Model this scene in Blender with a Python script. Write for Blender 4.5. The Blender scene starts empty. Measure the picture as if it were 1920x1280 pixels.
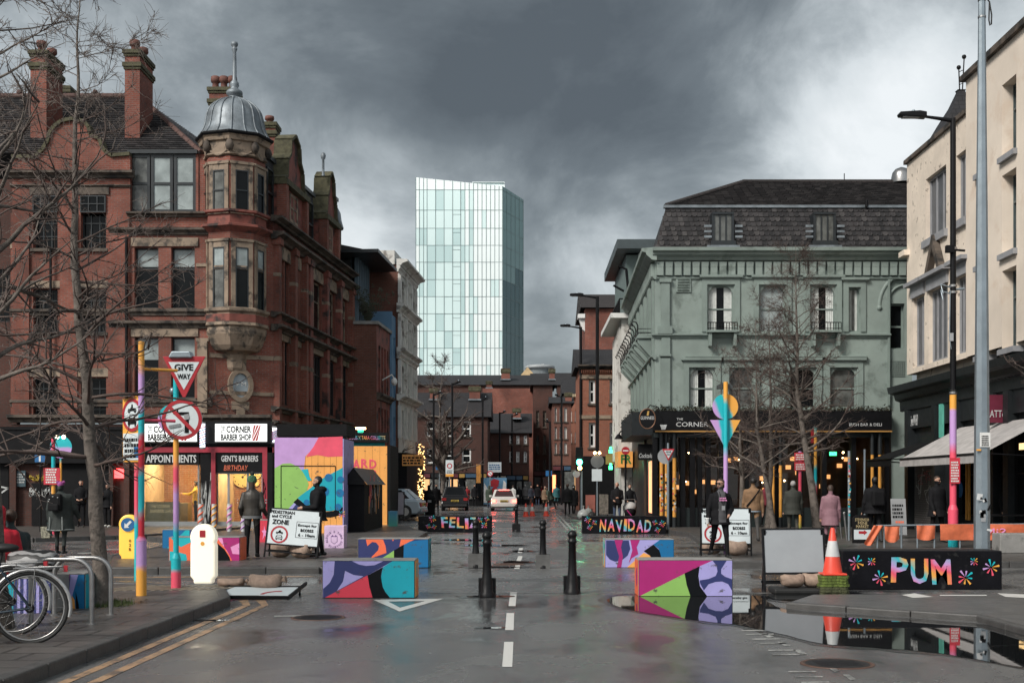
import bpy, math, random
from mathutils import Vector, Matrix
import numpy as np
random.seed(7)
R = math.radians
SC = bpy.context.scene
COL = SC.collection
# ---------------------------------------------------------------- camera (level, shifted lens)
F, H, VX, VY = 2300.0, 1.65, 985.0, 911.0
cam = bpy.data.cameras.new('camera'); cam_o = bpy.data.objects.new('camera', cam); COL.objects.link(cam_o)
cam_o.location = (0, 0, H); cam_o.rotation_euler = (R(90), 0, 0)
cam.sensor_width = 36; cam.sensor_fit = 'HORIZONTAL'; cam.lens = 36 * F / 1920
cam.shift_x = -(VX - 960) / 1920; cam.shift_y = (VY - 640) / 1920
cam.clip_start = 0.1; cam.clip_end = 4000
SC.camera = cam_o
SC.view_settings.view_transform = 'Standard'; SC.view_settings.look = 'None'
SC.view_settings.gamma = 1; SC.view_settings.use_curve_mapping = False
SC.view_settings.exposure = 1.35
SUN_EL, SUN_AZ = 40, 224          # degrees; azimuth measured from +Y clockwise: behind the camera, to its left
cy = SC.cycles; cy.max_bounces = 6; cy.diffuse_bounces = 3; cy.glossy_bounces = 3; cy.transmission_bounces = 3; cy.transparent_max_bounces = 8; cy.use_adaptive_sampling = True; cy.adaptive_threshold = .02; cy.caustics_reflective = False; cy.caustics_refractive = False
# ---------------------------------------------------------------- world: overcast sky
W = bpy.data.worlds.new('World'); SC.world = W; W.use_nodes = True
W.cycles.sampling_method = 'MANUAL'; W.cycles.sample_map_resolution = 256
class NT:
    def __init__(s, t): s.t = t; s.n = t.nodes; s.l = t.links
    def add(s, ty, ins=None, **kw):
        n = s.n.new(ty)
        for k, v in kw.items(): setattr(n, k, v)
        for k, v in (ins or {}).items(): s.put(n.inputs[k], v)
        return n
    def put(s, sock, v):
        if isinstance(v, bpy.types.NodeSocket): s.l.new(v, sock)
        else:
            try: sock.default_value = v
            except Exception: sock.default_value = tuple(v) + (1,)
    def math(s, op, a, b=0.0, c=0.0, clamp=False):
        n = s.add('ShaderNodeMath', operation=op, use_clamp=clamp)
        s.put(n.inputs[0], a); s.put(n.inputs[1], b); s.put(n.inputs[2], c); return n.outputs[0]
    def vmath(s, op, a, b=(0, 0, 0)):
        n = s.add('ShaderNodeVectorMath', operation=op); s.put(n.inputs[0], a); s.put(n.inputs[1], b); return n
    def noise(s, vec, scale, detail=4, rough=.55, dist=0.0):
        n = s.add('ShaderNodeTexNoise', {'Scale': scale, 'Detail': detail, 'Roughness': rough, 'Distortion': dist})
        if vec is not None: s.put(n.inputs['Vector'], vec)
        return n.outputs[0]
    def ramp(s, fac, stops, interp='LINEAR'):
        n = s.add('ShaderNodeValToRGB'); n.color_ramp.interpolation = interp
        e = n.color_ramp.elements
        while len(e) < len(stops): e.new(.5)
        for k, (p, c) in enumerate(stops):
            e[k].position = p
            e[k].color = (c, c, c, 1) if isinstance(c, (int, float)) else tuple(c) + (1,)
        s.put(n.inputs[0], fac); return n.outputs[0]
    def mix(s, fac, a, b, mode='MIX'):
        n = s.add('ShaderNodeMix', data_type='RGBA', blend_type=mode)
        s.put(n.inputs[0], fac); s.put(n.inputs[6], a); s.put(n.inputs[7], b); return n.outputs[2]
w = NT(W.node_tree); w.n.clear()
geo = w.add('ShaderNodeTexCoord').outputs['Generated']
sky = w.add('ShaderNodeTexSky'); sky.sky_type = 'NISHITA'; sky.sun_disc = False
sky.sun_elevation = R(SUN_EL); sky.sun_rotation = R(SUN_AZ); sky.air_density = 1.0; sky.dust_density = 3.0
sep = w.add('ShaderNodeSeparateXYZ', {0: geo})
cl = w.add('ShaderNodeCombineXYZ', {0: sep.outputs[0], 1: sep.outputs[1], 2: w.math('MULTIPLY', sep.outputs[2], 1.35)})
n1 = w.noise(cl.outputs[0], 3.3, 6, .5, .15)
n2 = w.noise(w.vmath('ADD', cl.outputs[0], (7.3, 2.1, 0)).outputs[0], 6.5, 7, .62, .35)
den = w.math('ADD', w.math('MULTIPLY', n1, .72), w.math('MULTIPLY', n2, .42))
def lobe(px, py, sharp, amp):     # a thinner or thicker stretch of the cloud deck in a given direction
    d = Vector(((px - VX) / F, 1, (VY - py) / F)).normalized()
    dt = w.vmath('DOT_PRODUCT', geo, d).outputs['Value']
    return w.math('MULTIPLY', w.math('EXPONENT', w.math('MULTIPLY', w.math('SUBTRACT', dt, 1.0), sharp)), amp)
for a in ((1850, 230, 38, -.15), (1560, 300, 130, -.06), (760, 190, 70, .06), (1060, 300, 160, .07), (1300, 40, 120, .075), (690, 480, 300, -.15), (1120, 510, 200, -.10), (150, 150, 90, -.01), (1040, 640, 260, -.05), (620, 70, 150, .0)):
    den = w.math('ADD', den, lobe(*a))
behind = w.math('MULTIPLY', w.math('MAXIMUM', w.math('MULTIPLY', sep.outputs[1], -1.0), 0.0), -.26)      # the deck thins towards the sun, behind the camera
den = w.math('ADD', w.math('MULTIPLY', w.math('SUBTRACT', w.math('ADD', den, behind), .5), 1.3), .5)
bright = w.ramp(den, [(.20, (.43, .447, .453)), (.34, (.335, .358, .367)), (.46, (.20, .22, .229)), (.56, (.115, .13, .137)), (.66, (.072, .083, .089)), (.82, (.044, .051, .055))])
skyc = w.mix(.06, bright, w.vmath('SCALE', sky.outputs[0]).outputs[0])
sc_ = skyc.node.inputs[7].links[0].from_node; sc_.inputs['Scale'].default_value = .1
bg = w.add('ShaderNodeBackground', {'Color': skyc, 'Strength': .82})
w.l.new(bg.outputs[0], w.add('ShaderNodeOutputWorld').inputs[0])
# ---------------------------------------------------------------- sun through cloud
sl = bpy.data.lights.new('sun', 'SUN'); sl.energy = 1.5; sl.angle = R(18); sl.color = (1, .95, .88)
so = bpy.data.objects.new('sun', sl); COL.objects.link(so)
az = R(SUN_AZ); el = R(SUN_EL)
so.rotation_euler = Vector((math.sin(az) * math.cos(el), math.cos(az) * math.cos(el), math.sin(el))).to_track_quat('Z', 'Y').to_euler()
so.location = (-20, -30, 40)

# ---------------------------------------------------------------- helpers
def XX(px, Y): return (px - VX) * Y / F
def ZZ(py, Y): return H - (py - VY) * Y / F
def P(px, py, Y): return Vector((XX(px, Y), Y, ZZ(py, Y)))
def G(px, py):
    Y = F * H / (py - VY); return Vector((XX(px, Y), Y, 0))
def srgb(r, g, b):
    f = lambda c: ((c / 255 + .055) / 1.055) ** 2.4 if c > 10 else c / 255 / 12.92
    return (f(r), f(g), f(b))
class MB:
    """collects shapes; build() links them as one mesh object"""
    def __init__(s, T=None): s.v = []; s.f = []; s.m = []; s.s = []; s.T = T; s.k = 0
    def add(s, vs, fs, smooth=False):
        b = len(s.v); T = s.T
        s.v += [tuple(T @ Vector(p)) if T else tuple(p) for p in vs]
        for f in fs: s.f.append(tuple(b + i for i in f)); s.m.append(s.k); s.s.append(smooth)
        return s
    def mat(s, k): s.k = k; return s
    def box(s, x0, x1, y0, y1, z0, z1):
        return s.add([(x0, y0, z0), (x1, y0, z0), (x1, y1, z0), (x0, y1, z0), (x0, y0, z1), (x1, y0, z1), (x1, y1, z1), (x0, y1, z1)],
                     [(3, 2, 1, 0), (4, 5, 6, 7), (0, 1, 5, 4), (1, 2, 6, 5), (2, 3, 7, 6), (3, 0, 4, 7)])
    def cbox(s, c, d, rz=0, rx=0, ry=0):
        M_ = Matrix.Translation(c) @ Matrix.Rotation(rz, 4, 'Z') @ Matrix.Rotation(ry, 4, 'Y') @ Matrix.Rotation(rx, 4, 'X')
        T = s.T; s.T = T @ M_ if T else M_
        s.box(-d[0] / 2, d[0] / 2, -d[1] / 2, d[1] / 2, -d[2] / 2, d[2] / 2); s.T = T; return s
    def cyl(s, p0, p1, r0, r1=None, n=10, caps=True, smooth=True):
        p0 = Vector(p0); p1 = Vector(p1); r1 = r0 if r1 is None else r1
        d = (p1 - p0).normalized(); a = d.orthogonal().normalized() if abs(d.z) < .999 else Vector((1, 0, 0)); b = d.cross(a)
        vs = [p + (a * math.cos(t) + b * math.sin(t)) * r for p, r in ((p0, r0), (p1, r1)) for t in (2 * math.pi * i / n for i in range(n))]
        s.add(vs, [(i, (i + 1) % n, n + (i + 1) % n, n + i) for i in range(n)], smooth)
        if caps: s.add(vs[:n], [tuple(reversed(range(n)))]); s.add(vs[n:], [tuple(range(n))])
        return s
    def tube(s, pts, r, n=7, caps=True):
        pts = [Vector(p) for p in pts]; N = len(pts); rs = r if isinstance(r, (list, tuple)) else [r] * N
        vs = []; a = None
        for i, p in enumerate(pts):
            d = (pts[min(i + 1, N - 1)] - pts[max(i - 1, 0)])
            d = d.normalized() if d.length > 1e-9 else Vector((0, 0, 1))
            a = d.orthogonal().normalized() if a is None else (a - d * a.dot(d)).normalized()
            b = d.cross(a)
            vs += [p + (a * math.cos(t) + b * math.sin(t)) * rs[i] for t in (2 * math.pi * j / n for j in range(n))]
        fs = [(i * n + j, i * n + (j + 1) % n, (i + 1) * n + (j + 1) % n, (i + 1) * n + j) for i in range(N - 1) for j in range(n)]
        s.add(vs, fs, True)
        if caps: s.add(vs[:n], [tuple(reversed(range(n)))]); s.add(vs[-n:], [tuple(range(n))])
        return s
    def lathe(s, prof, c=(0, 0, 0), n=20, smooth=True, ph=0.0, sx=1, sy=1):
        vs = [(c[0] + sx * r * math.cos(ph + 2 * math.pi * j / n), c[1] + sy * r * math.sin(ph + 2 * math.pi * j / n), c[2] + z) for r, z in prof for j in range(n)]
        fs = [(i * n + j, i * n + (j + 1) % n, (i + 1) * n + (j + 1) % n, (i + 1) * n + j) for i in range(len(prof) - 1) for j in range(n)]
        s.add(vs, fs, smooth)
        if prof[0][0] > 1e-4: s.add(vs[:n], [tuple(reversed(range(n)))])
        if prof[-1][0] > 1e-4: s.add(vs[-n:], [tuple(range(n))])
        return s
    def prism(s, poly, y0, y1):      # polygon in x-z, extruded along y
        n = len(poly); ar = sum(poly[i][0] * poly[(i + 1) % n][1] - poly[(i + 1) % n][0] * poly[i][1] for i in range(n))
        if ar < 0: poly = poly[::-1]
        vs = [(x, y0, z) for x, z in poly] + [(x, y1, z) for x, z in poly]
        return s.add(vs, [tuple(range(n)), tuple(range(2 * n - 1, n - 1, -1))] + [(i, n + i, n + (i + 1) % n, (i + 1) % n) for i in range(n)])
    def slab(s, poly, z0, z1):       # polygon in x-y, extruded along z
        n = len(poly); ar = sum(poly[i][0] * poly[(i + 1) % n][1] - poly[(i + 1) % n][0] * poly[i][1] for i in range(n))
        if ar < 0: poly = poly[::-1]
        vs = [(p[0], p[1], z0) for p in poly] + [(p[0], p[1], z1) for p in poly]
        return s.add(vs, [tuple(range(n - 1, -1, -1)), tuple(range(n, 2 * n))] + [(i, (i + 1) % n, n + (i + 1) % n, n + i) for i in range(n)])
    def quad(s, *p): return s.add(p, [tuple(range(len(p)))])
    def ball(s, c, r, n=12, sz=1.0, sx=1, sy=1):
        m = max(4, n // 2)
        return s.lathe([(r * math.sin(math.pi * i / m), -r * sz * math.cos(math.pi * i / m)) for i in range(m + 1)], c, n, True, 0, sx, sy)
    def mesh(s, name, mats):
        me = bpy.data.meshes.new(name); me.from_pydata(s.v, [], s.f)
        for m_ in (mats if isinstance(mats, (list, tuple)) else [mats]): me.materials.append(m_)
        me.polygons.foreach_set('material_index', s.m); me.polygons.foreach_set('use_smooth', s.s)
        n = len(me.loops)
        if n and n < 400000:           # planar UVs in metres
            co = np.array(s.v, dtype=float); li = np.zeros(n, dtype=int); me.loops.foreach_get('vertex_index', li)
            nm = np.zeros(len(me.polygons) * 3); me.polygons.foreach_get('normal', nm); nm = nm.reshape(-1, 3)
            lt = np.zeros(len(me.polygons), dtype=int); me.polygons.foreach_get('loop_total', lt)
            nl = np.repeat(nm, lt, axis=0); pc = co[li]
            flat = np.abs(nl[:, 2]) > .75
            t = np.stack([-nl[:, 1], nl[:, 0]], 1); L = np.linalg.norm(t, axis=1); L[L < 1e-6] = 1; t /= L[:, None]
            nz = np.sqrt(np.clip(1 - nl[:, 2] ** 2, .05, 1))
            uv = np.where(flat[:, None], pc[:, :2], np.stack([(pc[:, :2] * t).sum(1), pc[:, 2] / nz], 1))
            me.uv_layers.new(name='UVMap').data.foreach_set('uv', uv.astype(np.float32).ravel())
        me.update(); return me
    def build(s, name, mats, parent=None, world=False, bevel=0, loc=None):
        o = bpy.data.objects.new(name, s.mesh(name, mats)); COL.objects.link(o)
        if parent:
            o.parent = parent
            if world: o.matrix_parent_inverse = (Matrix.Translation(parent.location) @ parent.rotation_euler.to_matrix().to_4x4()).inverted()
        if loc: o.location = loc
        if bevel:
            b = o.modifiers.new('bevel', 'BEVEL'); b.width = bevel; b.segments = 2; b.limit_method = 'ANGLE'; b.angle_limit = R(40)
        return o
def tag(o, label=None, cat=None, group=None, kind=None):
    if label: o['label'] = label
    if cat: o['category'] = cat
    if group: o['group'] = group
    if kind: o['kind'] = kind
    return o
def thing(name, label, cat, loc=(0, 0, 0), rz=0.0, group=None):
    o = bpy.data.objects.new(name, None); COL.objects.link(o); o.empty_display_size = .2
    o.location = loc; o.rotation_euler = (0, 0, rz); return tag(o, label, cat, group)
def part(mb, name, mats, parent, bevel=0): return mb.build(name, mats, parent, False, bevel)
def wpart(mb, name, mats, parent, bevel=0): return mb.build(name, mats, parent, True, bevel)
def dup(root, loc, rz, label, parent=None):
    r = root.copy(); COL.objects.link(r); r.parent = parent
    if parent is None: r.location = loc; r.rotation_euler = (0, 0, rz)
    if label: r['label'] = label
    for ch in list(root.children): dup(ch, None, 0, None, r)
    return r
class Fr:
    """a wall line: o on the ground, d from its left to its right end as seen from outside; local x along, y inward, z up"""
    def __init__(s, o, d):
        s.o = Vector((o[0], o[1], 0)); s.d = Vector((d[0], d[1], 0)).normalized(); i = Vector((-s.d.y, s.d.x, 0))
        s.M = Matrix(((s.d.x, i.x, 0, s.o.x), (s.d.y, i.y, 0, s.o.y), (0, 0, 1, 0), (0, 0, 0, 1)))
    def u(s, px):
        k = (px - VX) / F; return (k * s.o.y - s.o.x) / (s.d.x - k * s.d.y)
    def Y(s, px): return s.o.y + s.d.y * s.u(px)
    def z(s, px, py): return ZZ(py, s.Y(px))
    def mb(s): return MB(s.M)
def frontal(Y): return Fr((0, Y), (1, 0))
# ---------------------------------------------------------------- materials
_mc = {}
def M(name, col, rough=.6, var=.18, vs=2.5, bump=0.0, bs=40, metal=0.0, spec=.5, emit=0.0, wear=None, coat=0.0):
    if name in _mc: return _mc[name]
    m = bpy.data.materials.new(name); m.use_nodes = True; t = NT(m.node_tree); b = t.n['Principled BSDF']
    tc = t.add('ShaderNodeTexCoord').outputs['Object']
    n = t.noise(tc, vs, 5, .6)
    c = t.mix(t.math('MULTIPLY', t.ramp(n, [(.3, 0.0), (.7, 1.0)]), 1.0), tuple(x * (1 - var) for x in col), tuple(min(1, x * (1 + var)) for x in col))
    if wear:                       # (colour, amount, scale): dirt patches with their own outline
        wn = t.noise(tc, wear[2], 6, .65, .3)
        c = t.mix(t.ramp(wn, [(.62 - wear[1] * .3, 0.0), (.70 - wear[1] * .2, 1.0)]), c, tuple(wear[0]) + (1,))
    t.put(b.inputs['Base Color'], c)
    t.put(b.inputs['Roughness'], t.math('ADD', t.math('MULTIPLY', t.noise(tc, vs * 3, 3), .22), max(0, rough - .11)))
    b.inputs['Metallic'].default_value = metal; b.inputs['Specular IOR Level'].default_value = spec
    b.inputs['Coat Weight'].default_value = coat
    if emit:
        t.put(b.inputs['Emission Color'], tuple(col) + (1,)); b.inputs['Emission Strength'].default_value = emit
    if bump:
        bn = t.add('ShaderNodeBump', {'Strength': bump, 'Distance': .02, 'Height': t.noise(tc, bs, 4)})
        t.l.new(bn.outputs[0], b.inputs['Normal'])
    _mc[name] = m; return m
def MC(r, g, b, rough=.55, **k):      # plain paint by its 8-bit colour
    return M('paint_%d_%d_%d_%d' % (r, g, b, int(rough * 100)), srgb(r, g, b), rough, k.pop('var', .08), **k)
def brickmat(name, c1, c2, mortar, soot=.5, w_=.235, h_=.078, msize=.012, squash=1.0, bump=.35, sootc=(.02, .017, .016), rough=.8):
    m = bpy.data.materials.new(name); m.use_nodes = True; t = NT(m.node_tree); b = t.n['Principled BSDF']
    tcn = t.add('ShaderNodeTexCoord'); uv = tcn.outputs['UV']; ob = tcn.outputs['Object']
    br = t.add('ShaderNodeTexBrick', {'Vector': uv, 'Color1': c1 + (1,), 'Color2': c2 + (1,), 'Mortar': mortar + (1,), 'Scale': 1.0, 'Mortar Size': msize,
                                      'Mortar Smooth': .2, 'Bias': -.2, 'Brick Width': w_, 'Row Height': h_})
    v = t.noise(ob, .55, 6, .62, .3)
    c = t.mix(t.ramp(v, [(.35, 0.0), (.68, soot)]), br.outputs[0], sootc + (1,))
    v2 = t.noise(ob, 4, 6, .8)
    c = t.mix(t.ramp(v2, [(.38, 0.0), (.62, .6)]), c, tuple(x * .55 for x in c1) + (1,))
    t.put(b.inputs['Base Color'], c); b.inputs['Roughness'].default_value = rough
    b.inputs['Specular IOR Level'].default_value = .3
    bn = t.add('ShaderNodeBump', {'Strength': bump, 'Distance': .01, 'Height': t.math('SUBTRACT', t.noise(ob, 25, 3), br.outputs['Fac'])})
    t.l.new(bn.outputs[0], b.inputs['Normal']); return m
BR_RED = brickmat('red_brick', (.335, .092, .058), (.20, .054, .038), (.24, .15, .125), .78, msize=.018)
BR_DARK = brickmat('sooty_brick', (.115, .04, .028), (.068, .028, .021), (.075, .055, .048), .65, msize=.016)
BR_BROWN = brickmat('brown_brick', (.21, .075, .05), (.14, .052, .038), (.17, .12, .10), .4)
BR_ORNG = brickmat('orange_brick', (.36, .12, .07), (.27, .085, .05), (.25, .17, .13), .25)
SLATE = brickmat('roof_slate', (.040, .039, .042), (.026, .026, .029), (.009, .009, .01), .35, .30, .21, .014, bump=.7, rough=.62)
TILE = brickmat('roof_tile', (.055, .046, .045), (.036, .031, .031), (.012, .011, .011), .35, .22, .16, .014, bump=.7, rough=.7)
SHUT = brickmat('painted_brick', (.16, .15, .145), (.12, .115, .11), (.05, .05, .05), .35, .235, .078, .014)
SETT = brickmat('paving_flags', (.125, .115, .108), (.082, .078, .074), (.022, .021, .02), .4, .60, .45, .022, bump=.5, rough=.42)
BRICKIN = brickmat('inner_brick', (.42, .20, .11), (.33, .15, .085), (.4, .3, .22), .1)
STONE = M('sandstone', (.245, .185, .135), .8, .25, 1.6, .35, 30, wear=((.055, .045, .036), .42, 2.2))
STONE_D = M('dirty_sandstone', (.095, .075, .06), .85, .35, 2.0, .4, 25, wear=((.02, .018, .016), .5, 1.5))
TERRA = M('terracotta_band', (.20, .06, .045), .75, .3, 2.2, .3, 30, wear=((.03, .02, .018), .4, 1.4))
MOSS = M('mossy_stone', (.075, .07, .04), .9, .5, 5, .5, 30)
LEAD = M('lead_sheet', (.17, .195, .215), .5, .4, 2.6, .15, 20, metal=.25)
GREEN = M('sage_render', (.215, .262, .24), .62, .16, .9, .18, 35, wear=((.12, .15, .135), .22, 1.1))
GREEN_D = M('sage_render_trim', (.185, .23, .21), .6, .16, 1.4, .15, 40)
CREAM = M('cream_render', (.72, .63, .535), .75, .10, .55, .2, 22, wear=((.66, .55, .45), .22, .9))
CREAM_OLD = M('peeling_render', (.68, .59, .495), .8, .16, 1.2, .35, 14, wear=((.14, .11, .085), .12, 2.4))
GREYFR = M('grey_timber', (.27, .275, .29), .6, .15, 3)
GREYPANEL = M('grey_panel', (.10, .105, .115), .5, .2, 2)
DARKSHOP = M('charcoal_shopfront', (.014, .017, .019), .45, .3, 2, .1, 30, spec=.35)
BLACK = M('black_paint', (.006, .006, .007), .4, .3, 3, spec=.2)
BLACKM = M('black_matt', (.006, .006, .007), .75, .3, 3, spec=.2)
IRON = M('cast_iron_black', (.007, .007, .008), .42, .3, 6, .2, 60, spec=.25)
GALV = M('galvanised_steel', (.30, .35, .385), .42, .14, 3, .05, 20, metal=.75)
STEEL = M('brushed_steel', (.34, .335, .33), .34, .15, 8, metal=.9)
WHITEP = M('white_paint', (.70, .70, .68), .55, .08, 2, wear=((.42, .40, .37), .1, 2))
WHITES = M('white_stucco', (.56, .55, .52), .7, .15, 1.0, .2, 30, wear=((.22, .2, .18), .25, 1.3))
BLUEW = M('blue_render', (.10, .205, .33), .65, .12, 1)
GLASSD = M('dark_window_glass', (.005, .006, .007), .06, .3, 1.5, spec=.16)
GLASSB = M('pale_blind', (.27, .31, .31), .25, .3, 1.8, spec=.4)
GLASSG = M('grey_curtained_glass', (.10, .105, .10), .18, .6, 2.2, spec=.4)
CURT = M('white_curtain', (.52, .54, .52), .8, .15, 9)
DKFRAME = M('dark_window_frame', (.012, .016, .019), .4, .2, 4)
WFRAME = M('white_window_frame', (.66, .67, .66), .45, .08, 4)
CONC = M('concrete', (.24, .235, .225), .8, .2, 3, .3, 30, wear=((.10, .1, .095), .3, 2))
RUBBER = M('rubber', (.012, .012, .012), .65, .3, 8)
BARK = M('bark', (.125, .105, .09), .85, .4, 9, .8, 30, wear=((.045, .038, .032), .25, 7))
TWIG = M('twig_bark', (.075, .052, .044), .75, .4, 6)
TWIG_RIM = M('rim_light_twig_bark', (.165, .135, .118), .7, .35, 6)  # twig bark made paler: the bright light rim on thin twigs is painted in
SAND = M('sandbag_cloth', (.30, .215, .165), .85, .25, 14, .5, 60)
ORANGE = M('orange_banner', (.62, .15, .065), .7, .2, 6, .2, 25)
CONEO = M('cone_orange', (.72, .065, .035), .45, .1, 4)
REFL = M('reflective_white', (.56, .57, .57), .45, .12, 4)
GRASS = M('moss_green_mat', (.095, .13, .025), .9, .5, 14, .7, 60)
SIGNW = M('sign_white', (.60, .66, .68), .45, .06, 2)
SIGNR = M('sign_red', (.38, .018, .028), .45, .12, 3)
SIGNB = M('sign_blue', (.02, .12, .30), .4, .1, 3)
SIGNK = M('sign_black', (.006, .006, .007), .5, .2, 3, spec=.15)
SIGNG = M('sign_back_grey', (.30, .31, .32), .5, .1, 3)
YEL = M('amber_paint', srgb(232, 165, 70), .5, .1, 3); YELC = M('orange_column', (.60, .28, .05), .55, .2, 3)
PINK = M('rose_paint', srgb(226, 82, 106), .5, .1, 3); TEAL = M('teal_paint', srgb(24, 176, 186), .5, .1, 3); LILAC = M('lilac_paint', srgb(190, 150, 205), .5, .1, 3)
PW = ((.06, .055, .05), .05, 6)
NAVY = M('navy_paint', srgb(44, 52, 104), .5, .1, 2, wear=PW); LAV = M('lavender_paint', srgb(164, 158, 214), .5, .08, 2, wear=PW); MAG = M('magenta_paint', srgb(168, 32, 112), .5, .1, 2, wear=PW)
LIME = M('lime_paint', srgb(140, 186, 96), .5, .08, 2, wear=PW); REDP = M('coral_red_paint', srgb(212, 60, 80), .5, .08, 2, wear=PW); CYAN = M('cyan_paint', srgb(4, 160, 178), .5, .08, 2, wear=PW)
BLUEP = M('ocean_blue_paint', srgb(4, 104, 156), .5, .08, 2, wear=PW); TANG = M('tangerine_paint', srgb(238, 110, 72), .5, .08, 2, wear=PW); PEACH = M('peach_paint', srgb(240, 168, 88), .5, .08, 2, wear=PW)
BLKP = M('mural_black', (.006, .007, .009), .5, .2, 2, spec=.12); PINKL = M('pale_pink_paint', srgb(232, 150, 200), .5, .08, 2, wear=PW)
def glow(name, col, s): return M(name, col, .4, .02, 2, emit=s)
GLOWW = glow('bollard_glow', (1.0, .92, .74), .16); GLOWY = glow('amber_bollard_glow', (1.0, .55, .08), .15)
GLOWLAMP = glow('warm_lamp', (1.0, .62, .28), 9); GLOWSIGN = glow('lit_sign_panel', (.80, .82, .80), .4); GLOWG = glow('green_signal', (.05, 1.0, .55), 9)
GLOWR = glow('tail_light', (1.0, .07, .05), 5); GLOWA = glow('amber_signal', (1.0, .6, .2), 4); GLOWRED = glow('red_neon', (1.0, .05, .05), 2.5); GLOWX = glow('exit_green', (.05, .9, .25), 2.0)
GLOWWARM = glow('warm_string_lights', (1.0, .55, .2), 1.6)
def glassmat():
    m = bpy.data.materials.new('shop_glass'); m.use_nodes = True; t = NT(m.node_tree); t.n.clear()
    f = t.add('ShaderNodeFresnel', {'IOR': 1.5}).outputs[0]
    mx = t.add('ShaderNodeMixShader'); t.put(mx.inputs[0], f)
    t.l.new(t.add('ShaderNodeBsdfTransparent', {'Color': (.93, .95, .94, 1)}).outputs[0], mx.inputs[1])
    t.l.new(t.add('ShaderNodeBsdfGlossy', {'Roughness': .02}).outputs[0], mx.inputs[2])
    t.l.new(mx.outputs[0], t.add('ShaderNodeOutputMaterial').inputs[0]); return m
GLASS = glassmat()
def gradmat(name, stops, axis=2, z0=0.0, z1=1.0, wob=.12, sc=3.0):   # sprayed colour bands up a post
    m = bpy.data.materials.new(name); m.use_nodes = True; t = NT(m.node_tree); b = t.n['Principled BSDF']
    tc = t.add('ShaderNodeTexCoord').outputs['Object']; sp = t.add('ShaderNodeSeparateXYZ', {0: tc}).outputs[axis]
    f = t.math('DIVIDE', t.math('SUBTRACT', sp, z0), z1 - z0)
    f = t.math('ADD', f, t.math('MULTIPLY', t.math('SUBTRACT', t.noise(tc, sc, 3), .5), wob))
    t.put(b.inputs['Base Color'], t.ramp(f, stops)); b.inputs['Roughness'].default_value = .5; return m
cY, cP, cT, cL, cR = srgb(232, 165, 70), srgb(226, 82, 106), srgb(24, 176, 186), srgb(190, 150, 205), srgb(200, 40, 60)
def roadmat():
    m = bpy.data.materials.new('wet_asphalt'); m.use_nodes = True; t = NT(m.node_tree); b = t.n['Principled BSDF']
    tc = t.add('ShaderNodeTexCoord').outputs['Object']
    big = t.noise(tc, .33, 5, .55, .4); st = t.vmath('MULTIPLY', tc, (1, .45, 1)).outputs[0]; mid = t.noise(st, 1.3, 5, .6, .6); fine = t.noise(tc, 60, 4, .75); sp = t.noise(tc, 120, 3, .7)
    c = t.mix(t.ramp(mid, [(.3, 0.0), (.72, 1.0)]), (.060, .061, .064, 1), (.118, .116, .114, 1))
    c = t.mix(t.ramp(sp, [(.48, 0.0), (.66, .9)]), c, (.27, .27, .265, 1))
    wet = t.math('ADD', t.math('MULTIPLY', big, .6), t.math('MULTIPLY', mid, .4))
    c = t.mix(t.ramp(wet, [(.40, 1.0), (.50, 0.0)]), c, t.mix(1.0, c, (.55, .55, .57, 1), 'MULTIPLY'))
    t.put(b.inputs['Base Color'], c)
    t.put(b.inputs['Roughness'], t.ramp(wet, [(.38, .07), (.46, .17), (.56, .30), (.70, .40)]))
    b.inputs['Specular IOR Level'].default_value = .5
    bn = t.add('ShaderNodeBump', {'Strength': t.ramp(wet, [(.40, .08), (.52, .9)]), 'Distance': .006, 'Height': t.math('ADD', fine, t.math('MULTIPLY', sp, .4))})
    t.l.new(bn.outputs[0], b.inputs['Normal']); return m
ROAD = roadmat()
def watermat():
    m = bpy.data.materials.new('puddle_water'); m.use_nodes = True; t = NT(m.node_tree); b = t.n['Principled BSDF']
    tc = t.add('ShaderNodeTexCoord').outputs['Object']
    b.inputs['Base Color'].default_value = (.012, .013, .014, 1); b.inputs['Roughness'].default_value = .015; b.inputs['IOR'].default_value = 1.6
    bn = t.add('ShaderNodeBump', {'Strength': .03, 'Distance': .002, 'Height': t.noise(tc, 9, 2)}); t.l.new(bn.outputs[0], b.inputs['Normal']); return m
WATER = watermat()
def linemat(name, col, keep):       # worn road paint: asphalt shows through
    m = bpy.data.materials.new(name); m.use_nodes = True; t = NT(m.node_tree); b = t.n['Principled BSDF']
    tc = t.add('ShaderNodeTexCoord').outputs['Object']
    n = t.math('ADD', t.math('MULTIPLY', t.noise(tc, 3, 5, .7), .6), t.math('MULTIPLY', t.noise(tc, 40, 3, .7), .4))
    t.put(b.inputs['Base Color'], t.mix(t.ramp(n, [(keep, 0.0), (keep + .09, 1.0)]), tuple(col) + (1,), (.06, .06, .06, 1)))
    t.put(b.inputs['Roughness'], .4); return m
LINEW = linemat('worn_white_line', (.60, .59, .56), .60); LINEY = linemat('worn_yellow_line', (.40, .255, .15), .485); LINEF = linemat('faded_white_line', (.40, .40, .38), .47)
KERB = M('granite_kerb', (.06, .058, .056), .5, .3, 5, .3, 40)

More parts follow.
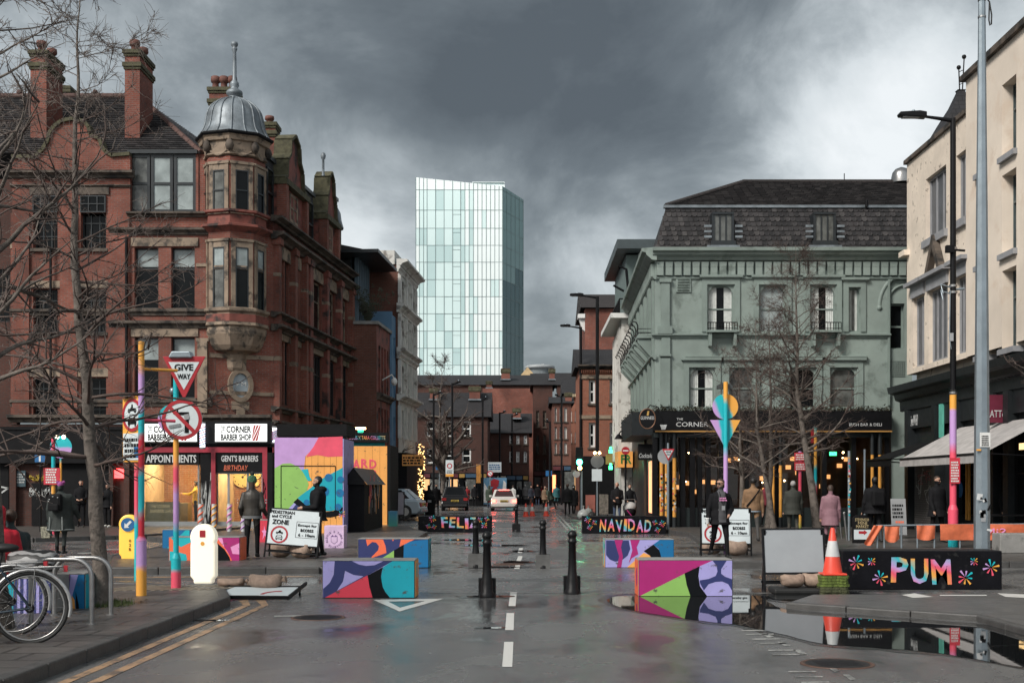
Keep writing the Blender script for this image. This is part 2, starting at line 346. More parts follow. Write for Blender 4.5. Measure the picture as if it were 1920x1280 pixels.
# ---------------------------------------------------------------- text and windows
def textmesh(s, width, height, mat, depth=.006, shear=0.0, bold=0.0):
    cu = bpy.data.curves.new('lettering', 'FONT'); cu.body = s; cu.extrude = .02; cu.resolution_u = 2; cu.shear = shear; cu.offset = bold
    o = bpy.data.objects.new('tmp', cu); me = bpy.data.meshes.new_from_object(o); bpy.data.objects.remove(o)
    co = np.zeros(len(me.vertices) * 3); me.vertices.foreach_get('co', co); co = co.reshape(-1, 3)
    a = co.min(0); b = co.max(0); co = (co - a) / np.maximum(b - a, 1e-6)
    out = np.stack([co[:, 0] * width, -co[:, 2] * depth, co[:, 1] * height], 1)
    me.vertices.foreach_set('co', out.ravel()); me.materials.clear(); me.materials.append(mat); me.update(); return me
def text(s, parent, M4, u, z, wdt, hgt, mat, y=-.004, world=True, name='lettering', **k):
    me = textmesh(s, wdt, hgt, mat, **k); me.transform(M4 @ Matrix.Translation((u, y, z)))
    o = bpy.data.objects.new(name, me); COL.objects.link(o); o.parent = parent
    if world: o.matrix_parent_inverse = (Matrix.Translation(parent.location) @ parent.rotation_euler.to_matrix().to_4x4()).inverted()
    return o
I4 = Matrix.Identity(4)
def scrawl(parent, M4, u, z, wdt, hgt, mat, y=-.004, world=False, n=3):
    '''lines of print too small to read, as short strokes'''
    rr = random.Random(int(abs(u * 977 + z * 131) * 100)); b = MB(M4)
    for k in range(n):
        zz = z + hgt * (n - 1 - k) / n; x = u
        while x < u + wdt * rr.uniform(.8, 1): l = rr.uniform(.06, .2) * wdt; b.box(x, min(x + l, u + wdt), y - .003, y, zz, zz + hgt / n * .6); x += l + .05 * wdt
    o = b.build('small_print', mat, parent, world); o['kind'] = 'stuff'; return o
def wall(fr, parent, u0, u1, z0, z1, ops, mats, thick=.35, y=0.0, name='wall'):
    us = sorted({u0, u1, *[o[0] for o in ops], *[o[1] for o in ops]}); zs = sorted({z0, z1, *[o[2] for o in ops], *[o[3] for o in ops]})
    us = [a for a in us if u0 <= a <= u1]; zs = [a for a in zs if z0 <= a <= z1]
    b = fr.mb()
    for a, c in zip(us, us[1:]):
        run = None
        for e, g in list(zip(zs, zs[1:])) + [(z1, None)]:
            hole = g is None or any(o[0] <= (a + c) / 2 <= o[1] and o[2] <= (e + g) / 2 <= o[3] for o in ops)
            if not hole and run is None: run = e
            if hole and run is not None: b.quad((a, y, run), (c, y, run), (c, y, e), (a, y, e)); run = None
    for o in ops:
        a, c, e, g = max(o[0], u0), min(o[1], u1), o[2], o[3]; t = y + thick
        b.quad((a, y, e), (a, t, e), (a, t, g), (a, y, g)); b.quad((c, t, e), (c, y, e), (c, y, g), (c, t, g))
        b.quad((a, y, g), (a, t, g), (c, t, g), (c, y, g)); b.quad((a, t, e), (a, y, e), (c, y, e), (c, t, e))
    b.quad((u0, y, z1), (u1, y, z1), (u1, y + thick, z1), (u0, y + thick, z1))
    b.quad((u0, y, z0), (u0, y, z1), (u0, y + thick, z1), (u0, y + thick, z0)); b.quad((u1, y, z0), (u1, y + thick, z0), (u1, y + thick, z1), (u1, y, z1))
    return wpart(b, name, mats, parent)
def window(fr, parent, u0, u1, z0, z1, y=.22, cols=1, rows=2, fm=None, pm=None, sill=None, fw=.06, split=None, blind=None, curtain=False, bar=.035):
    fm = fm or DKFRAME; pm = pm or GLASSD
    b = fr.mb(); b.box(u0, u0 + fw, y, y + .07, z0, z1); b.box(u1 - fw, u1, y, y + .07, z0, z1)
    b.box(u0 + fw, u1 - fw, y + .001, y + .069, z0, z0 + fw); b.box(u0 + fw, u1 - fw, y + .001, y + .069, z1 - fw, z1)
    zr = [z0 + (z1 - z0) * k / rows for k in range(1, rows)] if split is None else [z0 + (z1 - z0) * q for q in split]
    for zz in zr: b.box(u0 + fw, u1 - fw, y - .005, y + .06, zz - bar, zz + bar)
    for k in range(1, cols):
        uu = u0 + (u1 - u0) * k / cols; b.box(uu - bar, uu + bar, y + .003, y + .064, z0 + fw, z1 - fw)
    o = wpart(b, 'window', fm, parent)
    g = fr.mb(); j = random.uniform(-.006, .006); g.quad((u0 + .02, y + .04 + j, z0 + .02), (u1 - .02, y + .04 - j, z0 + .02), (u1 - .02, y + .04 - j, z1 - .02), (u0 + .02, y + .04 + j, z1 - .02))
    wpart(g, 'pane', pm, o)
    if blind:
        g = fr.mb(); g.box(u0 + fw, u1 - fw, y + .03, y + .036, z0 + (z1 - z0) * (1 - blind), z1 - fw); wpart(g, 'blind', GLASSB, o)
    if curtain:
        for a, c in ((u0 + fw, u0 + (u1 - u0) * .36), (u0 + (u1 - u0) * .64, u1 - fw)):
            g = fr.mb(); n = 8
            pts = [(a + (c - a) * i / n, y + .02 + .012 * (i % 2)) for i in range(n + 1)]
            for (p, q), (r, s_) in zip(pts, pts[1:]): g.quad((p, q, z0 + fw), (r, s_, z0 + fw), (r, s_, z1 - fw), (p, q, z1 - fw))
            wpart(g, 'curtain', CURT, o)
    if sill:
        g = fr.mb(); g.box(u0 - .08, u1 + .08, -.10, y, z0 - .12, z0 - .002); wpart(g, 'sill', sill, o)
    return o
def band(fr, parent, u0, u1, prof, mats, name='cornice', y=0.0):
    """moulding of profile [(out, z)...] run along a wall"""
    b = fr.mb(); n = len(prof)
    pr = [(-p[0] + y, p[1]) for p in prof]
    for (a, z), (c, zz) in zip(pr, pr[1:]): b.quad((u0, a, z), (u1, a, z), (u1, c, zz), (u0, c, zz))
    b.add([(u0, a, z) for a, z in pr] + [(u0, y + .05, pr[-1][1]), (u0, y + .05, pr[0][1])], [tuple(range(n + 1, -1, -1))])
    b.add([(u1, a, z) for a, z in pr] + [(u1, y + .05, pr[-1][1]), (u1, y + .05, pr[0][1])], [tuple(range(n + 2))])
    return wpart(b, name, mats, parent)
def cprof(z0, z1, out): return [(0.0, z0), (out * .35, z0 + .01), (out * .45, z0 + (z1 - z0) * .35), (out * .75, z0 + (z1 - z0) * .55), (out, z0 + (z1 - z0) * .65), (out, z1), (0.0, z1 + .03)]
# ---------------------------------------------------------------- ground
tag(MB().quad((-1500, -60, 0), (1500, -60, 0), (1500, 2500, 0), (-1500, 2500, 0)).build('road', ROAD), kind='structure')
def GP(*pts): return [tuple(G(*p))[:2] for p in pts]
def pavement(name, poly, h=.12, kerb_edges=(), mat=None, skip=()):
    o = tag(MB().slab(poly, -.05, h).build(name, mat or SETT), kind='structure')
    n = len(poly); proto = {}
    for e in kerb_edges:                       # separate kerb stones along the road edges, one by one
        a = Vector((*poly[e], 0)); c = Vector((*poly[(e + 1) % n], 0)); L = (c - a).length; k = max(1, round(L / .9))
        d = (c - a) / L; ang = math.atan2(d.y, d.x); l_ = L / k
        key = round(l_, 3)
        if key not in proto:
            b = MB().box(.004, l_ - .004, -.075, .075, -.04, h + .012); proto[key] = b.mesh('kerb_stone', KERB)
        for i in range(k):
            s = bpy.data.objects.new('kerb_stone', proto[key]); COL.objects.link(s); s.parent = o
            p = a + d * (i * l_); s.location = (p.x, p.y, random.uniform(-.006, .006)); s.rotation_euler = (0, 0, ang + random.uniform(-.004, .004))
            bv = s.modifiers.new('bevel', 'BEVEL'); bv.width = .018; bv.segments = 2
    return o
near_left = [(-4.22, 7.0), (-4.14, 16.9), (-4.55, 18.3), (-6.0, 19.3), (-14, 20.4), (-14, 7.0)]
pavement('pavement', near_left, .12, (0, 1, 2, 3))
isl = GP((198, 1076), (600, 1075), (680, 1064), (752, 1030), (798, 1003)) + [(-7.4, 60), (-7.2, 76), (-7.0, 130), (-9, 130), (-12, 58), (-9.7, 45.5), (-11.5, 37.5)] + GP((360, 1022), (205, 1052))
pavement('pavement', isl, .12, (0, 1, 2, 3, 11, 12, 13))
pavement('pavement', [(-60, 36.2), (-14.5, 36.2), (-12.1, 38.5), (-10.6, 46.5), (-10.6, 49.0), (-60, 49.0)], .12, (0, 1, 2))
rt = GP((1296, 1006), (1372, 1063)) + [(10.7, 24.8), (24, 24.5), (24, 60), (3.95, 60), (3.6, 130), (2.5, 130), (2.45, 62), (4.0, 52)]
pavement('pavement', rt, .12, (0, 1, 2, 6, 7, 8, 9))
nr = GP((1478, 1139), (1840, 1164)) + [(5.6, 13.2), (5.7, 7), (14, 7), (14, 18.0), (6.2, 18.05), (4.2, 17.9)]
pavement('pavement', nr, .07, (0, 1, 2), M('tarmac_footway', (.085, .085, .085), .36, .25, 3, .3, 90))
# puddle lying along the kerb, and a few shallow ones
DAMP = M('damp_asphalt', (.022, .022, .023), .2, .4, 6, .15, 90)
def puddle(pts, z=.006):
    n = len(pts); out = []
    for i in range(n):               # rounded, wobbling shoreline
        p0, p1, p2, p3 = (Vector((*pts[(i + k - 1) % n], 0)) for k in range(4))
        for j in range(5):
            t = j / 5; q = .5 * (2 * p1 + (p2 - p0) * t + (2 * p0 - 5 * p1 + 4 * p2 - p3) * t * t + (3 * p1 - p0 - 3 * p2 + p3) * t ** 3)
            out.append((q.x + random.uniform(-.012, .012), q.y + random.uniform(-.03, .03), z))
    cx, cy = sum(p[0] for p in out) / len(out), sum(p[1] for p in out) / len(out)
    dm = []
    for p in out: d = Vector((p[0] - cx, p[1] - cy)); L = d.length; k = 1 + random.uniform(.10, .22) / max(L, .3); dm.append((cx + d.x * k, cy + d.y * k * 1.03, z - .003))
    tag(MB().quad(*dm).build('damp_patch', DAMP), kind='structure'); return tag(MB().quad(*out).build('puddle', WATER), kind='structure')
puddle(GP((1138, 1124), (1180, 1143), (1300, 1162), (1380, 1171), (1440, 1183), (1540, 1206), (1640, 1214), (1740, 1222), (1830, 1236), (1925, 1250), (2010, 1230), (1930, 1205), (1842, 1172), (1600, 1155), (1476, 1143), (1440, 1128), (1430, 1117), (1300, 1116), (1180, 1116)))
puddle(GP((1436, 1121), (1500, 1128), (1620, 1128), (1722, 1124), (1650, 1115), (1560, 1112), (1470, 1112)), .008)
for c in ((920, 1118, 58, 2.0), (925, 1177, 30, 1.3), (920, 1022, 60, 2), (905, 1013, 40, 1.5), (968, 1054, 34, 2.4), (930, 1063, 60, 1.4), (860, 1012, 30, 1.5), (980, 1033, 24, 1.5), (400, 1163, 40, 1.3)):
    puddle(GP(*[(c[0] + c[2] * math.cos(t) * random.uniform(.7, 1.1), c[1] + c[3] * math.sin(t) * random.uniform(.7, 1.2)) for t in (k * math.pi / 4 for k in range(8))]))
# road markings, each a thin sheet of its own
def mark(pts, m, z=.004, name='road_marking'): return tag(MB().quad(*[(p[0], p[1], z) for p in pts]).build(name, m), kind='structure')
for a, b_, w0, w1 in (((951, 1250), (954, 1203), 19, 17), ((955, 1181), (957, 1149), 16, 14), ((960, 1136), (963, 1110), 13, 12), ((969, 1066), (971, 1059), 10, 9), ((972, 1052), (976, 1042), 9, 8), ((975, 1036), (977, 1027), 8, 7)):
    mark(GP((a[0] - w0 / 2, a[1]), (a[0] + w0 / 2, a[1]), (b_[0] + w1 / 2, b_[1]), (b_[0] - w1 / 2, b_[1])), LINEW)
# give-way triangle painted on the road
tri_o = [(700, 1124), (832, 1122), (749, 1146)]; tri_i = [(728, 1127.5), (797, 1126.5), (750, 1139)]
for i in range(3): mark(GP(tri_o[i], tri_o[(i + 1) % 3], tri_i[(i + 1) % 3], tri_i[i]), LINEW)
for x0, x1 in ((-3.93, -3.83), (-3.68, -3.58)):
    mark([(x0, 8.5), (x1, 8.5), (x1 + .02, 17.0), (x0 + .02, 17.0)], LINEY); mark([(x0 + .02, 17.0), (x1 + .02, 17.0), (x1 - .5, 18.9), (x0 - .6, 18.9)], LINEY)
for x0 in (1.55, 1.75): mark([(x0, 46), (x0 + .09, 46), (x0 + .2, 75), (x0 + .11, 75)], LINEF)
for y in (18.9, 24.2): mark([(-12, y), (-3.2, y), (-3.2, y + .06), (-12, y + .06)], LINEF); mark([(-1.5, y), (14, y), (14, y + .06), (-1.5, y + .06)], LINEF)
mark(GP((200, 1083), (600, 1081), (600, 1079.5), (200, 1081)), LINEY); mark(GP((755, 1032), (800, 1005), (808, 1006), (762, 1033)), LINEY)
for k in range(8): mark(GP((1425 + k * 31, 1187 + k * 15.5), (1436 + k * 31, 1186.5 + k * 15.5), (1452 + k * 31, 1194 + k * 16), (1440 + k * 31, 1195 + k * 16)), LINEF)
for k, (x, y) in enumerate([(1412, 1181), (1420, 1188), (1432, 1197), (1446, 1205), (1462, 1218), (1470, 1226), (1500, 1258), (1512, 1268), (1524, 1278)]): mark(GP((x - 22, y), (x + 30, y - .6), (x + 31, y + 1.4), (x - 21, y + 2)), LINEF)
for k, (x, y, s) in enumerate([(165, 1036, 20), (215, 1029, 18), (120, 1044, 22), (540, 1154, 26), (80, 1052, 22)]): mark(GP((x - s, y), (x + s, y - 1), (x + s, y + 1), (x - s, y + 2)), LINEF)
for pts in (((1690, 1124), (1715, 1121), (1750, 1128), (1712, 1130)), ((1762, 1124), (1850, 1124), (1850, 1126), (1762, 1126)), ((1870, 1121), (1920, 1123), (1940, 1131), (1885, 1128))): mark(GP(*pts), LINEW, .075)
PATCH = M('tarmac_patch', (.085, .085, .086), .36, .3, 2, .4, 120)
for k, (x, y, w_, l, a) in enumerate(((.3, 21.6, 2.6, .6, 2), (-6.5, 21.9, 3.2, .7, 1), (.9, 30, .8, 5, 1), (6.5, 22, 2.2, .7, -2), (-.6, 52, 1.4, 6, 2))):
    o = tag(MB().quad((-w_ / 2, -l / 2, .0), (w_ / 2 + .05, -l / 2, .0), (w_ / 2, l / 2, .0), (-w_ / 2 - .04, l / 2, .0)).build('road_patch', PATCH), kind='structure'); o.location = (x, y, .0018 + k * .0002); o.rotation_euler = (0, 0, R(a))
RUST = M('rusty_iron', (.09, .045, .03), .5, .4, 9, .4, 40)
for x, y, nm, lab in ((-.35, 25.9, 'manhole_cover', 'round rusty manhole cover on the centre line between the back bollards'), (-2.6, 15.4, 'manhole_cover', 'round iron manhole cover in front of the coral and teal block'), (2.9, 11.4, 'manhole_cover', 'round iron manhole cover in the foreground near the puddle')):
    o = thing(nm, lab, 'manhole cover', (x, y, 0), 0, 'manhole covers'); b = MB(); b.lathe([(.34, .0), (.34, .006), (.3, .0065), (.3, .0045)], n=28); part(b, 'rim', RUST, o); b = MB(); b.lathe([(.295, 0), (.295, .007)], n=28); part(b, 'lid', RUST if y > 20 else IRON, o)
    for i in range(5): b = MB(); b.box(-.2, .2, -.16 + i * .075, -.13 + i * .075, .007, .0095); part(b, 'rib', RUST if y > 20 else IRON, o)
# tactile strips at the crossing
tb = MB()
for k in range(14):
    a = -6.1 + k * .13; tb.cbox((a, 18.35 + .02 * k, .1225), (.05, 1.0, .012), R(-18))
tag(tb.build('tactile_paving', M('buff_tactile', (.30, .25, .19), .5, .25, 4)), kind='structure')
# tree pit with leaf litter
rnd = random.Random(3); lb = MB()
for k in range(520):
    x = rnd.uniform(-6.6, -4.9); y = rnd.uniform(11.6, 16.6); s = rnd.uniform(.01, .03); a = rnd.uniform(0, 6.28); z = .124 + rnd.uniform(0, .008)
    lb.quad((x + s * math.cos(a), y + s * math.sin(a), z), (x - s * math.sin(a), y + s * math.cos(a), z + .006), (x - s * math.cos(a), y - s * math.sin(a), z), (x + s * .8 * math.sin(a), y - s * math.cos(a), z + .004))
tag(lb.build('leaf_litter', M('dead_leaves', (.12, .075, .045), .8, .5, 20)), 'brown dead leaves scattered on the paving by the bicycle', 'leaves', kind='stuff')
gb = MB()
for k in range(420):
    a = rnd.uniform(0, 6.28); r_ = rnd.uniform(.16, .42); x = -5.47 + r_ * math.cos(a); y = 15.8 + r_ * math.sin(a); h = rnd.uniform(.03, .1)
    gb.quad((x - .006, y, .12), (x + .006, y, .12), (x + rnd.uniform(-.03, .03), y + rnd.uniform(-.03, .03), .12 + h))
tag(gb.build('grass', M('grass_blade', (.055, .075, .02), .8, .4, 20)), 'short grass tuft at the foot of the street tree', 'grass', kind='stuff')
# ================================================================ red brick corner building with the domed turret
YA = 47.0
A = thing('corner_building', 'red brick corner building with lead domed turret and barber shops below', 'building', (-13, YA, 0))
fa = frontal(YA); xa = lambda px: XX(px, YA); za = lambda py: ZZ(py, YA)
ops = []; wins = []
for (x0, x1) in ((62, 108), (151, 199)):
    for (y0, y1) in ((367, 466), (542, 623), (708, 786)): wins.append((x0, x1, y0, y1, 'old'))
for (x0, x1) in ((252, 297), (321, 365)):
    for (y0, y1) in ((464, 578), (632, 746)): wins.append((x0, x1, y0, y1, 'sash'))
for (x0, x1, y0, y1, k) in wins: ops.append((xa(x0), xa(x1), za(y1), za(y0)))
wall(fa, A, xa(20), xa(392), za(790), za(400), ops, BR_RED)
for (x0, x1, y0, y1, k) in wins:
    if k == 'old': window(fa, A, xa(x0), xa(x1), za(y1), za(y0), .25, 3, 4, DKFRAME, GLASSD, STONE_D, bar=.02)
    else: window(fa, A, xa(x0), xa(x1), za(y1), za(y0), .22, 1, 1, DKFRAME, GLASSD, STONE_D, split=(.5,) if y0 > 600 else (.66,), blind=.30 if y0 < 600 else .36)
wl = frontal(YA + .5)
wall(wl, A, xa(-230), xa(21), za(800), za(330), [(xa(-60), xa(8), za(600), za(500))], BR_DARK, name='side_wall')
window(wl, A, xa(-60), xa(8), za(600), za(500), .2, 2, 2)
# left bay gable with curved coping
def gx(pts): return [(xa(x), za(y)) for x, y in pts]
gable = [(23, 297), (66, 297), (82, 284), (92, 268), (96, 252), (104, 240), (118, 230), (138, 226), (157, 231), (164, 241), (167, 254), (174, 259), (184, 262), (188, 275), (196, 287), (210, 295), (244, 292)]
b = fa.mb(); b.prism(gx(gable + [(244, 400), (23, 400)]), 0.002, .38)
ho = [(xa(62), xa(108)), (xa(151), xa(199))]
wpart(b, 'gable', BR_RED, A)
b = fa.mb(); g2 = gx(gable)
for (p, q) in zip(g2, g2[1:]):
    n_ = Vector((-(q[1] - p[1]), q[0] - p[0])).normalized() * .13
    b.prism([p, q, (q[0] + n_.x, q[1] + n_.y), (p[0] + n_.x, p[1] + n_.y)], -.10, .48)
wpart(b, 'coping', MOSS, A)
for k, (x0, x1) in enumerate(((62, 108), (151, 199))):       # top-floor window heads lie inside the gable: stone surround stands proud with its window
    window(fa, A, xa(x0), xa(x1), za(399), za(367), -.07, 3, 2, DKFRAME, GLASSD, bar=.02, fw=.05)
    b = fa.mb(); b.box(xa(x0 - 6), xa(x1 + 6), -.06, .05, za(365), za(352)); wpart(b, 'lintel', STONE_D, A)
band(fa, A, xa(18), xa(252), cprof(za(335), za(322), .30), STONE_D)
band(fa, A, xa(20), xa(246), cprof(za(352), za(347), .10), STONE_D)
for (x0, x1) in ((20, 60), (110, 150), (200, 248)):          # pilasters of the bay
    b = fa.mb(); b.box(xa(x0 + 4), xa(x1 - 4), -.09, .02, za(790), za(400)); wpart(b, 'pilaster', BR_RED, A)
for (x0, x1, y0, y1) in ((20, 56, 450, 466), (203, 242, 444, 460), (55, 115, 527, 540), (146, 204, 527, 540), (55, 115, 690, 706), (146, 204, 690, 706), (246, 372, 446, 462), (246, 372, 616, 631)):
    b = fa.mb(); b.box(xa(x0), xa(x1), -.055, .03, za(y1), za(y0)); wpart(b, 'stone_band', STONE, A)
for q in (494, 634): b = fa.mb(); b.box(xa(368), xa(392), -.05, .03, za(q + 6), za(q)); wpart(b, 'stone_band', STONE, A)
band(fa, A, xa(206), xa(398), cprof(za(441), za(428), .22), STONE_D); band(fa, A, xa(240), xa(398), cprof(za(408), za(399), .26), STONE_D)
band(fa, A, xa(20), xa(398), cprof(za(592), za(580), .14), STONE_D); band(fa, A, xa(206), xa(398), cprof(za(616), za(602), .24), STONE_D)
band(fa, A, xa(20), xa(398), cprof(za(762), za(750), .12), STONE_D); band(fa, A, xa(18), xa(510), cprof(za(792), za(778), .3), STONE_D)
b = fa.mb(); b.box(xa(372), xa(390), -.16, .0, za(774), za(640)); wpart(b, 'pilaster', STONE, A)
b = fa.mb(); b.tube([(xa(239), -.13, za(790)), (xa(239), -.13, za(445))], .055); wpart(b, 'downpipe', BLACK, A)
b = fa.mb(); b.tube([(xa(98), -.16, za(780)), (xa(98), -.16, za(466))], .05); wpart(b, 'downpipe', BLACK, A)
# triple dormer
fd = frontal(YA + .25); xd = lambda px: XX(px, YA + .25); zd = lambda py: ZZ(py, YA + .25)
for k, (x0, x1) in enumerate(((243, 281), (283, 324), (326, 367))):
    window(fd, A, xd(x0), xd(x1), zd(398), zd(290), .0, 1, 2, DKFRAME, GLASSB if k else GLASSG, fw=.11, bar=.045)
b = fd.mb(); b.box(xd(240), xd(371), -.12, .9, zd(289), zd(282)); wpart(b, 'dormer_roof', DKFRAME, A)
b = fd.mb(); b.box(xd(367), xd(372), .0, .6, zd(399), zd(289)); b.box(xd(372), xd(394), .05, .6, zd(399), zd(289)); wpart(b, 'dormer_cheek', [BR_RED], A)
SLT = [M('slate_%d' % k, c, .6, .3, 4, .15, 30, spec=.35) for k, c in enumerate(((.027, .025, .026), (.037, .034, .035), (.018, .017, .018), (.050, .046, .046)))]
def slates(parent, a, c, d, e, rows, wd, seed=1):
    rr = random.Random(seed); b = MB(); a, c, d, e = map(Vector, (a, c, d, e)); n_ = (c - a).cross(e - a).normalized() * -1
    if n_.z < 0: n_ = -n_
    for r_ in range(rows):
        l0, l1 = a.lerp(e, r_ / rows), c.lerp(d, r_ / rows); h0, h1 = a.lerp(e, (r_ + 1) / rows), c.lerp(d, (r_ + 1) / rows); k = max(1, int((l1 - l0).length / wd)); of = (r_ % 2) * .5 / k
        for i in range(k + 1):
            s, t = max(0, i / k - of), min(1, (i + .96) / k - of)
            if t - s < .2 / k: continue
            b.mat(rr.choice((0, 0, 1, 1, 2, 3))); z = n_ * (.045 + rr.uniform(0, .012)); b.quad(l0.lerp(l1, s) + z, l0.lerp(l1, t) + z, h0.lerp(h1, t) + n_ * .008, h0.lerp(h1, s) + n_ * .008); b.quad(l0.lerp(l1, s) + n_ * .004, l0.lerp(l1, t) + n_ * .004, l0.lerp(l1, t) + z, l0.lerp(l1, s) + z)
    o = wpart(b, 'slates', SLT, parent); o['kind'] = 'stuff'; return o
# slate roof: front slope, hipped end
e0 = Vector((xa(-260), YA + .2, za(285))); e1 = Vector((xa(374), YA + .2, za(285))); r0 = P(-260, 183, YA + 5.2); r1 = P(262, 183, YA + 5.2); hb = P(374, 262, YA + 8.5)
b = MB(); b.quad(e0, e1, r1, r0); b.quad(e1, hb, r1); b.quad(r0, r1, hb, (e0.x, YA + 11, e0.z)); wpart(b, 'roof', SLATE, A)
slates(A, e0, e1, r1, r0, 30, .34); slates(A, e1, hb, r1, r1, 30, .34)
b = MB(); n = 22
for i in range(n):                          # ridge and hip tiles
    p = r0.lerp(r1, i / n); q = r0.lerp(r1, (i + .96) / n); b.tube([p + Vector((0, 0, .05)), q + Vector((0, 0, .05))], .13, 6)
    if i % 3 == 0: b.ball(((p + q) / 2 + Vector((0, 0, .22))), .13, 8)
for i in range(12):
    p = r1.lerp(e1 + Vector((0, .05, .03)), i / 12); q = r1.lerp(e1 + Vector((0, .05, .03)), (i + .95) / 12); b.tube([p, q], .12, 6)
wpart(b, 'ridge_tiles', M('ridge_tile', (.085, .045, .038), .8, .3, 3), A)
# chimneys
def chimney(parent, px0, px1, pyt, pyb, Y, pots, depth=1.1, cap1=.80, cap2=.66):
    x0, x1 = XX(px0, Y), XX(px1, Y); zt, zb = ZZ(pyt, Y), ZZ(pyb, Y); h = zt - zb
    b = MB(); b.box(x0, x1, Y, Y + depth, zb, zb + h * cap1); o = wpart(b, 'chimney', BR_RED, parent)
    b = MB()
    for q, t in ((cap2, .16), (cap1, .15)):
        b.box(x0 - .08, x1 + .08, Y - .1, Y + depth + .1, zb + h * q, zb + h * q + t); b.box(x0 - .04, x1 + .04, Y - .05, Y + depth + .05, zb + h * q - .1, zb + h * q - .001)
    wpart(b, 'chimney_cap', MOSS, o)
    zz = zb + h * cap1 + .15; hp = zt - zz
    for k in range(pots):
        cx = x0 + (x1 - x0) * (k + .5) / pots if pots > 2 else (x0 + x1) / 2 + (k - .5) * (x1 - x0) * .12; cy = Y + depth * ((k + .5) / pots if pots < 3 else .35); r_ = min(.17, (x1 - x0) / 2.2)
        b = MB(); b.lathe([(r_ * 1.05, 0), (r_ * .9, hp * .1), (r_ * .8, hp * .5), (r_ * 1.15, hp * .55), (r_ * 1.25, hp * .7), (r_ * 1.15, hp * .95), (r_ * .8, hp)], (cx, cy, zz), 12); wpart(b, 'chimney_pot', M('chimney_pot_clay', (.135, .055, .042), .8, .3, 4), o)
    b = MB(); b.box(x0 - .09, x1 + .09, Y - .05, Y + depth + .06, zb - .02, zb + .12); wpart(b, 'flashing', LEAD, o); return o
chimney(A, 57, 87, 70, 268, YA + 1.4, 2, 1.7, .84, .72); chimney(A, 234, 262, 68, 272, YA + 1.4, 2, 1.7, .84, .72)
chimney(A, 392, 440, 138, 300, YA + 6.5, 3); chimney(A, 490, 516, 212, 330, YA + 6.5, 1, .9); chimney(A, 111, 130, 160, 200, YA + 7, 2, .6)
# turret on the cut corner
TC = Vector((XX(438, YA + .6), YA + .75, 0)); tz = lambda py: ZZ(py, YA + .2)
RT = 1.18; ph = R(-90 + 5)
def octring(r, z): return [(TC.x + r * math.cos(ph + R(45 * k)), TC.y + r * math.sin(ph + R(45 * k)), z) for k in range(8)]
def octloft(prof, mats, name, parent=A):
    b = MB(); rings = [octring(r, z) for r, z in prof]
    for a, c in zip(rings, rings[1:]):
        for k in range(8): b.quad(a[k], a[(k + 1) % 8], c[(k + 1) % 8], c[k])
    b.quad(*reversed(rings[0])); b.quad(*rings[-1]); return wpart(b, name, mats, parent)
octloft([(RT, tz(585)), (RT, tz(440))], BR_RED, 'turret_wall'); octloft([(RT, tz(398)), (RT, tz(300))], BR_RED, 'turret_wall')
octloft([(RT, tz(440)), (RT + .05, tz(438)), (RT + .28, tz(430)), (RT + .28, tz(426)), (RT + .04, tz(423)), (RT + .04, tz(407)), (RT + .2, tz(403)), (RT + .2, tz(399)), (RT, tz(397))], [TERRA], 'turret_band')
octloft([(RT, tz(298)), (RT + .1, tz(296)), (RT + .05, tz(292)), (RT + .06, tz(272)), (RT + .16, tz(270)), (RT + .2, tz(264)), (RT + .26, tz(261))], STONE, 'turret_frieze')
octloft([(RT + .27, tz(261)), (RT + .33, tz(258)), (RT + .33, tz(255)), (RT + .2, tz(253))], BLACKM, 'turret_gutter')
octloft([(.2, tz(704)), (.42, tz(692)), (.46, tz(688)), (.5, tz(664)), (.58, tz(660)), (.92, tz(657)), (1.06, tz(648)), (1.12, tz(640)), (1.22, tz(628)), (1.24, tz(622)), (1.22, tz(615)), (1.32, tz(612)), (1.28, tz(600)), (1.26, tz(590)), (1.36, tz(586)), (1.36, tz(581)), (RT, tz(578))], [STONE], 'turret_corbel')
octloft([(1.31, tz(606)), (1.31, tz(592))], [TERRA], 'turret_band')
for k in range(8):                           # swags and carved bosses on the frieze
    a = ph + R(45 * k); c = TC + Vector((math.cos(a), math.sin(a), 0)) * (RT + .1)
    b = MB(); b.ball((c.x, c.y, tz(281)), .17, 8, 1.3); b.ball((c.x, c.y, tz(275)), .12, 8); wpart(b, 'carved_boss', STONE_D, A)
    m0 = TC + Vector((math.cos(a + R(22.5)), math.sin(a + R(22.5)), 0)) * (RT * math.cos(R(22.5)) + .05); t_ = Vector((-math.sin(a + R(22.5)), math.cos(a + R(22.5)), 0))
    b = MB(); b.tube([m0 + t_ * q + Vector((0, 0, tz(291) - .16 * math.cos(q * 4.6) + .02)) for q in (-.36, -.24, -.12, 0, .12, .24, .36)], .05, 6); wpart(b, 'swag', STONE, A)
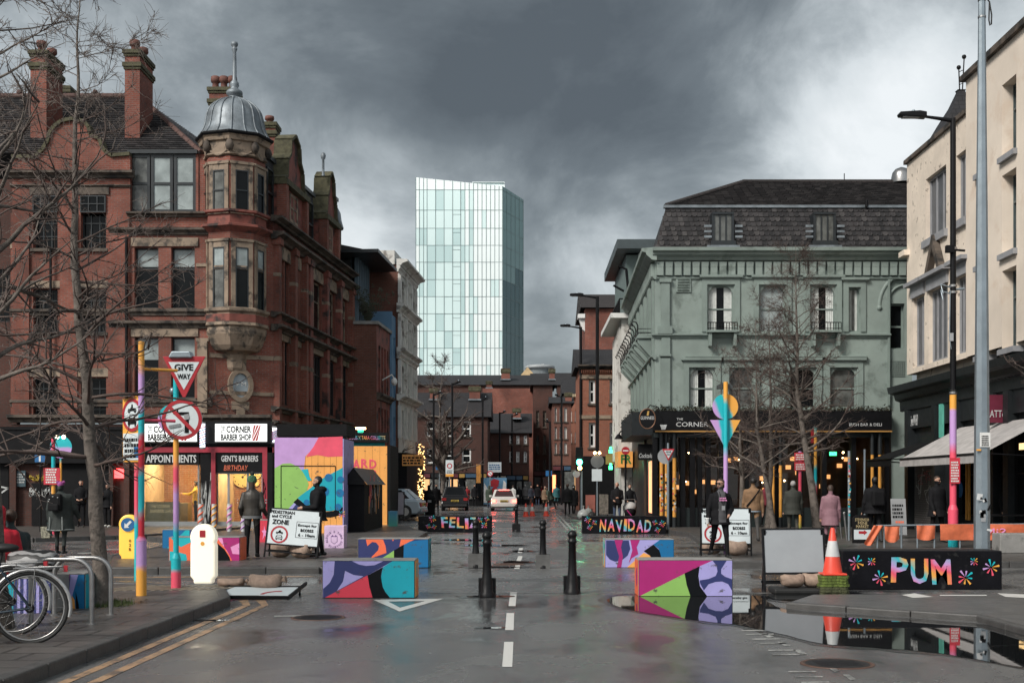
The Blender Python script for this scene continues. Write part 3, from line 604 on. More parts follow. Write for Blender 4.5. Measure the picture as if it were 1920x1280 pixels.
for k in (-1, 0, 1, -2):                        # windows on the turret's street faces
    a0 = ph + R(45 * k); p0 = TC + Vector((math.cos(a0), math.sin(a0), 0)) * RT; p1 = TC + Vector((math.cos(a0 + R(45)), math.sin(a0 + R(45)), 0)) * RT
    ft = Fr((p0.x, p0.y), (p1 - p0)); L = (p1 - p0).length
    for (y0, y1, sp_) in ((325, 400, .5), (468, 581, .66)):
        z0, z1 = tz(y1), tz(y0)
        b = ft.mb(); b.box(.04, .2, -.07, .03, z0, z1 + .22); b.box(L - .2, L - .04, -.07, .03, z0, z1 + .22); b.box(.2, L - .2, -.06, .03, z1, z1 + .2)
        b.box(.0, L, -.11, .03, z0 - .14, z0); b.box(.0, L, -.1, .03, z1 + .22, z1 + .32)
        if y0 > 400: b.box(.2, L - .2, -.055, .03, z0 + (z1 - z0) * .64, z0 + (z1 - z0) * .70)
        wpart(b, 'window_surround', STONE, A)
        window(ft, A, .2, L - .2, z0, z1, -.065, 1, 2, DKFRAME, GLASSG if k in (-1,) else GLASSD, split=(sp_,), bar=.025, fw=.045, blind=.3 if y0 > 400 else None)
# dome, ribs and finial
dc = (TC.x, TC.y, 0); s5 = (YA + .75) / F / 5.33; zb = lambda y: ZZ(60 + y / 5.33, YA + .75)
prof = [(352, 1085), (345, 1068), (322, 1040), (303, 1000), (292, 960), (285, 920), (276, 870), (262, 820), (240, 780), (205, 745), (160, 712), (110, 690), (62, 672)]
b = MB(); b.lathe([(r * s5, zb(y)) for r, y in prof], dc, 32); D = wpart(b, 'dome', LEAD, A)
for k in range(16):
    a = R(22.5 * k + 8); b = MB(); b.tube([(dc[0] + r * s5 * math.cos(a) * 1.01, dc[1] + r * s5 * math.sin(a) * 1.01, zb(y) + .01) for r, y in prof], .034, 6); wpart(b, 'rib', LEAD, D)
b = MB(); b.lathe([(r * s5, zb(y)) for r, y in ((70, 680), (58, 660), (58, 645), (80, 630), (82, 605), (70, 590), (40, 572), (36, 556), (46, 535), (42, 510), (26, 492), (22, 480), (20, 330), (17, 200), (28, 178), (28, 165), (16, 158), (33, 140), (36, 120), (28, 103), (2, 95))], dc, 16); wpart(b, 'finial', LEAD, D)
# cut corner wall below the turret, with the oval window
c0 = Vector((xa(392), YA, 0)); c1 = Vector((XX(512, YA + 1.3), YA + 1.3, 0)); fc = Fr((c0.x, c0.y), c1 - c0); LC = (c1 - c0).length
zc_ = lambda py: ZZ(py, YA + .5)
wall(fc, A, 0, LC, zc_(790), zc_(425), [], BR_RED, name='corner_wall')
for y0, y1 in ((664, 672), (733, 740)):
    b = fc.mb(); b.box(.0, LC, -.05, .03, zc_(y1), zc_(y0)); wpart(b, 'stone_band', STONE, A)
ov = fc.mb(); uo = fc.u(450); zo = zc_(722)
def oval(rx, rz, n=24): return [(uo + rx * math.cos(2 * math.pi * k / n), zo + rz * math.sin(2 * math.pi * k / n)) for k in range(n)]
oo, oi = oval(.50, .66), oval(.33, .47)
for k in range(24):
    p, q, r_, s_ = oo[k], oo[(k + 1) % 24], oi[(k + 1) % 24], oi[k]; ov.prism([p, q, r_, s_], -.14, .02)
ov.box(uo - .2, uo + .2, -.15, .0, zo + .6, zo + .86); ov.box(uo - .34, uo + .34, -.1, .0, zo - .95, zo - .62); ov.box(uo - .16, uo + .16, -.12, .0, zo - 1.15, zo - .9)
ovo = wpart(ov, 'oval_window', STONE, A); b = fc.mb(); b.quad(*[(x, -.02, z) for x, z in oi]); wpart(b, 'pane', M('pale_oval_glass', (.32, .38, .42), .2, .1, 2), ovo)
text('M', ovo, fc.M, uo + .05, zo - .02, .18, .16, WHITEP, -.03); b = fc.mb(); b.prism([(uo - .12, zo - .02), (uo - .04, zo + .08), (uo - .08, zo + .12), (uo - .12, zo + .09), (uo - .16, zo + .12), (uo - .2, zo + .08)], -.03, -.022); wpart(b, 'heart', WHITEP, ovo)
# street side: piers, deep-set windows, heavy string courses
fs = Fr((c1.x, c1.y), (.090, 1)); LS = fs.u(657)
sz = lambda py: ZZ(py, YA + .6)
bays = [(517, 524), (526, 532), (534, 541), (552, 560), (583, 603), (611, 628), (635, 651)]
so_ = []; U = fs.u
for i, (x0, x1) in enumerate(bays):
    so_ += [(U(x0), U(x1), sz(580), sz(470)), (U(x0), U(x1), sz(752), sz(628))]
wall(fs, A, 0, LS, sz(800), sz(404), so_, BR_RED, .45, name='street_wall')
for i, (x0, x1) in enumerate(bays):
    window(fs, A, U(x0), U(x1), sz(580), sz(470), .12, 1 if i < 4 else 2, 2, STONE if i > 3 else DKFRAME, GLASSD, fw=.09, split=(.62,))
    window(fs, A, U(x0), U(x1), sz(752), sz(628), .08, 1 if i < 4 else 4, 2, DKFRAME, GLASSD, fw=.06, split=(.66,))
for px, w_ in ((513, .5), (545, .38), (566, .3), (574, .5), (606, .45), (631, .42), (654, .4)):
    u = U(px); b = fs.mb(); b.box(max(u - w_ / 2, .01), min(u + w_ / 2, LS), -.26, .05, sz(790), sz(432)); b.box(max(u - w_ / 2, .01) - .06, min(u + w_ / 2, LS) + .06, -.33, .05, sz(452), sz(440)); wpart(b, 'pier', BR_RED if px not in (574, 606, 631) else TERRA, A)
    for y0, y1 in ((505, 512), (664, 672)):
        b = fs.mb(); b.box(max(u - w_ / 2, .01) - .004, min(u + w_ / 2, LS) + .004, -.268, .05, sz(y1), sz(y0)); wpart(b, 'stone_band', STONE, A)
for (x0, x1) in ((516, 542), (550, 562), (581, 604), (609, 629), (634, 652)):
    for q, r_ in ((470, 446), (628, 612)): b = fs.mb(); b.box(U(x0), U(x1), -.08, .04, sz(q), sz(r_)); wpart(b, 'lintel', STONE, A)
    b = fs.mb(); b.box(U(x0), U(x1), -.1, .04, sz(604), sz(588)); wpart(b, 'panel', TERRA, A)
for (y0, y1, o_) in ((442, 428, .48), (408, 398, .42), (590, 580, .4), (616, 604, .46), (770, 760, .3), (796, 786, .25)): band(fs, A, -.15, LS + .25, cprof(sz(y0), sz(y1), o_), STONE_D)
b = fs.mb(); b.box(0, LS, .0, .3, sz(428), sz(400)); wpart(b, 'parapet', TERRA, A)
# roof storey of the street side: two Dutch gables, lead dormers, far dome
def sgable(px0, px1, py_t, y=.0):
    u0, u1 = U(px0), U(px1); um = (u0 + u1) / 2; w2 = (u1 - u0) / 2; z0 = sz(402); zt = ZZ(py_t, fs.o.y + fs.d.y * um); h = zt - z0
    pts = [(u0, z0), (u1, z0), (u1, z0 + h * .45), (um + w2 * .72, z0 + h * .5), (um + w2 * .66, z0 + h * .68), (um + w2 * .42, z0 + h * .76), (um + w2 * .36, z0 + h * .92), (um, z0 + h), (um - w2 * .36, z0 + h * .92), (um - w2 * .42, z0 + h * .76), (um - w2 * .66, z0 + h * .68), (um - w2 * .72, z0 + h * .5), (u0, z0 + h * .45)]
    b = fs.mb(); b.prism(pts, y - .1, y + .35); g = wpart(b, 'street_gable', TERRA, A)
    b = fs.mb()
    for (p, q) in zip(pts[2:], pts[3:]):
        n_ = Vector((q[1] - p[1], -(q[0] - p[0]))).normalized() * .12; b.prism([p, q, (q[0] + n_.x, q[1] + n_.y), (p[0] + n_.x, p[1] + n_.y)], y - .25, y + .5)
    b.box(u0 - .1, u1 + .1, y - .35, y + .4, z0 + h * .40, z0 + h * .46); wpart(b, 'coping', MOSS, g)
    window(fs, g, um - w2 * .35, um + w2 * .35, z0 + h * .08, z0 + h * .38, y - .13, 2, 2, STONE, GLASSD, fw=.12)
    for uu in (u0 + .12, u1 - .12): b = fs.mb(); b.box(uu - .16, uu + .16, y - .3, y + .1, z0, z0 + h * .4); wpart(b, 'pier', BR_RED, g)
sgable(524, 566, 258); sgable(602, 626, 326)
for (x0, x1, yt) in ((508, 524, 300), (571, 597, 358), (628, 640, 372)):
    b = fs.mb(); b.box(U(x0), U(x1), .25, 2.2, sz(402), ZZ(yt, fs.Y((x0 + x1) / 2))); o = wpart(b, 'dormer', SLATE, A)
    b = fs.mb(); b.box(U(x0) - .1, U(x1) + .1, .15, 2.3, ZZ(yt, fs.Y((x0 + x1) / 2)) + .002, ZZ(yt, fs.Y((x0 + x1) / 2)) + .16); wpart(b, 'dormer_roof', DKFRAME, o)
    window(fs, o, U(x0) + .15, U(x1) - .15, sz(398), ZZ(yt, fs.Y((x0 + x1) / 2)) - .35, .18, 1, 2)
b = fs.mb(); b.quad((0, .35, sz(402)), (LS, .35, sz(402)), (LS, 5, sz(402) + 3.2), (0, 5, sz(402) + 3.2)); b.quad((LS, .35, sz(402)), (LS, 9, sz(402)), (LS, 5, sz(402) + 3.2)); b.quad((0, 5, sz(402) + 3.2), (LS, 5, sz(402) + 3.2), (LS, 9, sz(402)), (0, 9, sz(402))); wpart(b, 'roof', SLATE, A)
b = fs.mb(); b.box(LS - .02, LS, .0, 8, 0, sz(402)); wpart(b, 'end_wall', BR_DARK, A)
fc2 = fs.M @ Vector((U(640), 1.0, 0)); zz = lambda py: ZZ(py, fc2.y)
b = MB(); b.lathe([(.98, zz(470)), (.98, zz(428))], (fc2.x, fc2.y, 0), 10); wpart(b, 'turret_wall', STONE_D, A)
b = MB(); b.lathe([(1.1, zz(428)), (1.0, zz(415)), (.95, zz(400)), (.75, zz(385)), (.4, zz(374)), (.05, zz(370))], (fc2.x, fc2.y, 0), 14); wpart(b, 'dome', LEAD, A)
ff = P(606, 330, fs.Y(606)); b = MB(); b.lathe([(.08, 0), (.06, .1), (.055, .75), (.1, .8), (.12, .92), (.09, 1.03), (.01, 1.08)], tuple(ff), 10); wpart(b, 'finial', LEAD, A)
# ---- ground floor: two barber shop bays, the darker bar front to their side
fg = frontal(YA - .12); xg = lambda px: XX(px, YA - .12); zg = lambda py: ZZ(py, YA - .12)
b = fg.mb(); b.box(xg(-230), xg(258), .12, .5, 0, zg(795)); wpart(b, 'bar_front_wall', BR_DARK, A)
for (x0, x1, y0, y1) in ((58, 88, 905, 985), (98, 205, 820, 988), (-60, 15, 830, 988)):
    b = fg.mb(); b.box(xg(x0), xg(x1), .06, .13, zg(y1), zg(y0)); wpart(b, 'shutter', BLACKM, A)
b = fg.mb(); b.box(xg(-200), xg(232), -.18, .2, zg(868), zg(800)); b.box(xg(-200), xg(232), -.22, .2, zg(806), zg(800)); wpart(b, 'fascia', BLACKM, A)
for x0, x1 in ((20, 32), (206, 214), (234, 244)):
    b = fg.mb(); b.box(xg(x0), xg(x1), -.12, .2, .12, zg(868)); wpart(b, 'pier', BR_DARK, A)
b = fg.mb(); b.box(xg(208), xg(236), .02, .1, zg(896), zg(878)); wpart(b, 'neon_sign', GLOWRED, A)
def scribble(parent, fr, x0, x1, z0, z1, y, mat, n=5, seed=1, r=.014, name='graffiti'):
    rr = random.Random(seed); b = fr.mb()
    for k in range(n):
        a = x0 + (x1 - x0) * k / n; wd = (x1 - x0) / n; pts = []
        for i in range(9): pts.append((a + wd * rr.uniform(-.1, 1.2), y, z0 + (z1 - z0) * rr.random()))
        sm = []
        for p, q in zip(pts, pts[1:]): sm += [Vector(p).lerp(Vector(q), t) for t in (0, .5)]
        for p, q in zip(sm, sm[1:]):
            d = (q - p); 
            if d.length < 1e-4: continue
            m_ = Vector((-d.z, 0, d.x)).normalized() * r; b.quad(p - m_, q - m_, q + m_, p + m_)
    return wpart(b, name, mat, parent)
GRAF = M('graffiti_white', (.42, .43, .42), .7, .2, 6)
scribble(A, fg, xg(54), xg(98), zg(932), zg(913), .05, GRAF, 6, 4, .025); scribble(A, fg, xg(-40), xg(12), zg(935), zg(900), .05, GRAF, 2, 8, .03)
scribble(A, fg, xg(55), xg(85), zg(902), zg(888), .05, M('graffiti_yellow', (.4, .27, .03), .7), 3, 9, .02)
b = fg.mb(); b.box(xg(26), xg(48), -.02, .06, zg(912), zg(882)); wpart(b, 'notice_board', M('notice_board', (.04, .07, .085), .4), A)
scrawl(A, fg.M, xg(29), zg(905), .37, .4, GRAF, -.026, True, 4)
def sh(px): return XX(px, YA)
FRED = M('red_shop_timber', (.30, .022, .04), .45, .2, 3)
b = fg.mb(); b.box(xg(258), xg(510), -.2, .4, zg(832), zg(790)); wpart(b, 'fascia', BLACK, A)
b = fg.mb(); b.box(xg(258), xg(513), -.1, .35, zg(848), zg(838)); wpart(b, 'beam', FRED, A)
b = fg.mb(); b.box(xg(258), xg(510), -.08, .35, zg(838), zg(832)); wpart(b, 'fascia_lip', BLACKM, A)
for (x0, x1, y0, y1) in ((270, 372, 795, 828), (407, 503, 795, 828)):
    b = fg.mb(); b.box(xg(x0), xg(x1), -.3, -.2, zg(y1), zg(y0)); sgn = wpart(b, 'lit_sign', GLOWSIGN, A)
    k = (x1 - x0) / 96
    text('THE', sgn, fg.M @ Matrix.Translation((xg(x0 + 11 * k + 8), 0, zg(812))) @ Matrix.Rotation(R(-90), 4, 'Y'), 0, 0, .28, .15, SIGNK, -.304)
    text('CORNER', sgn, fg.M, xg(x0 + 21 * k), zg(811.5), 46 * k / 48.8, .26, SIGNK, -.304, bold=.03)
    text('BARBER SHOP', sgn, fg.M, xg(x0 + 11 * k), zg(826), 56 * k / 48.8, .25, SIGNK, -.304, bold=.03)
    for i in range(4):
        u0 = xg(x0 + 68 * k + i * 5.6 - 2); zz0 = zg(826.5); zz1 = zg(798); b = fg.mb()
        lim = [(max(min(u0 + a, xg(x0 + 85 * k)), xg(x0 + 68 * k)), z) for a, z in ((-.16, zz0), (-.08, zz0), (.20, zz1), (.12, zz1))]
        b.prism(lim, -.306, -.301); wpart(b, 'stripe', SIGNR, sgn)
# interior: floor, back wall, ceiling with lamps, counter, mirror, clocks, chairs
for (x0, x1) in ((264, 372), (404, 492)):
    u0, u1 = xg(x0), xg(x1)
    b = fg.mb(); b.box(u0 - .05, u1 + .05, 3.2, 3.3, .1, zg(850)); wpart(b, 'inner_wall', BRICKIN, A)
    b = fg.mb(); b.box(u0 - .1, u0 - .05, .3, 3.3, .1, zg(850)); b.box(u1 + .05, u1 + .1, .3, 3.3, .1, zg(850)); b.box(u0 - .1, u1 + .1, .3, 3.3, zg(850), zg(846)); b.box(u0 - .1, u1 + .1, .3, 3.3, .08, .12); wpart(b, 'inner_shell', M('inner_plaster', (.62, .5, .34), .7), A)
    for q in (.3, .7):
        b = fg.mb(); b.box(u0 + (u1 - u0) * q - .25, u0 + (u1 - u0) * q + .25, .9, 2.2, zg(850) - .05, zg(850) - .002); wpart(b, 'ceiling_light', glow('shop_ceiling_light', (1.0, .74, .42), 9), A)
b = fg.mb(); b.box(xg(266), xg(340), .9, 1.5, .12, 1.0); wpart(b, 'counter', M('shop_counter', (.55, .45, .28), .6), A)
b = fg.mb(); b.box(xg(270), xg(336), .16, .17, .25, 1.05); wpart(b, 'frosted_film', M('frosted_film', (.55, .47, .28), .6), A)
text('THE CORNER', A, fg.M, xg(280), .82, .75, .13, M('film_letter', (.33, .28, .16), .6), .152); text('BARBER SHOP', A, fg.M, xg(280), .63, .95, .13, M('film_letter', (.33, .28, .16), .6), .152)
for px, py, r_ in ((371, 902, .2), (420, 893, .42), (446, 886, .22), (446, 904, .15)):
    b = fg.mb(); u, z = xg(px), zg(py); b.cyl((u, 3.1, z), (u, 3.19, z), r_, n=24); ck = wpart(b, 'wall_clock', M('clock_face', (.7, .58, .25), .4), A)
    b = fg.mb(); b.cyl((u, 3.09, z), (u, 3.099, z), r_ * .12, n=10)
    for i in range(12): b.cbox((u + r_ * .82 * math.sin(i * math.pi / 6), 3.095, z + r_ * .82 * math.cos(i * math.pi / 6)), (r_ * .1, .006, r_ * .1))
    b.cbox((u + r_ * .2, 3.093, z + r_ * .2), (r_ * .6, .006, r_ * .06), 0, 0, R(-45)); wpart(b, 'clock_hands', SIGNK, ck)
for (x0, x1, nm) in ((264, 372, 1), (404, 492, 2)):
    b = fg.mb(); b.box(xg(x0), xg(x1), .12, .2, .12, .3); b.box(xg(x0), xg(x0 + 3), .12, .2, .3, zg(870)); b.box(xg(x1 - 3), xg(x1), .12, .2, .3, zg(870))
    if nm == 2: b.box(xg(425), xg(429), .12, .2, .3, zg(885)); b.box(xg(461), xg(465), .12, .2, .3, zg(885)); b.box(xg(407), xg(489), .121, .199, zg(888), zg(885))
    o = wpart(b, 'shop_window', M('aluminium_frame', (.3, .31, .31), .4, .1, 3, metal=.6), A)
    b = fg.mb(); b.quad((xg(x0), .15, .3), (xg(x1), .15, .3), (xg(x1), .15, zg(870)), (xg(x0), .15, zg(870))); wpart(b, 'pane', GLASS, o)
b = fg.mb(); b.box(xg(258), xg(374), -.02, .2, zg(871), zg(848)); sg1 = wpart(b, 'sign_board', BLACK, A); text('APPOINTMENTS', sg1, fg.M, xg(274), zg(867), 94 / 48.8, .30, REFL, -.026, bold=.02); text('NO', sg1, fg.M, xg(259), zg(867), .24, .30, REFL, -.026, bold=.02)
b = fg.mb(); b.box(xg(404), xg(494), -.02, .2, zg(885), zg(848)); sg2 = wpart(b, 'sign_board', BLACK, A); text("GENT'S BARBERS", sg2, fg.M, xg(415), zg(865), 69 / 48.8, .24, REFL, -.026, bold=.02); text('BIRTHDAY', sg2, fg.M, xg(420), zg(882), 45 / 48.8, .21, M('birthday_orange', (.7, .16, .08), .6), -.026, shear=.2)
for (x0, x1) in ((397, 405), (493, 502)):
    b = fg.mb(); b.box(xg(x0), xg(x1), -.1, .25, .12, zg(848)); wpart(b, 'shop_post', FRED, A)
b = fg.mb(); b.box(xg(376), xg(397), -.05, .25, .12, zg(848)); wpart(b, 'shop_pier', BLACKM, A); scribble(A, fg, xg(378), xg(395), zg(985), zg(885), -.055, GRAF, 3, 11, .016); scribble(A, fg, xg(494), xg(501), zg(960), zg(890), -.105, BLACKM, 1, 12, .012)
b = fg.mb(); b.box(xg(502), xg(512), -.1, .3, .12, zg(835)); wpart(b, 'shop_pier', BLACKM, A)
b = fg.mb(); b.box(xg(258), xg(510), -.15, .5, .0, .16); wpart(b, 'step', CONC, A)
def barber_pole(px, y0, y1):
    u, z0, z1 = xg(px), zg(y1), zg(y0); o = thing('barber_pole', 'lit striped barber pole %s' % ('between the two barber shop signs' if px < 400 else 'at the alley corner of the barber shop'), 'barber pole', tuple(fg.M @ Vector((u, -.42, z0))), 0, 'barber poles')
    b = MB(); b.cyl((0, 0, .06), (0, 0, z1 - z0 - .06), .10, n=16); part(b, 'tube', glow('barber_pole_white', (.75, .78, .9), .9), o)
    for q in (0, z1 - z0 - .06): b = MB(); b.cyl((0, 0, q), (0, 0, q + .06), .12, n=16); part(b, 'end_cap', STEEL, o)
    for k in range(8):
        b = MB(); h0 = .08 + k * (z1 - z0 - .3) / 8; pts = [(.106 * math.cos(R(a)), .106 * math.sin(R(a)), h0 + .16 * (a + 200) / 220) for a in range(-200, 21, 20)]
        b.tube(pts, .018, 4); part(b, 'stripe', SIGNR if k % 2 else SIGNB, o)
barber_pole(385, 792, 842)
barber_pole(520, 800, 832)
# ================================================================ street beyond, left side
def facade_windows(fr, parent, cols, rows, fm, pm, sill=None, y=.2, **k):
    for (a, c) in cols:
        for (z0, z1) in rows: window(fr, parent, a, c, z0, z1, y, fm=fm, pm=pm, sill=sill, **k)
fbf = frontal(61.0); xb = lambda px: XX(px, 61.0); zb_ = lambda py: ZZ(py, 61.0)
B = thing('brick_annexe', 'low brown brick annexe with a glazed penthouse next to the corner building', 'building', (-8, 61, 0))
wall(fbf, B, xb(640), xb(706), 0, zb_(608), [], BR_BROWN)
fb = Fr((xb(706), 61.0), (.06, 1)); LB = fb.u(731)
bw = [(.5, 1.0), (1.35, 1.85), (2.2, 2.7), (3.0, 3.4)]; zr = [(fb.z(715, 745), fb.z(715, 650)), (fb.z(715, 850), fb.z(715, 765))]
wall(fb, B, 0, LB, 0, zb_(608), [(a, c, z0, z1) for a, c in bw for z0, z1 in zr], TERRA, name='street_wall')
facade_windows(fb, B, bw, zr, TERRA, GLASSD, None, .12)
b = fbf.mb(); b.box(xb(640), xb(706) + .12, -.12, .5, zb_(608) + .002, zb_(602)); wpart(b, 'coping', CONC, B); b = fb.mb(); b.box(.3, LB, -.12, .5, zb_(608) + .002, zb_(602)); wpart(b, 'coping', CONC, B)
band(fb, B, 0, LB, cprof(fb.z(715, 752), fb.z(715, 740), .3), STONE_D)
b = fb.mb(); b.tube([(1.6, 0, fb.z(722, 715)), (1.6, -.5, fb.z(722, 705)), (1.6, -.62, fb.z(722, 712))], .04); b.ball((1.6, -.62, fb.z(722, 718)), .16, 12, 1.3); wpart(b, 'security_camera', WHITEP, B)
z0, z1 = zb_(602), ZZ(486, 62)
b = fbf.mb(); b.box(xb(640), xb(664), .9, .96, z0, z1); wpart(b, 'penthouse_glass', GLASSG, B)
for px in (657, 664): b = fbf.mb(); b.box(xb(px) - .1, xb(px) + .1, .8, 1.0, z0, z1); wpart(b, 'mullion', M('blue_grey_steel', (.10, .15, .19), .5), B)
for k in range(6): b = fb.mb(); b.box(.5 + k * .55, .62 + k * .55, 1.1 - .1, 1.25, z0, z1); wpart(b, 'mullion', M('blue_grey_steel', (.10, .15, .19), .5), B)
b = fb.mb(); b.box(.4, LB, 1.2, 1.3, z0, z1); wpart(b, 'penthouse_glass', GLASSD, B)
b = fb.mb(); b.box(-.9, LB + .8, -.25, 3.5, z1, z1 + .16); wpart(b, 'penthouse_roof', DKFRAME, B)
b = fb.mb(); b.quad((-.6, .3, z1 + .16), (LB + 1.2, .3, z1 + .16), (LB + 1, 3, z1 + .75), (-.5, 3, z1 + .75)); b.quad((-.6, .3, z1 + .16), (-.5, 3, z1 + .75), (-.6, 3.4, z1 + .16)); b.quad((-.5, 3, z1 + .75), (LB + 1, 3, z1 + .75), (LB + 1, 9, z1 + .7), (-.5, 9, z1 + .7)); wpart(b, 'roof', TILE, B)
BL = thing('blue_building', 'narrow blue rendered house between the brick annexe and the white stucco building', 'building', (-7.2, 65, 0))
fbl = Fr((fb.M @ Vector((LB, -.1, 0)))[:2], (.06, 1)); L2 = fbl.u(742)
wall(frontal(fbl.o.y), BL, fbl.o.x - 3, fbl.o.x, 0, ZZ(584, 65), [], BLUEW, name='front_wall')
bo = [(.55, 1.0, fbl.z(735, a), fbl.z(735, c)) for a, c in ((668, 630), (745, 700), (825, 780))]
wall(fbl, BL, 0, L2, 0, ZZ(590, 65), bo, BLUEW, name='street_wall')
for o_ in bo: window(fbl, BL, *o_, .2)
WH = thing('white_stucco_building', 'white stucco building with heavy cornices and tall paired windows', 'building', (-7, 67, 0))
fw = Fr((fbl.M @ Vector((L2, -.15, 0)))[:2], (.06, 1)); L3 = fw.u(779)
wz = [(fw.z(757, a), fw.z(757, c)) for a, c in ((573, 530), (655, 603), (738, 687), (820, 770))]
wc = [(L3 * .16, L3 * .30), (L3 * .45, L3 * .59), (L3 * .74, L3 * .88)]
zt = fw.z(742, 490)
wall(frontal(fw.o.y), WH, fw.o.x - 5, fw.o.x - .0, 0, zt, [], BR_BROWN, name='flank_wall')
wall(fw, WH, 0, L3, 0, zt, [(a, c, z0, z1) for a, c in wc for z0, z1 in wz], WHITES, name='street_wall')
facade_windows(fw, WH, wc, wz, DKFRAME, GLASSD, None, .3)
for zz, o_ in ((zt - .1, .55), (wz[0][0] - .5, .4), (wz[1][0] - .45, .4), (wz[2][0] - .5, .45), (wz[0][1] + .25, .15), (wz[1][1] + .25, .2), (wz[2][1] + .25, .2)): band(fw, WH, -.35, L3 + .2, cprof(zz, zz + .32, o_), WHITES)
for u in (.12, L3 * .37, L3 * .665, L3 * .95):
    for z0, z1 in wz: b = fw.mb(); b.box(u - .2, u + .2, -.14, .02, z0 - .1, z1 + .2); wpart(b, 'pilaster', WHITES, WH)
b = fw.mb(); b.box(-.1, L3, .2, 3, zt, zt + .75); wpart(b, 'parapet', WHITES, WH)
b = fw.mb(); b.box(-.3, L3 + .1, -.5, .1, .0, fw.z(757, 850)); wpart(b, 'shopfront', BLACKM, WH)
b = fw.mb()
for k in range(120): b.ball((random.uniform(L3 * .55, L3), -.55, random.uniform(.6, 4.2)), .035, 4)
fl = wpart(b, 'fairy_lights', GLOWWARM, WH); fl['kind'] = 'stuff'
b = MB(); b.box(XX(752, 66) + .1, XX(795, 66), 65.6, 65.7, ZZ(873, 66), ZZ(852, 66)); ys = wpart(b, 'hanging_sign', PEACH, WH); scrawl(ys, frontal(65.6).M, XX(757, 66), ZZ(870, 66), 1.0, .45, SIGNK, -.004, True)
# shrubs: terrace plant and window-box
rb = random.Random(5)
def twigbush(name, label, c, w_, h, n, mat, mat2, cat='shrub', r=.006):
    o = thing(name, label, cat, c); b = MB(); b2 = MB()
    for k in range(n):
        a = rb.uniform(0, 6.28); l = rb.uniform(.4, 1); p = Vector((0, 0, 0)); pts = [p]
        for i in range(5):
            p = p + Vector((math.cos(a) * w_ * l / 5 * (i * .5 + .3), math.sin(a) * w_ * l / 5 * (i * .5 + .3), h * l / 5)) + Vector((rb.uniform(-1, 1), rb.uniform(-1, 1), rb.uniform(-1, 1))) * h * .03; pts.append(p)
            for q in range(5):
                d = Vector((rb.uniform(-1, 1), rb.uniform(-1, 1), rb.uniform(-.6, 1))) * h * .07; s = h * .022; e = p + d
                b2.quad(e + Vector((s, 0, 0)), e + Vector((0, s * .4, s)), e - Vector((s, 0, 0)), e - Vector((0, 0, s * .6)))
        b.tube(pts, [r * (1.6 - i * .25) for i in range(6)], 3, False)
    part(b, 'stems', mat, o); q = part(b2, 'foliage', mat2, o); q['kind'] = 'stuff'; return o
LEAFD = M('dark_leaf', (.035, .042, .022), .7, .4, 9)
twigbush('terrace_shrub', 'leggy shrub growing on the annexe roof terrace below the penthouse', (XX(690, 61.6), 61.7, zb_(602)), 1.1, 1.9, 46, TWIG, LEAFD)
twigbush('window_box_plants', 'dark green plants over the white stucco shopfront', (XX(755, 67.5), 67.5, ZZ(848, 67)), 1.4, .5, 26, TWIG, LEAFD)
# ================================================================ far end of the street
def house(name, label, px0, px1, pyt, Y, mat, cols, rows, roof=None, fm=WFRAME, pm=GLASSD, depth=8, rmat=None, pyb=None, side=None, shop=None, rows_n=2):
    o = thing(name, label, 'building', (XX((px0 + px1) / 2, Y), Y, 0)); fr = frontal(Y); x = lambda p: XX(p, Y); z = lambda p: ZZ(p, Y)
    ops = [(x(a), x(c), z(d), z(e)) for a, c in cols for e, d in rows]
    wall(fr, o, x(px0), x(px1), 0, z(pyt), ops, mat)
    for q in ops: window(fr, o, *q, .15, fm=fm, pm=pm, sill=STONE_D, rows=rows_n, fw=.12, bar=.05)
    b = MB(); b.box(x(px0), x(px0) + .01, Y + .36, Y + depth, 0, z(pyt)); b.box(x(px1) - .01, x(px1), Y + .36, Y + depth, 0, z(pyt)); b.box(x(px0), x(px1), Y + depth, Y + depth + .01, 0, z(pyt)); wpart(b, 'flank_wall', mat, o)
    if roof:
        zr_ = ZZ(roof, Y + depth * .45); a, c = x(px0) - .3, x(px1) + .3; e = z(pyt) + .02; ym = Y + depth * .45; ye = Y + depth
        b = MB(); b.quad((a, Y - .3, e), (c, Y - .3, e), (c, ym, zr_), (a, ym, zr_)); b.quad((c, ye, e), (a, ye, e), (a, ym, zr_), (c, ym, zr_)); b.quad((a, Y - .3, e), (a, ym, zr_), (a, ye, e)); b.quad((c, Y - .3, e), (c, ye, e), (c, ym, zr_)); wpart(b, 'roof', rmat or SLATE, o)
    if shop: b = MB(); b.box(x(px0) + .02, x(px1) - .02, Y - .25, Y, 0, z(shop)); wpart(b, 'shopfront', BLACKM, o)
    return o
house('warehouse', 'long dark brick warehouse with low slate roof below the glass tower', 640, 1003, 722, 132, BR_DARK, [], [], 703, depth=14)
house('brick_building', 'blank red brick block rising behind the terrace at the end of the street', 905, 1004, 728, 126, BR_RED, [], [], depth=5)
house('terrace_house', 'dark two storey brick terrace with white sash windows at the street end', 770, 914, 782, 104, BR_DARK, [(800, 815), (829, 848), (866, 883)], [(789, 818), (840, 868)], 736, shop=886)
T3 = house('side_row', 'low brick row with sloping slate roof stepping down behind the white car', 914, 992, 812, 112, BR_DARK, [(955, 961), (968, 974), (982, 988)], [(816, 832), (846, 866)], 775, shop=890, depth=10)
house('banded_building', 'narrow sooty brick building with pale stone bands and a gabled top', 1000, 1036, 722, 118, BR_DARK, [(1005, 1011), (1018, 1024)], [(770, 800), (815, 850), (860, 880)], 700, fm=STONE_D)
house('purple_brick_building', 'dark purple brown brick building with rows of small windows', 1036, 1071, 756, 112, BR_BROWN, [(1040, 1044), (1049, 1053), (1058, 1063)], [(764, 790), (800, 822), (830, 850)], 744, fm=WHITES, shop=872)
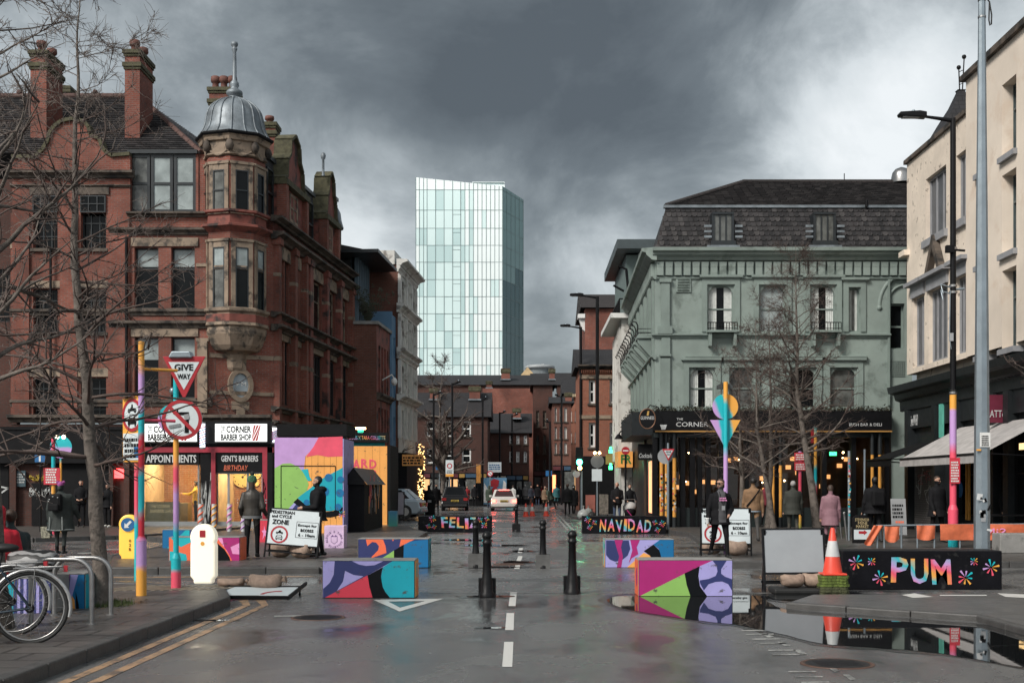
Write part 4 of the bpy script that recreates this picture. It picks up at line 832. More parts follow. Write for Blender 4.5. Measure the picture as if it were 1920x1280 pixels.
o = house('pale_brick_block', 'pale orange brick block with cream cornice in the gap beside the red corner house', 1058, 1092, 738, 150, BR_ORNG, [(1066, 1072), (1078, 1084)], [(770, 790), (810, 830)], 712, fm=WHITES)
b = MB()
for k in range(9): b.box(XX(1059 + k * 3.6, 149.7), XX(1061.2 + k * 3.6, 149.7), 149.5, 150, ZZ(744, 150), ZZ(739, 150))
wpart(b, 'dentils', M('cream_stone', (.5, .40, .26), .7), o)
house('brick_backdrop_house', 'small dark brick house with gabled roof seen over the street end', 1045, 1094, 722, 170, BR_DARK, [], [], 699, depth=6)
tg = thing('tan_gable', 'tan rendered gable standing out above the dark slate roofs', 'building', (XX(990, 165), 165, 0)); b = MB(); Y = 165
b.prism([(XX(968, Y), ZZ(713, Y)), (XX(1012, Y), ZZ(713, Y)), (XX(989, Y), ZZ(688, Y))], Y, Y + 6); wpart(b, 'gable', M('tan_render', (.55, .40, .22), .7), tg); b = MB(); b.box(XX(969, Y), XX(1011, Y), Y + .1, Y + 6, 0, ZZ(713, Y)); wpart(b, 'wall', BR_DARK, tg)
rd = thing('round_office_tower', 'distant grey office tower with a flat round roof disc', 'building', (XX(1010, 320), 320, 0)); b = MB()
b.lathe([(3.2, 0), (3.2, ZZ(692, 320))], (XX(1012, 320), 320, 0), 24); wpart(b, 'drum', M('hazy_grey_glass', (.16, .18, .19), .3), rd); b = MB(); b.lathe([(3.1, ZZ(693, 320)), (3.9, ZZ(691, 320)), (3.9, ZZ(687, 320)), (3.2, ZZ(685, 320))], (XX(1012, 320), 320, 0), 24); b.box(XX(1015, 320), XX(1020, 320), 319.5, 320.5, ZZ(686, 320), ZZ(682, 320)); wpart(b, 'roof_disc', M('hazy_grey', (.3, .32, .33), .5), rd)
for nm, px0, px1, pt, pb, Y, n in (('terrace_house', 880, 900, 722, 750, 106, 3), ('terrace_house', 806, 822, 726, 750, 106, 2), ('side_row', 962, 976, 764, 785, 114, 2), ('warehouse', 940, 956, 690, 712, 134, 3), ('banded_building', 1030, 1040, 690, 712, 119, 2), ('purple_brick_building', 1060, 1072, 735, 755, 113, 2), ('brick_building', 912, 922, 714, 728, 127, 2)): chimney(bpy.data.objects[nm], px0, px1, pt, pb, Y, n, 1.0)
rq = random.Random(77)
for nm, a, c, Y, top in (('terrace_house', 772, 912, 103.72, 888), ('side_row', 916, 990, 111.72, 892), ('purple_brick_building', 1037, 1070, 111.72, 874), ('banded_building', 1001, 1035, 117.9, 884), ('pale_brick_block', 1060, 1090, 149.9, 880)):
    k = a; own = bpy.data.objects[nm]
    while k < c - 8:
        w_ = rq.uniform(12, 24); b = MB(); b.box(XX(k, Y), XX(min(k + w_ - 2, c), Y), Y - .14, Y - .02, ZZ(top + 7, Y), ZZ(top, Y)); q = wpart(b, 'shop_fascia', rq.choice((M('fascia_maroon', (.10, .02, .025), .5), M('fascia_blue', (.03, .07, .12), .5), M('fascia_cream', (.33, .29, .22), .6), M('fascia_mustard', (.28, .17, .04), .6), DARKSHOP)), own)
        b = MB(); b.box(XX(k + 1, Y), XX(k + w_ - 3, Y), Y - .1, Y - .03, ZZ(935, Y), ZZ(top + 10, Y)); wpart(b, 'shop_window', rq.choice((GLASSD, glow('dim_shop_window', (1.0, .55, .25), .12), GLASSG)), own); k += w_
# graffiti shutters and painted wall at the foot of the terrace
fT = frontal(103.6)
for k, (a, c, s) in enumerate(((795, 830, 1), (834, 860, 2), (864, 884, 3))): scribble(bpy.data.objects['terrace_house'], fT, XX(a, 103.6), XX(c, 103.6), ZZ(925, 103.6), ZZ(898, 103.6), .1, GRAF, 5, 30 + s, .06)
mw = thing('painted_hoarding', 'hoarding painted blue white and crimson beside the white car', 'hoarding', (XX(930, 101), 101, 0)); fm_ = frontal(101); q = lambda px, py: (XX(px, 101), ZZ(py, 101))
b = fm_.mb(); b.prism([q(905, 945), q(950, 945), q(950, 895), q(905, 895)], 0, .1); wpart(b, 'board', M('hoarding_blue', (.12, .27, .42), .6, .3, 1), mw)
for k, (poly, m_) in enumerate((([(906, 942), (920, 942), (916, 918), (908, 905)], WHITEP), ([(940, 938), (949, 940), (949, 905), (944, 900)], WHITEP), ([(916, 942), (940, 942), (938, 920), (928, 910), (918, 920)], SIGNR), ([(920, 912), (934, 912), (936, 900), (926, 897), (919, 902)], SIGNR), ([(924, 935), (932, 935), (931, 922), (925, 922)], PINKL))):
    b = fm_.mb(); b.prism([q(*p) for p in poly], -.01 - .004 * k, 0); wpart(b, 'painted_patch', m_, mw)
b = fm_.mb(); b.prism([q(915, 885), q(940, 885), q(940, 866), q(915, 866)], 0, .1); bb = tag(b.build('notice_hoarding', SIGNW), 'pale blue and white notice board above the painted hoarding', 'sign'); scrawl(bb, fm_.M, XX(917, 101), ZZ(880, 101), .9, .5, SIGNB, -.004, True)
b = MB(); b.box(XX(893, 101), XX(901, 101), 101, 101.4, ZZ(905, 101), ZZ(870, 101)); tag(b.build('banner_sign', PEACH), 'narrow pale banner sign hung on the terrace corner', 'sign')
# ---- glass tower: frontal face and a splayed flank, every pane its own piece
YT = 350.0
TW = thing('glass_tower', 'pale mint glass office tower with a sloping top against the clouds', 'building', (XX(870, YT), YT, 0))
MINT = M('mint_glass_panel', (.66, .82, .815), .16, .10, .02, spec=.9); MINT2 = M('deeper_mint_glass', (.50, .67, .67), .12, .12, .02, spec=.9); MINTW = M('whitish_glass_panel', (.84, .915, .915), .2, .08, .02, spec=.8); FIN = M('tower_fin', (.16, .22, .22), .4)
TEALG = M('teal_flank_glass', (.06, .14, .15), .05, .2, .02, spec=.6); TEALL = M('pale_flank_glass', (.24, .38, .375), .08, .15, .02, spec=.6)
ft = frontal(YT); x = lambda p: XX(p, YT); z = lambda p: ZZ(p, YT)
colx = [779.5, 786, 794, 800.5, 816.5, 832.5, 848.5, 863.5, 871.5, 879.5, 887.5, 895.5, 903.5, 911.5, 919.5, 927.5, 935.5, 942]
rowy = [356, 394, 428, 460, 491.5, 524, 556, 588, 620.5, 652.5, 684.5, 717, 760, 800, 850, 911]
topy = lambda px: 332.5 + (px - 779.5) * (349 - 332.5) / 162.5
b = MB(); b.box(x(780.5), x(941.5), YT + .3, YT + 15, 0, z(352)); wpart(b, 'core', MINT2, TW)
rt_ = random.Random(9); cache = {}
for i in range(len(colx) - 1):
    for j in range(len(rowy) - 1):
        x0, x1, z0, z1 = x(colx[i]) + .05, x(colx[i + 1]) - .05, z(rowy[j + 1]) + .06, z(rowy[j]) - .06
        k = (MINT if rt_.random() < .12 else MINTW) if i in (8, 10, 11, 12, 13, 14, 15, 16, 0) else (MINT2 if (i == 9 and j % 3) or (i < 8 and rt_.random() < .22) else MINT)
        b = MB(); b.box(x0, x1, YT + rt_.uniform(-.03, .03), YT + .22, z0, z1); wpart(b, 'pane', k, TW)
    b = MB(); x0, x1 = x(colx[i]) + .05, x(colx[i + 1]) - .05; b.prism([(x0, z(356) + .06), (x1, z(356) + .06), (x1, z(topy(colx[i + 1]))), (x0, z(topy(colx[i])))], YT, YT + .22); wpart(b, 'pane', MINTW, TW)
b = MB()
for c in colx: b.box(x(c) - .05, x(c) + .05, YT - .12, YT + .1, 0, z(topy(c)))
for r_ in rowy: b.box(x(779.5), x(942), YT - .06, YT + .09, z(r_) - .06, z(r_) + .06)
for j in range(1, 10): b.box(x(848.5), x(863.5), YT - .05, YT + .08, z(rowy[j] + 8) - .04, z(rowy[j] + 8) + .04)
wpart(b, 'fins', FIN, TW)
fk = Fr((x(942), YT), (.39, 1)); LK = fk.u(981.0)
ku = [LK * q for q in (0, .2, .4, .6, .8, 1)]
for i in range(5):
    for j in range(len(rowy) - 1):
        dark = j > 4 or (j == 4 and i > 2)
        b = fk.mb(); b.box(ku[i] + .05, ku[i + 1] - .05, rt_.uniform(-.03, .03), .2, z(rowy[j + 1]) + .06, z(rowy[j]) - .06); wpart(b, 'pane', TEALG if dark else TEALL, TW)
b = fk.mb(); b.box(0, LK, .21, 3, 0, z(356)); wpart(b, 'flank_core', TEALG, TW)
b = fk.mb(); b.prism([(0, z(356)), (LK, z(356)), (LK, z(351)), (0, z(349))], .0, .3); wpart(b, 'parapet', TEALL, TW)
b = fk.mb()
for u in ku: b.box(u - .05, u + .05, -.08, .05, 0, z(352))
for r_ in rowy: b.box(0, LK, -.05, .04, z(r_) - .06, z(r_) + .06)
wpart(b, 'fins', FIN, TW)
b = MB(); b.box(x(885), x(946), YT + 2.5, YT + 9, z(352), z(337)); wpart(b, 'plant_room', MINTW, TW); b = MB(); b.box(x(886), x(945), YT + 2.2, YT + 9, z(340), z(338.5)); b.box(x(868), x(888), YT + 3, YT + 6, z(345), z(340)); wpart(b, 'plant_room_louvre', FIN, TW)
# ================================================================ sage green corner pub building
YG = 46.0
GN = thing('pub_building', 'sage green stucco pub building with slate mansard roof and black ground floor', 'building', (9, YG, 0))
fg2 = frontal(YG); xq = lambda p: XX(p, YG); zq = lambda p: ZZ(p, YG)
up = [(1327, 1376), (1424, 1473), (1520, 1567)]; lo = [(1293, 1340), (1368, 1414), (1482, 1530), (1557, 1607)]
gops = [(xq(a), xq(c), zq(622), zq(535)) for a, c in up] + [(xq(1592), xq(1612), zq(622), zq(540))] + [(xq(a), xq(c), zq(765), zq(690)) for a, c in lo]
wall(fg2, GN, xq(1228), xq(1668), zq(800), zq(470), gops, GREEN, .3)
wall(fg2, GN, xq(1668), xq(1712), 0, zq(470), [(xq(1672), xq(1698), zq(653), zq(568))], GREEN, .3, .12, 'set_back_wall')
window(fg2, GN, xq(1672), xq(1698), zq(653), zq(568), .35, 1, 2, GREEN_D, GLASSD)
for i, (a, c) in enumerate(up): window(fg2, GN, xq(a), xq(c), zq(622), zq(535), .17, 1, 2, GREEN_D, GLASSD if i != 1 else GLASSB, None, curtain=i != 1, bar=.025)
window(fg2, GN, xq(1592), xq(1612), zq(622), zq(540), .17, 1, 1, GREEN_D, GLASSG, None, curtain=True)
for i, (a, c) in enumerate(lo): window(fg2, GN, xq(a), xq(c), zq(765), zq(690), .17, 1, 2, GREEN_D, (GLASSD, GLASSG, GLASSD, GLASSG)[i], None, curtain=i == 0, bar=.025)
for (a, c, y0) in [(*q, 535) for q in up] + [(1592, 1612, 540)] + [(*q, 690) for q in lo]:      # shouldered arch corners and moulded surround
    u0, u1, z1 = xq(a), xq(c), zq(y0); s = min(.36, (u1 - u0) * .4); st = [0, 1, 2, 3, 4]
    for sg_, ue in ((1, u0), (-1, u1)):
        b = fg2.mb(); arc = [(ue + sg_ * s * (1 - math.cos(R(22.5 * k))), z1 - s * 1.35 * (1 - math.sin(R(22.5 * k)))) for k in st]
        b.prism([(ue - sg_ * .01, z1 + .0), *[(p[0], p[1]) for p in reversed(arc)], (ue - sg_ * .01, z1 - s * 1.35)], .06, .16); wpart(b, 'arched_head', GREEN, GN)
    b = fg2.mb(); zb0 = zq(622 if y0 < 600 else 765); hw = .22
    b.box(u0 - hw, u0 - .03, -.06, .02, zb0, z1 + .25); b.box(u1 + .03, u1 + hw, -.06, .02, zb0, z1 + .25); b.box(u0 - .03, u1 + .03, -.058, .02, z1 + .03, z1 + .25); b.box(u0 - hw - .1, u1 + hw + .1, -.16, .02, z1 + .29, z1 + .38); b.box(u0 - hw - .04, u1 + hw + .04, -.1, .02, z1 + .25, z1 + .29)
    wpart(b, 'surround', GREEN_D, GN)
b = fg2.mb()                                    # gothic arch mouldings on the set back bay
for r_, w_, yy in ((.96, .09, -.08), (.66, .05, -.04)):
    pts = [(xq(1697) - r_ * math.cos(R(a)), yy + .12, zq(575) + r_ * 1.25 * math.sin(R(a))) for a in range(0, 91, 10)]
    b.tube(pts, w_, 6)
b.ball((xq(1697) - .96, .03, zq(577)), .12, 8); wpart(b, 'arch_moulding', GREEN_D, GN)
b = fg2.mb()
for k in range(7): b.tube([(xq(1672) + k * .08, .09, zq(704)), (xq(1672) + k * .08 + .0, .09, zq(676))], .012, 4)
for k in range(8): b.tube([(xq(1671), .085, zq(704) + k * .08), (xq(1698), .085, zq(704) + k * .08)], .012, 4)
wpart(b, 'lattice', GREEN_D, GN)
band(fg2, GN, xq(1222), xq(1712), [(0, zq(490)), (.14, zq(489)), (.2, zq(484)), (.34, zq(480)), (.36, zq(476)), (.5, zq(474)), (.52, zq(468)), (0, zq(466))], GREEN)
band(fg2, GN, xq(1224), xq(1712), [(0, zq(524)), (.06, zq(523)), (.07, zq(519)), (0, zq(518))], GREEN_D)
b = fg2.mb(); n = 28; proto = None
for k in range(n):
    u = xq(1237 + k * 16.8); b = fg2.mb(); b.box(u - .125, u + .125, -.14, .0, zq(517), zq(501)); b.prism([(u - .125, zq(501) + .001), (u + .125, zq(501) + .001), (u + .14, zq(492)), (u - .14, zq(492))], -.15, 0); wpart(b, 'corbel', GREEN, GN)
band(fg2, GN, xq(1222), xq(1669), cprof(zq(634), zq(626), .14), GREEN_D); band(fg2, GN, xq(1285), xq(1625), cprof(zq(674), zq(668), .15), GREEN_D)
for (x0, x1, y0, y1, t) in ((1239, 1255, 524, 626, .12), (1233, 1260, 612, 626, .16), (1240, 1256, 634, 668, .1), (1236, 1258, 664, 668, .15), (1238, 1256, 672, 762, .1), (1236, 1258, 524, 530, .17), (1664, 1668, 524, 760, .06), (1318, 1320, 524, 536, .04)):
    b = fg2.mb(); b.box(xq(x0), xq(x1), -t, .02, zq(y1), zq(y0)); wpart(b, 'pilaster', GREEN_D, GN)
for (x0, x1) in ((1324, 1380), (1421, 1477), (1516, 1572), (1588, 1616)):
    b = fg2.mb(); b.box(xq(x0), xq(x1), -.03, .02, zq(518), zq(507)); b.box(xq(x0 + 3), xq(x1 - 3), -.045, .02, zq(516), zq(509)); wpart(b, 'frieze_panel', GREEN_D, GN)
b = fg2.mb(); b.box(xq(1267), xq(1295), -.05, .02, zq(548), zq(519))
for k in range(5): b.cbox((xq(1281), -.06, zq(544 - k * 5)), (.42, .05, .06), 0, R(30))
wpart(b, 'vent', GREEN, GN)
for (x0, x1) in ((1324, 1379), (1517, 1572)):
    b = fg2.mb(); b.box(xq(x0), xq(x1), -.45, .0, zq(625), zq(621)); bl = wpart(b, 'balcony', GREEN_D, GN)
    for px in (x0 + 3, x1 - 6): b = fg2.mb(); b.prism([(0, 0), (.22, 0), (.22, .5), (0, .5)], -.02, 0) if False else b.box(xq(px), xq(px + 5), -.38, .0, zq(650), zq(625) - .002); wpart(b, 'bracket', GREEN_D, bl)
    b = fg2.mb()
    for k in range(12): u = xq(x0) + (xq(x1) - xq(x0)) * k / 11; b.tube([(u, -.42, zq(621)), (u, -.42, zq(607))], .014, 5)
    b.tube([(xq(x0), -.42, zq(607)), (xq(x1), -.42, zq(607))], .018, 5); b.tube([(xq(x0), -.42, zq(618)), (xq(x1), -.42, zq(618))], .014, 5); wpart(b, 'railing', BLACK, bl)
# mansard with separate slates, flat upper slope
m0, m1 = (YG + .25, zq(467)), (YG + 1.15, ZZ(389, YG + 1.15)); ridge = (YG + 6, ZZ(343, YG + 6))
xl0, xl1 = xq(1230), XX(1249, YG + 1.15); xr = XX(1745, YG + 6)
b = MB(); b.quad((xl0, m0[0], m0[1]), (xr, m0[0], m0[1]), (xr, m1[0], m1[1]), (xl1, m1[0], m1[1])); xrd = XX(1395, YG + 6)
b.quad((xl1, m1[0], m1[1]), (xr, m1[0], m1[1]), (xr, ridge[0], ridge[1]), (xrd, ridge[0], ridge[1])); wpart(b, 'roof_deck', TILE, GN)
b = MB(); b.quad((xl0, m0[0], m0[1]), (xl1, m1[0], m1[1]), (xl1 + .5, YG + 14, m1[1]), (xl0 + .3, YG + 14.4, m0[1])); b.quad((xl1, m1[0], m1[1]), (xrd, ridge[0], ridge[1]), (xrd, YG + 9, ridge[1]), (xl1 + .5, YG + 14, m1[1])); wpart(b, 'side_mansard', SLATE, GN)
slates(GN, (xl1, m1[0], m1[1]), (xr, m1[0], m1[1]), (xr, ridge[0], ridge[1]), (xrd, ridge[0], ridge[1]), 24, .3, 5)
rs = random.Random(2); b = MB(); nr_ = 9
for r_ in range(nr_):
    t0, t1 = r_ / nr_, (r_ + 1.15) / nr_
    ya, yb2 = m0[0] + (m1[0] - m0[0]) * t0, m0[0] + (m1[0] - m0[0]) * min(t1, 1); za_, zb2 = m0[1] + (m1[1] - m0[1]) * t0, m0[1] + (m1[1] - m0[1]) * min(t1, 1)
    xs = xl0 + (xl1 - xl0) * t0; k = 0; u = xs + (r_ % 2) * .1
    while u < xr - .05:
        wd = .195; b.mat(rs.choice((0, 0, 1, 1, 2, 2, 3))); dz = rs.uniform(0, .012); ch = .05 if rs.random() < .8 else 0
        p = [(u + .006 + ch, ya - .045 - dz, za_), (u + wd - .006 - ch, ya - .045 - dz, za_), (u + wd - .006, ya - .04 - dz + .01, za_ + .06), (u + wd - .006, yb2 - .012, zb2), (u + .006, yb2 - .012, zb2), (u + .006, ya - .04 - dz + .01, za_ + .06)]
        q_ = [(a, c + .02, d) for a, c, d in p]
        b.add(p + q_, [(0, 1, 2, 3, 4, 5), (1, 0, 6, 7), (0, 5, 11, 6), (2, 1, 7, 8)]); u += wd
b.mat(0); sl_ = wpart(b, 'mansard_slates', SLT, GN); sl_['kind'] = 'stuff'
b = MB(); b.box(xl1 - .1, xr, m1[0] - .12, m1[0] + .1, m1[1] - .03, m1[1] + .07); wpart(b, 'lead_roll', LEAD, GN)
b = MB(); b.tube([(xl1, m1[0], m1[1] + .06), (xrd, ridge[0], ridge[1] + .04), (xr, ridge[0], ridge[1] + .04)], .11, 6); wpart(b, 'ridge_tiles', TILE, GN)
for (x0, x1) in ((1335, 1376), (1525, 1567)):
    Ys = YG + .28; fr_ = frontal(Ys); u0, u1 = XX(x0, Ys), XX(x1, Ys); z0, z1 = ZZ(452, Ys), ZZ(402, Ys)
    b = fr_.mb(); b.box(u0, u0 + .09, -.02, .8, z0, z1); b.box(u1 - .09, u1, -.02, .8, z0, z1); b.box(u0, u1, -.05, .9, z1, z1 + .08); b.box(u0 - .06, u1 + .06, -.12, .3, z0 - .18, z0); sk = wpart(b, 'roof_window', DKFRAME, GN)
    b = fr_.mb(); b.quad((u0 + .09, .03, z0), (u1 - .09, .03, z0), (u1 - .09, .03, z1), (u0 + .09, .03, z1)); wpart(b, 'pane', GLASSG, sk)
    b = fr_.mb(); [b.box(u0 + (u1 - u0) * q - .025, u0 + (u1 - u0) * q + .025, .0, .05, z0, z1) for q in (.36, .64)]; wpart(b, 'glazing_bar', DKFRAME, sk)
    b = fr_.mb(); [b.box(u - .14, u + .14, -.06, -.03, z0 + .12 + k * .2, z0 + .2 + k * .2) for u in (u0 - .16, u1 + .18) for k in range(3)]; wpart(b, 'flashing', LEAD, sk)
    b = fr_.mb(); b.box(u0 - .2, u1 + .2, -.16, -.05, z0 - .26, z0 - .18); wpart(b, 'lead_apron', LEAD, sk)
b = MB(); b.lathe([(.42, 0), (.42, .25), (.38, .42), (.25, .58), (.05, .66)], (XX(1690, YG + 6), YG + 6, ridge[1]), 14); wpart(b, 'roof_vent', STEEL, GN)
b = MB(); b.tube([(XX(1622, YG + 1.2), YG + 1.0, ZZ(388, YG + 1)), (XX(1622, YG + 1.2), YG + 1.0, ZZ(375, YG + 1))], .06); b.tube([(XX(1583, YG + 6), YG + 6, ridge[1]), (XX(1583, YG + 6), YG + 6, ridge[1] + .4)], .02); wpart(b, 'flue_pipe', BLACK, GN)
# street flank of the pub: pilasters and a row of bracketed balconies
fgs = Fr((xq(1228) + .024 * 14.6, YG + 14.6), (-.024, -1)); LG = 14.6
gu = [LG - (1.2 + 2.2 * k) for k in range(6)]
gz = [(zq(622), zq(540)), (zq(760), zq(690))]
wall(fgs, GN, 0, LG, zq(800), zq(470), [(u - .45, u + .45, a, c) for u in gu for a, c in gz], GREEN, .3, name='flank_wall')
for u in gu:
    for a, c in gz: window(fgs, GN, u - .45, u + .45, a, c, .17, 1, 2, GREEN_D, GLASSD)
    for e in (-.9, .85): b = fgs.mb(); b.box(u + e - .12, u + e + .12, -.1, .02, zq(762), zq(524)); wpart(b, 'pilaster', GREEN_D, GN)
    b = fgs.mb(); b.box(u - .6, u + .6, -.62, .0, zq(630), zq(624)); bl = wpart(b, 'balcony', GREEN_D, GN)
    for e in (-.45, .45):
        b = fgs.mb(); M0 = fgs.M @ Matrix.Translation((u + e - .07, 0, 0)) @ Matrix.Rotation(R(-90), 4, 'Z'); b.T = M0
        b.prism([(0, zq(631)), (.6, zq(631)), (.6, zq(638)), (.12, zq(664)), (0, zq(664))], 0, .14); wpart(b, 'bracket', GREEN_D, bl)
    b = fgs.mb()
    for e in (-.58, .58):
        b.tube([(u + e, -.6, zq(624)), (u + e, -.6, zq(606)), (u + e, -.66, zq(600)), (u + e, -.78, zq(598)), (u + e, -.84, zq(602)), (u + e, -.78, zq(606))], .026, 5)
    for zz in (612, 620): b.tube([(u - .58, -.6, zq(zz)), (u + .58, -.6, zq(zz))], .014, 5); [b.tube([(u + e, -.6, zq(zz)), (u + e, -.02, zq(zz))], .014, 5) for e in (-.58, .58)]
    wpart(b, 'railing', BLACK, bl)
band(fgs, GN, -.1, LG + .3, [(0, zq(490)), (.14, zq(489)), (.34, zq(480)), (.36, zq(476)), (.5, zq(474)), (.52, zq(468)), (0, zq(466))], GREEN)
band(fgs, GN, 0, LG + .1, cprof(zq(674), zq(666), .16), GREEN_D); band(fgs, GN, 0, LG + .1, cprof(zq(524), zq(517), .1), GREEN_D)
for k in range(34): b = fgs.mb(); u = LG - .3 - k * .42; b.box(u - .12, u + .12, -.14, .0, zq(517), zq(493)); wpart(b, 'corbel', GREEN, GN)
# ---- pub ground floor
b = fg2.mb(); b.box(xq(1232), xq(1668), 5.0, 5.1, .1, zq(800)); b.box(xq(1232), xq(1668), .3, 5, zq(812), zq(806)); b.box(xq(1668), xq(1672), .1, 5, 0, zq(800)); b.box(xq(1232), xq(1668), .2, 5, .1, .13); wpart(b, 'bar_interior', M('dark_bar_panel', (.05, .03, .02), .6, .3, 2), GN)
b = fg2.mb(); b.box(xq(1225), xq(1666), -.42, .25, zq(808), zq(771)); fas = wpart(b, 'fascia', BLACK, GN)
b = fg2.mb(); b.box(xq(1226), xq(1666), -.46, -.42, zq(810.5), zq(808)); wpart(b, 'gold_line', M('gilt_line', (.42, .22, .06), .5), fas)
text('CORNER', fas, fg2.M, xq(1265), zq(800.5), 60 / 50, 8.5 / 50, REFL, -.43); text('IRISH BAR & DELI', fas, fg2.M, xq(1587), zq(799.5), 60 / 50, 5.5 / 50, REFL, -.43); text('THE', fas, fg2.M, xq(1266), zq(788.5), 12 / 50, 4 / 50, REFL, -.43)
b = fg2.mb(); b.prism([(xq(1238), zq(806)), (xq(1245), zq(806)), (xq(1248), zq(797)), (xq(1235), zq(797))], -.44, -.42); wpart(b, 'badge', REFL, fas)
b = fgs.mb(); b.box(LG - 7.6, LG - .26, -.85, .25, zq(815), zq(771)); wpart(b, 'flank_fascia', DARKSHOP, GN)
rg = random.Random(4); b = MB()
for k in range(2600):
    if k < 1900: c = Vector((rg.uniform(xq(1226), xq(1666)), YG - .3 + rg.uniform(-.2, .25), zq(771) + abs(rg.gauss(0, .09))))
    else: c = fgs.M @ Vector((rg.uniform(LG - 7.6, LG), rg.uniform(-.9, .1), zq(771) + abs(rg.gauss(0, .08)) - (rg.random() ** 3) * .3))
    s = .05; d = Vector((rg.uniform(-1, 1), rg.uniform(-1, 1), rg.uniform(-.4, 1))) * s; e = Vector((rg.uniform(-1, 1), rg.uniform(-1, 1), rg.uniform(-1, 1))) * s * .6
    b.quad(c - d, c + e, c + d, c - e)
hg = wpart(b, 'foliage_trim', M('dry_foliage', (.03, .028, .016), .9, .5, 12), GN); hg['kind'] = 'stuff'
b = fg2.mb(); b.box(xq(1225), xq(1668), -.1, .3, zq(820), zq(811)); b.box(xq(1225), xq(1668), .02, .25, .12, .85); wpart(b, 'stall_riser', M('dark_green_black', (.010, .016, .016), .4), GN)
for px in (1228, 1262, 1280, 1298, 1312, 1328, 1352, 1400, 1455, 1500, 1545, 1600, 1640, 1662):
    b = fg2.mb(); b.box(xq(px) - .09, xq(px) + .09, -.06, .24, .12, zq(812)); wpart(b, 'mullion', BLACK, GN)
b = fg2.mb(); b.quad((xq(1228), .12, .85), (xq(1665), .12, .85), (xq(1665), .12, zq(820)), (xq(1228), .12, zq(820))); wpart(b, 'pane', GLASS, GN)
for px, w_, y0 in ((1239, 7, 858), (1248, 6, 858), (1263, 7, 858), (1447, 6, 872), (1461, 6, 872), (1632, 6, 852), (1646, 6, 852)):
    b = fg2.mb(); b.cyl((xq(px), -.25, .5), (xq(px), -.25, zq(y0)), w_ / 100, n=14); wpart(b, 'column', YELC, GN); 
    for q, r_ in ((.12, .5), (zq(y0), zq(812))): b = fg2.mb(); b.cyl((xq(px), -.25, q), (xq(px), -.25, r_), w_ / 80, n=12); wpart(b, 'column_base', DARKSHOP, GN)
    if px < 1270:
        rr = random.Random(px); b = fg2.mb()
        for k in range(26): a = R(rr.uniform(200, 340)); c = Vector((xq(px) + w_ / 98 * math.cos(a), -.25 + w_ / 98 * math.sin(a), rr.uniform(.7, 2.1))); b.mat(k % 4); b.cbox(c, (rr.uniform(.04, .08), .006, rr.uniform(.04, .09)), a + R(90))
        st_ = wpart(b, 'stickers', [REFL, SIGNK, MC(180, 60, 70), MC(120, 150, 130)], GN); st_['kind'] = 'stuff'
for px in range(1290, 1660, 9):
    b = fg2.mb(); u, yy, zz = xq(px) + rg.uniform(-.2, .2), rg.uniform(1.0, 4.6), rg.uniform(1.4, 3.0)
    if px % 2: b.ball((u, yy, zz), rg.uniform(.025, .045), 8); wpart(b, 'pendant_bulb', GLOWLAMP, GN)
    else: b.box(u - .1, u + .1, 4.9, 4.99, zz - .12, zz + .05); wpart(b, 'back_bar_light', glow('back_bar_glow', (1.0, .45, .16), .5), GN)
b = fg2.mb(); b.box(xq(1562), xq(1575), .5, .55, zq(853), zq(846)); wpart(b, 'exit_sign', GLOWX, GN)
b = fg2.mb(); b.box(xq(1240), xq(1640), 2.6, 3.2, .12, 1.15); wpart(b, 'bar_counter', M('bar_wood', (.12, .05, .025), .4), GN)
# flank ground floor and its hanging round sign
b = fgs.mb(); b.box(LG - 14.5, LG - .3, .05, .3, 0, zq(800)); wpart(b, 'flank_shopfront', BLACK, GN)
for k, u in enumerate((LG - 2.1, LG - 1.5, LG - 2.9)):
    b = fgs.mb(); b.box(u - .17, u + .17, .0, .06, .6, zq(862)); wpart(b, 'lit_panel', glow('lit_orange_panel', (1.0, .42, .2), .55), GN)
cb = frontal(YG + .8); b = MB(); b.box(XX(1196, 46.8), XX(1226, 46.8), 46.75, 46.8, ZZ(862, 46.8), ZZ(832, 46.8)); cbo = wpart(b, 'chalk_board', BLACKM, GN); text('Cocktails', cbo, cb.M, XX(1198, 46.8), ZZ(858, 46.8), .5, .17, REFL, -.06, shear=.3)
gs = thing('oval_bar_sign', 'round hanging GUINNESS sign with black face over the pub corner', 'sign', tuple(P(1214, 800, 44.9))); fgu = frontal(0)
b = MB(); b.cyl((0, 0, .3), (0, .12, .3), .36, n=28); part(b, 'disc', BLACK, gs).scale = (.8, 1, 1)
b = MB(); b.tube([(.29 * math.cos(R(a)), 0, .3 + .365 * math.sin(R(a))) for a in range(0, 361, 15)], .02, 6); part(b, 'rim', M('copper_rim', (.25, .13, .08), .4, metal=.6), gs); b = MB(); b.tube([(0, .06, .66), (.1, .06, .8), (.4, .06, .72), (.55, .06, .3), (.6, .1, .1)], .025, 6); part(b, 'bracket', BLACK, gs)
text('GUINNESS', gs, I4, -.25, .27, .5, .12, REFL, -.01, world=False); b = MB(); b.prism([(-.03, .42), (.04, .42), (.07, .58), (0, .58)], -.01, 0); part(b, 'harp', M('gilt', (.5, .3, .08), .4), gs)
lp = thing('gooseneck_lamp', 'black gooseneck wall lamp on the end of the pub flank', 'lamp', tuple(P(1172, 815, 52.5))); b = MB(); b.tube([(.12, 0, .0), (0, 0, .15), (-.18, 0, .16), (-.27, 0, .02)], .03, 6); part(b, 'arm', BLACK, lp); b = MB(); b.lathe([(.2, -.16), (.1, 0), (.04, .06)], (-.27, 0, -.02), 12); part(b, 'lamp_shade', BLACK, lp)
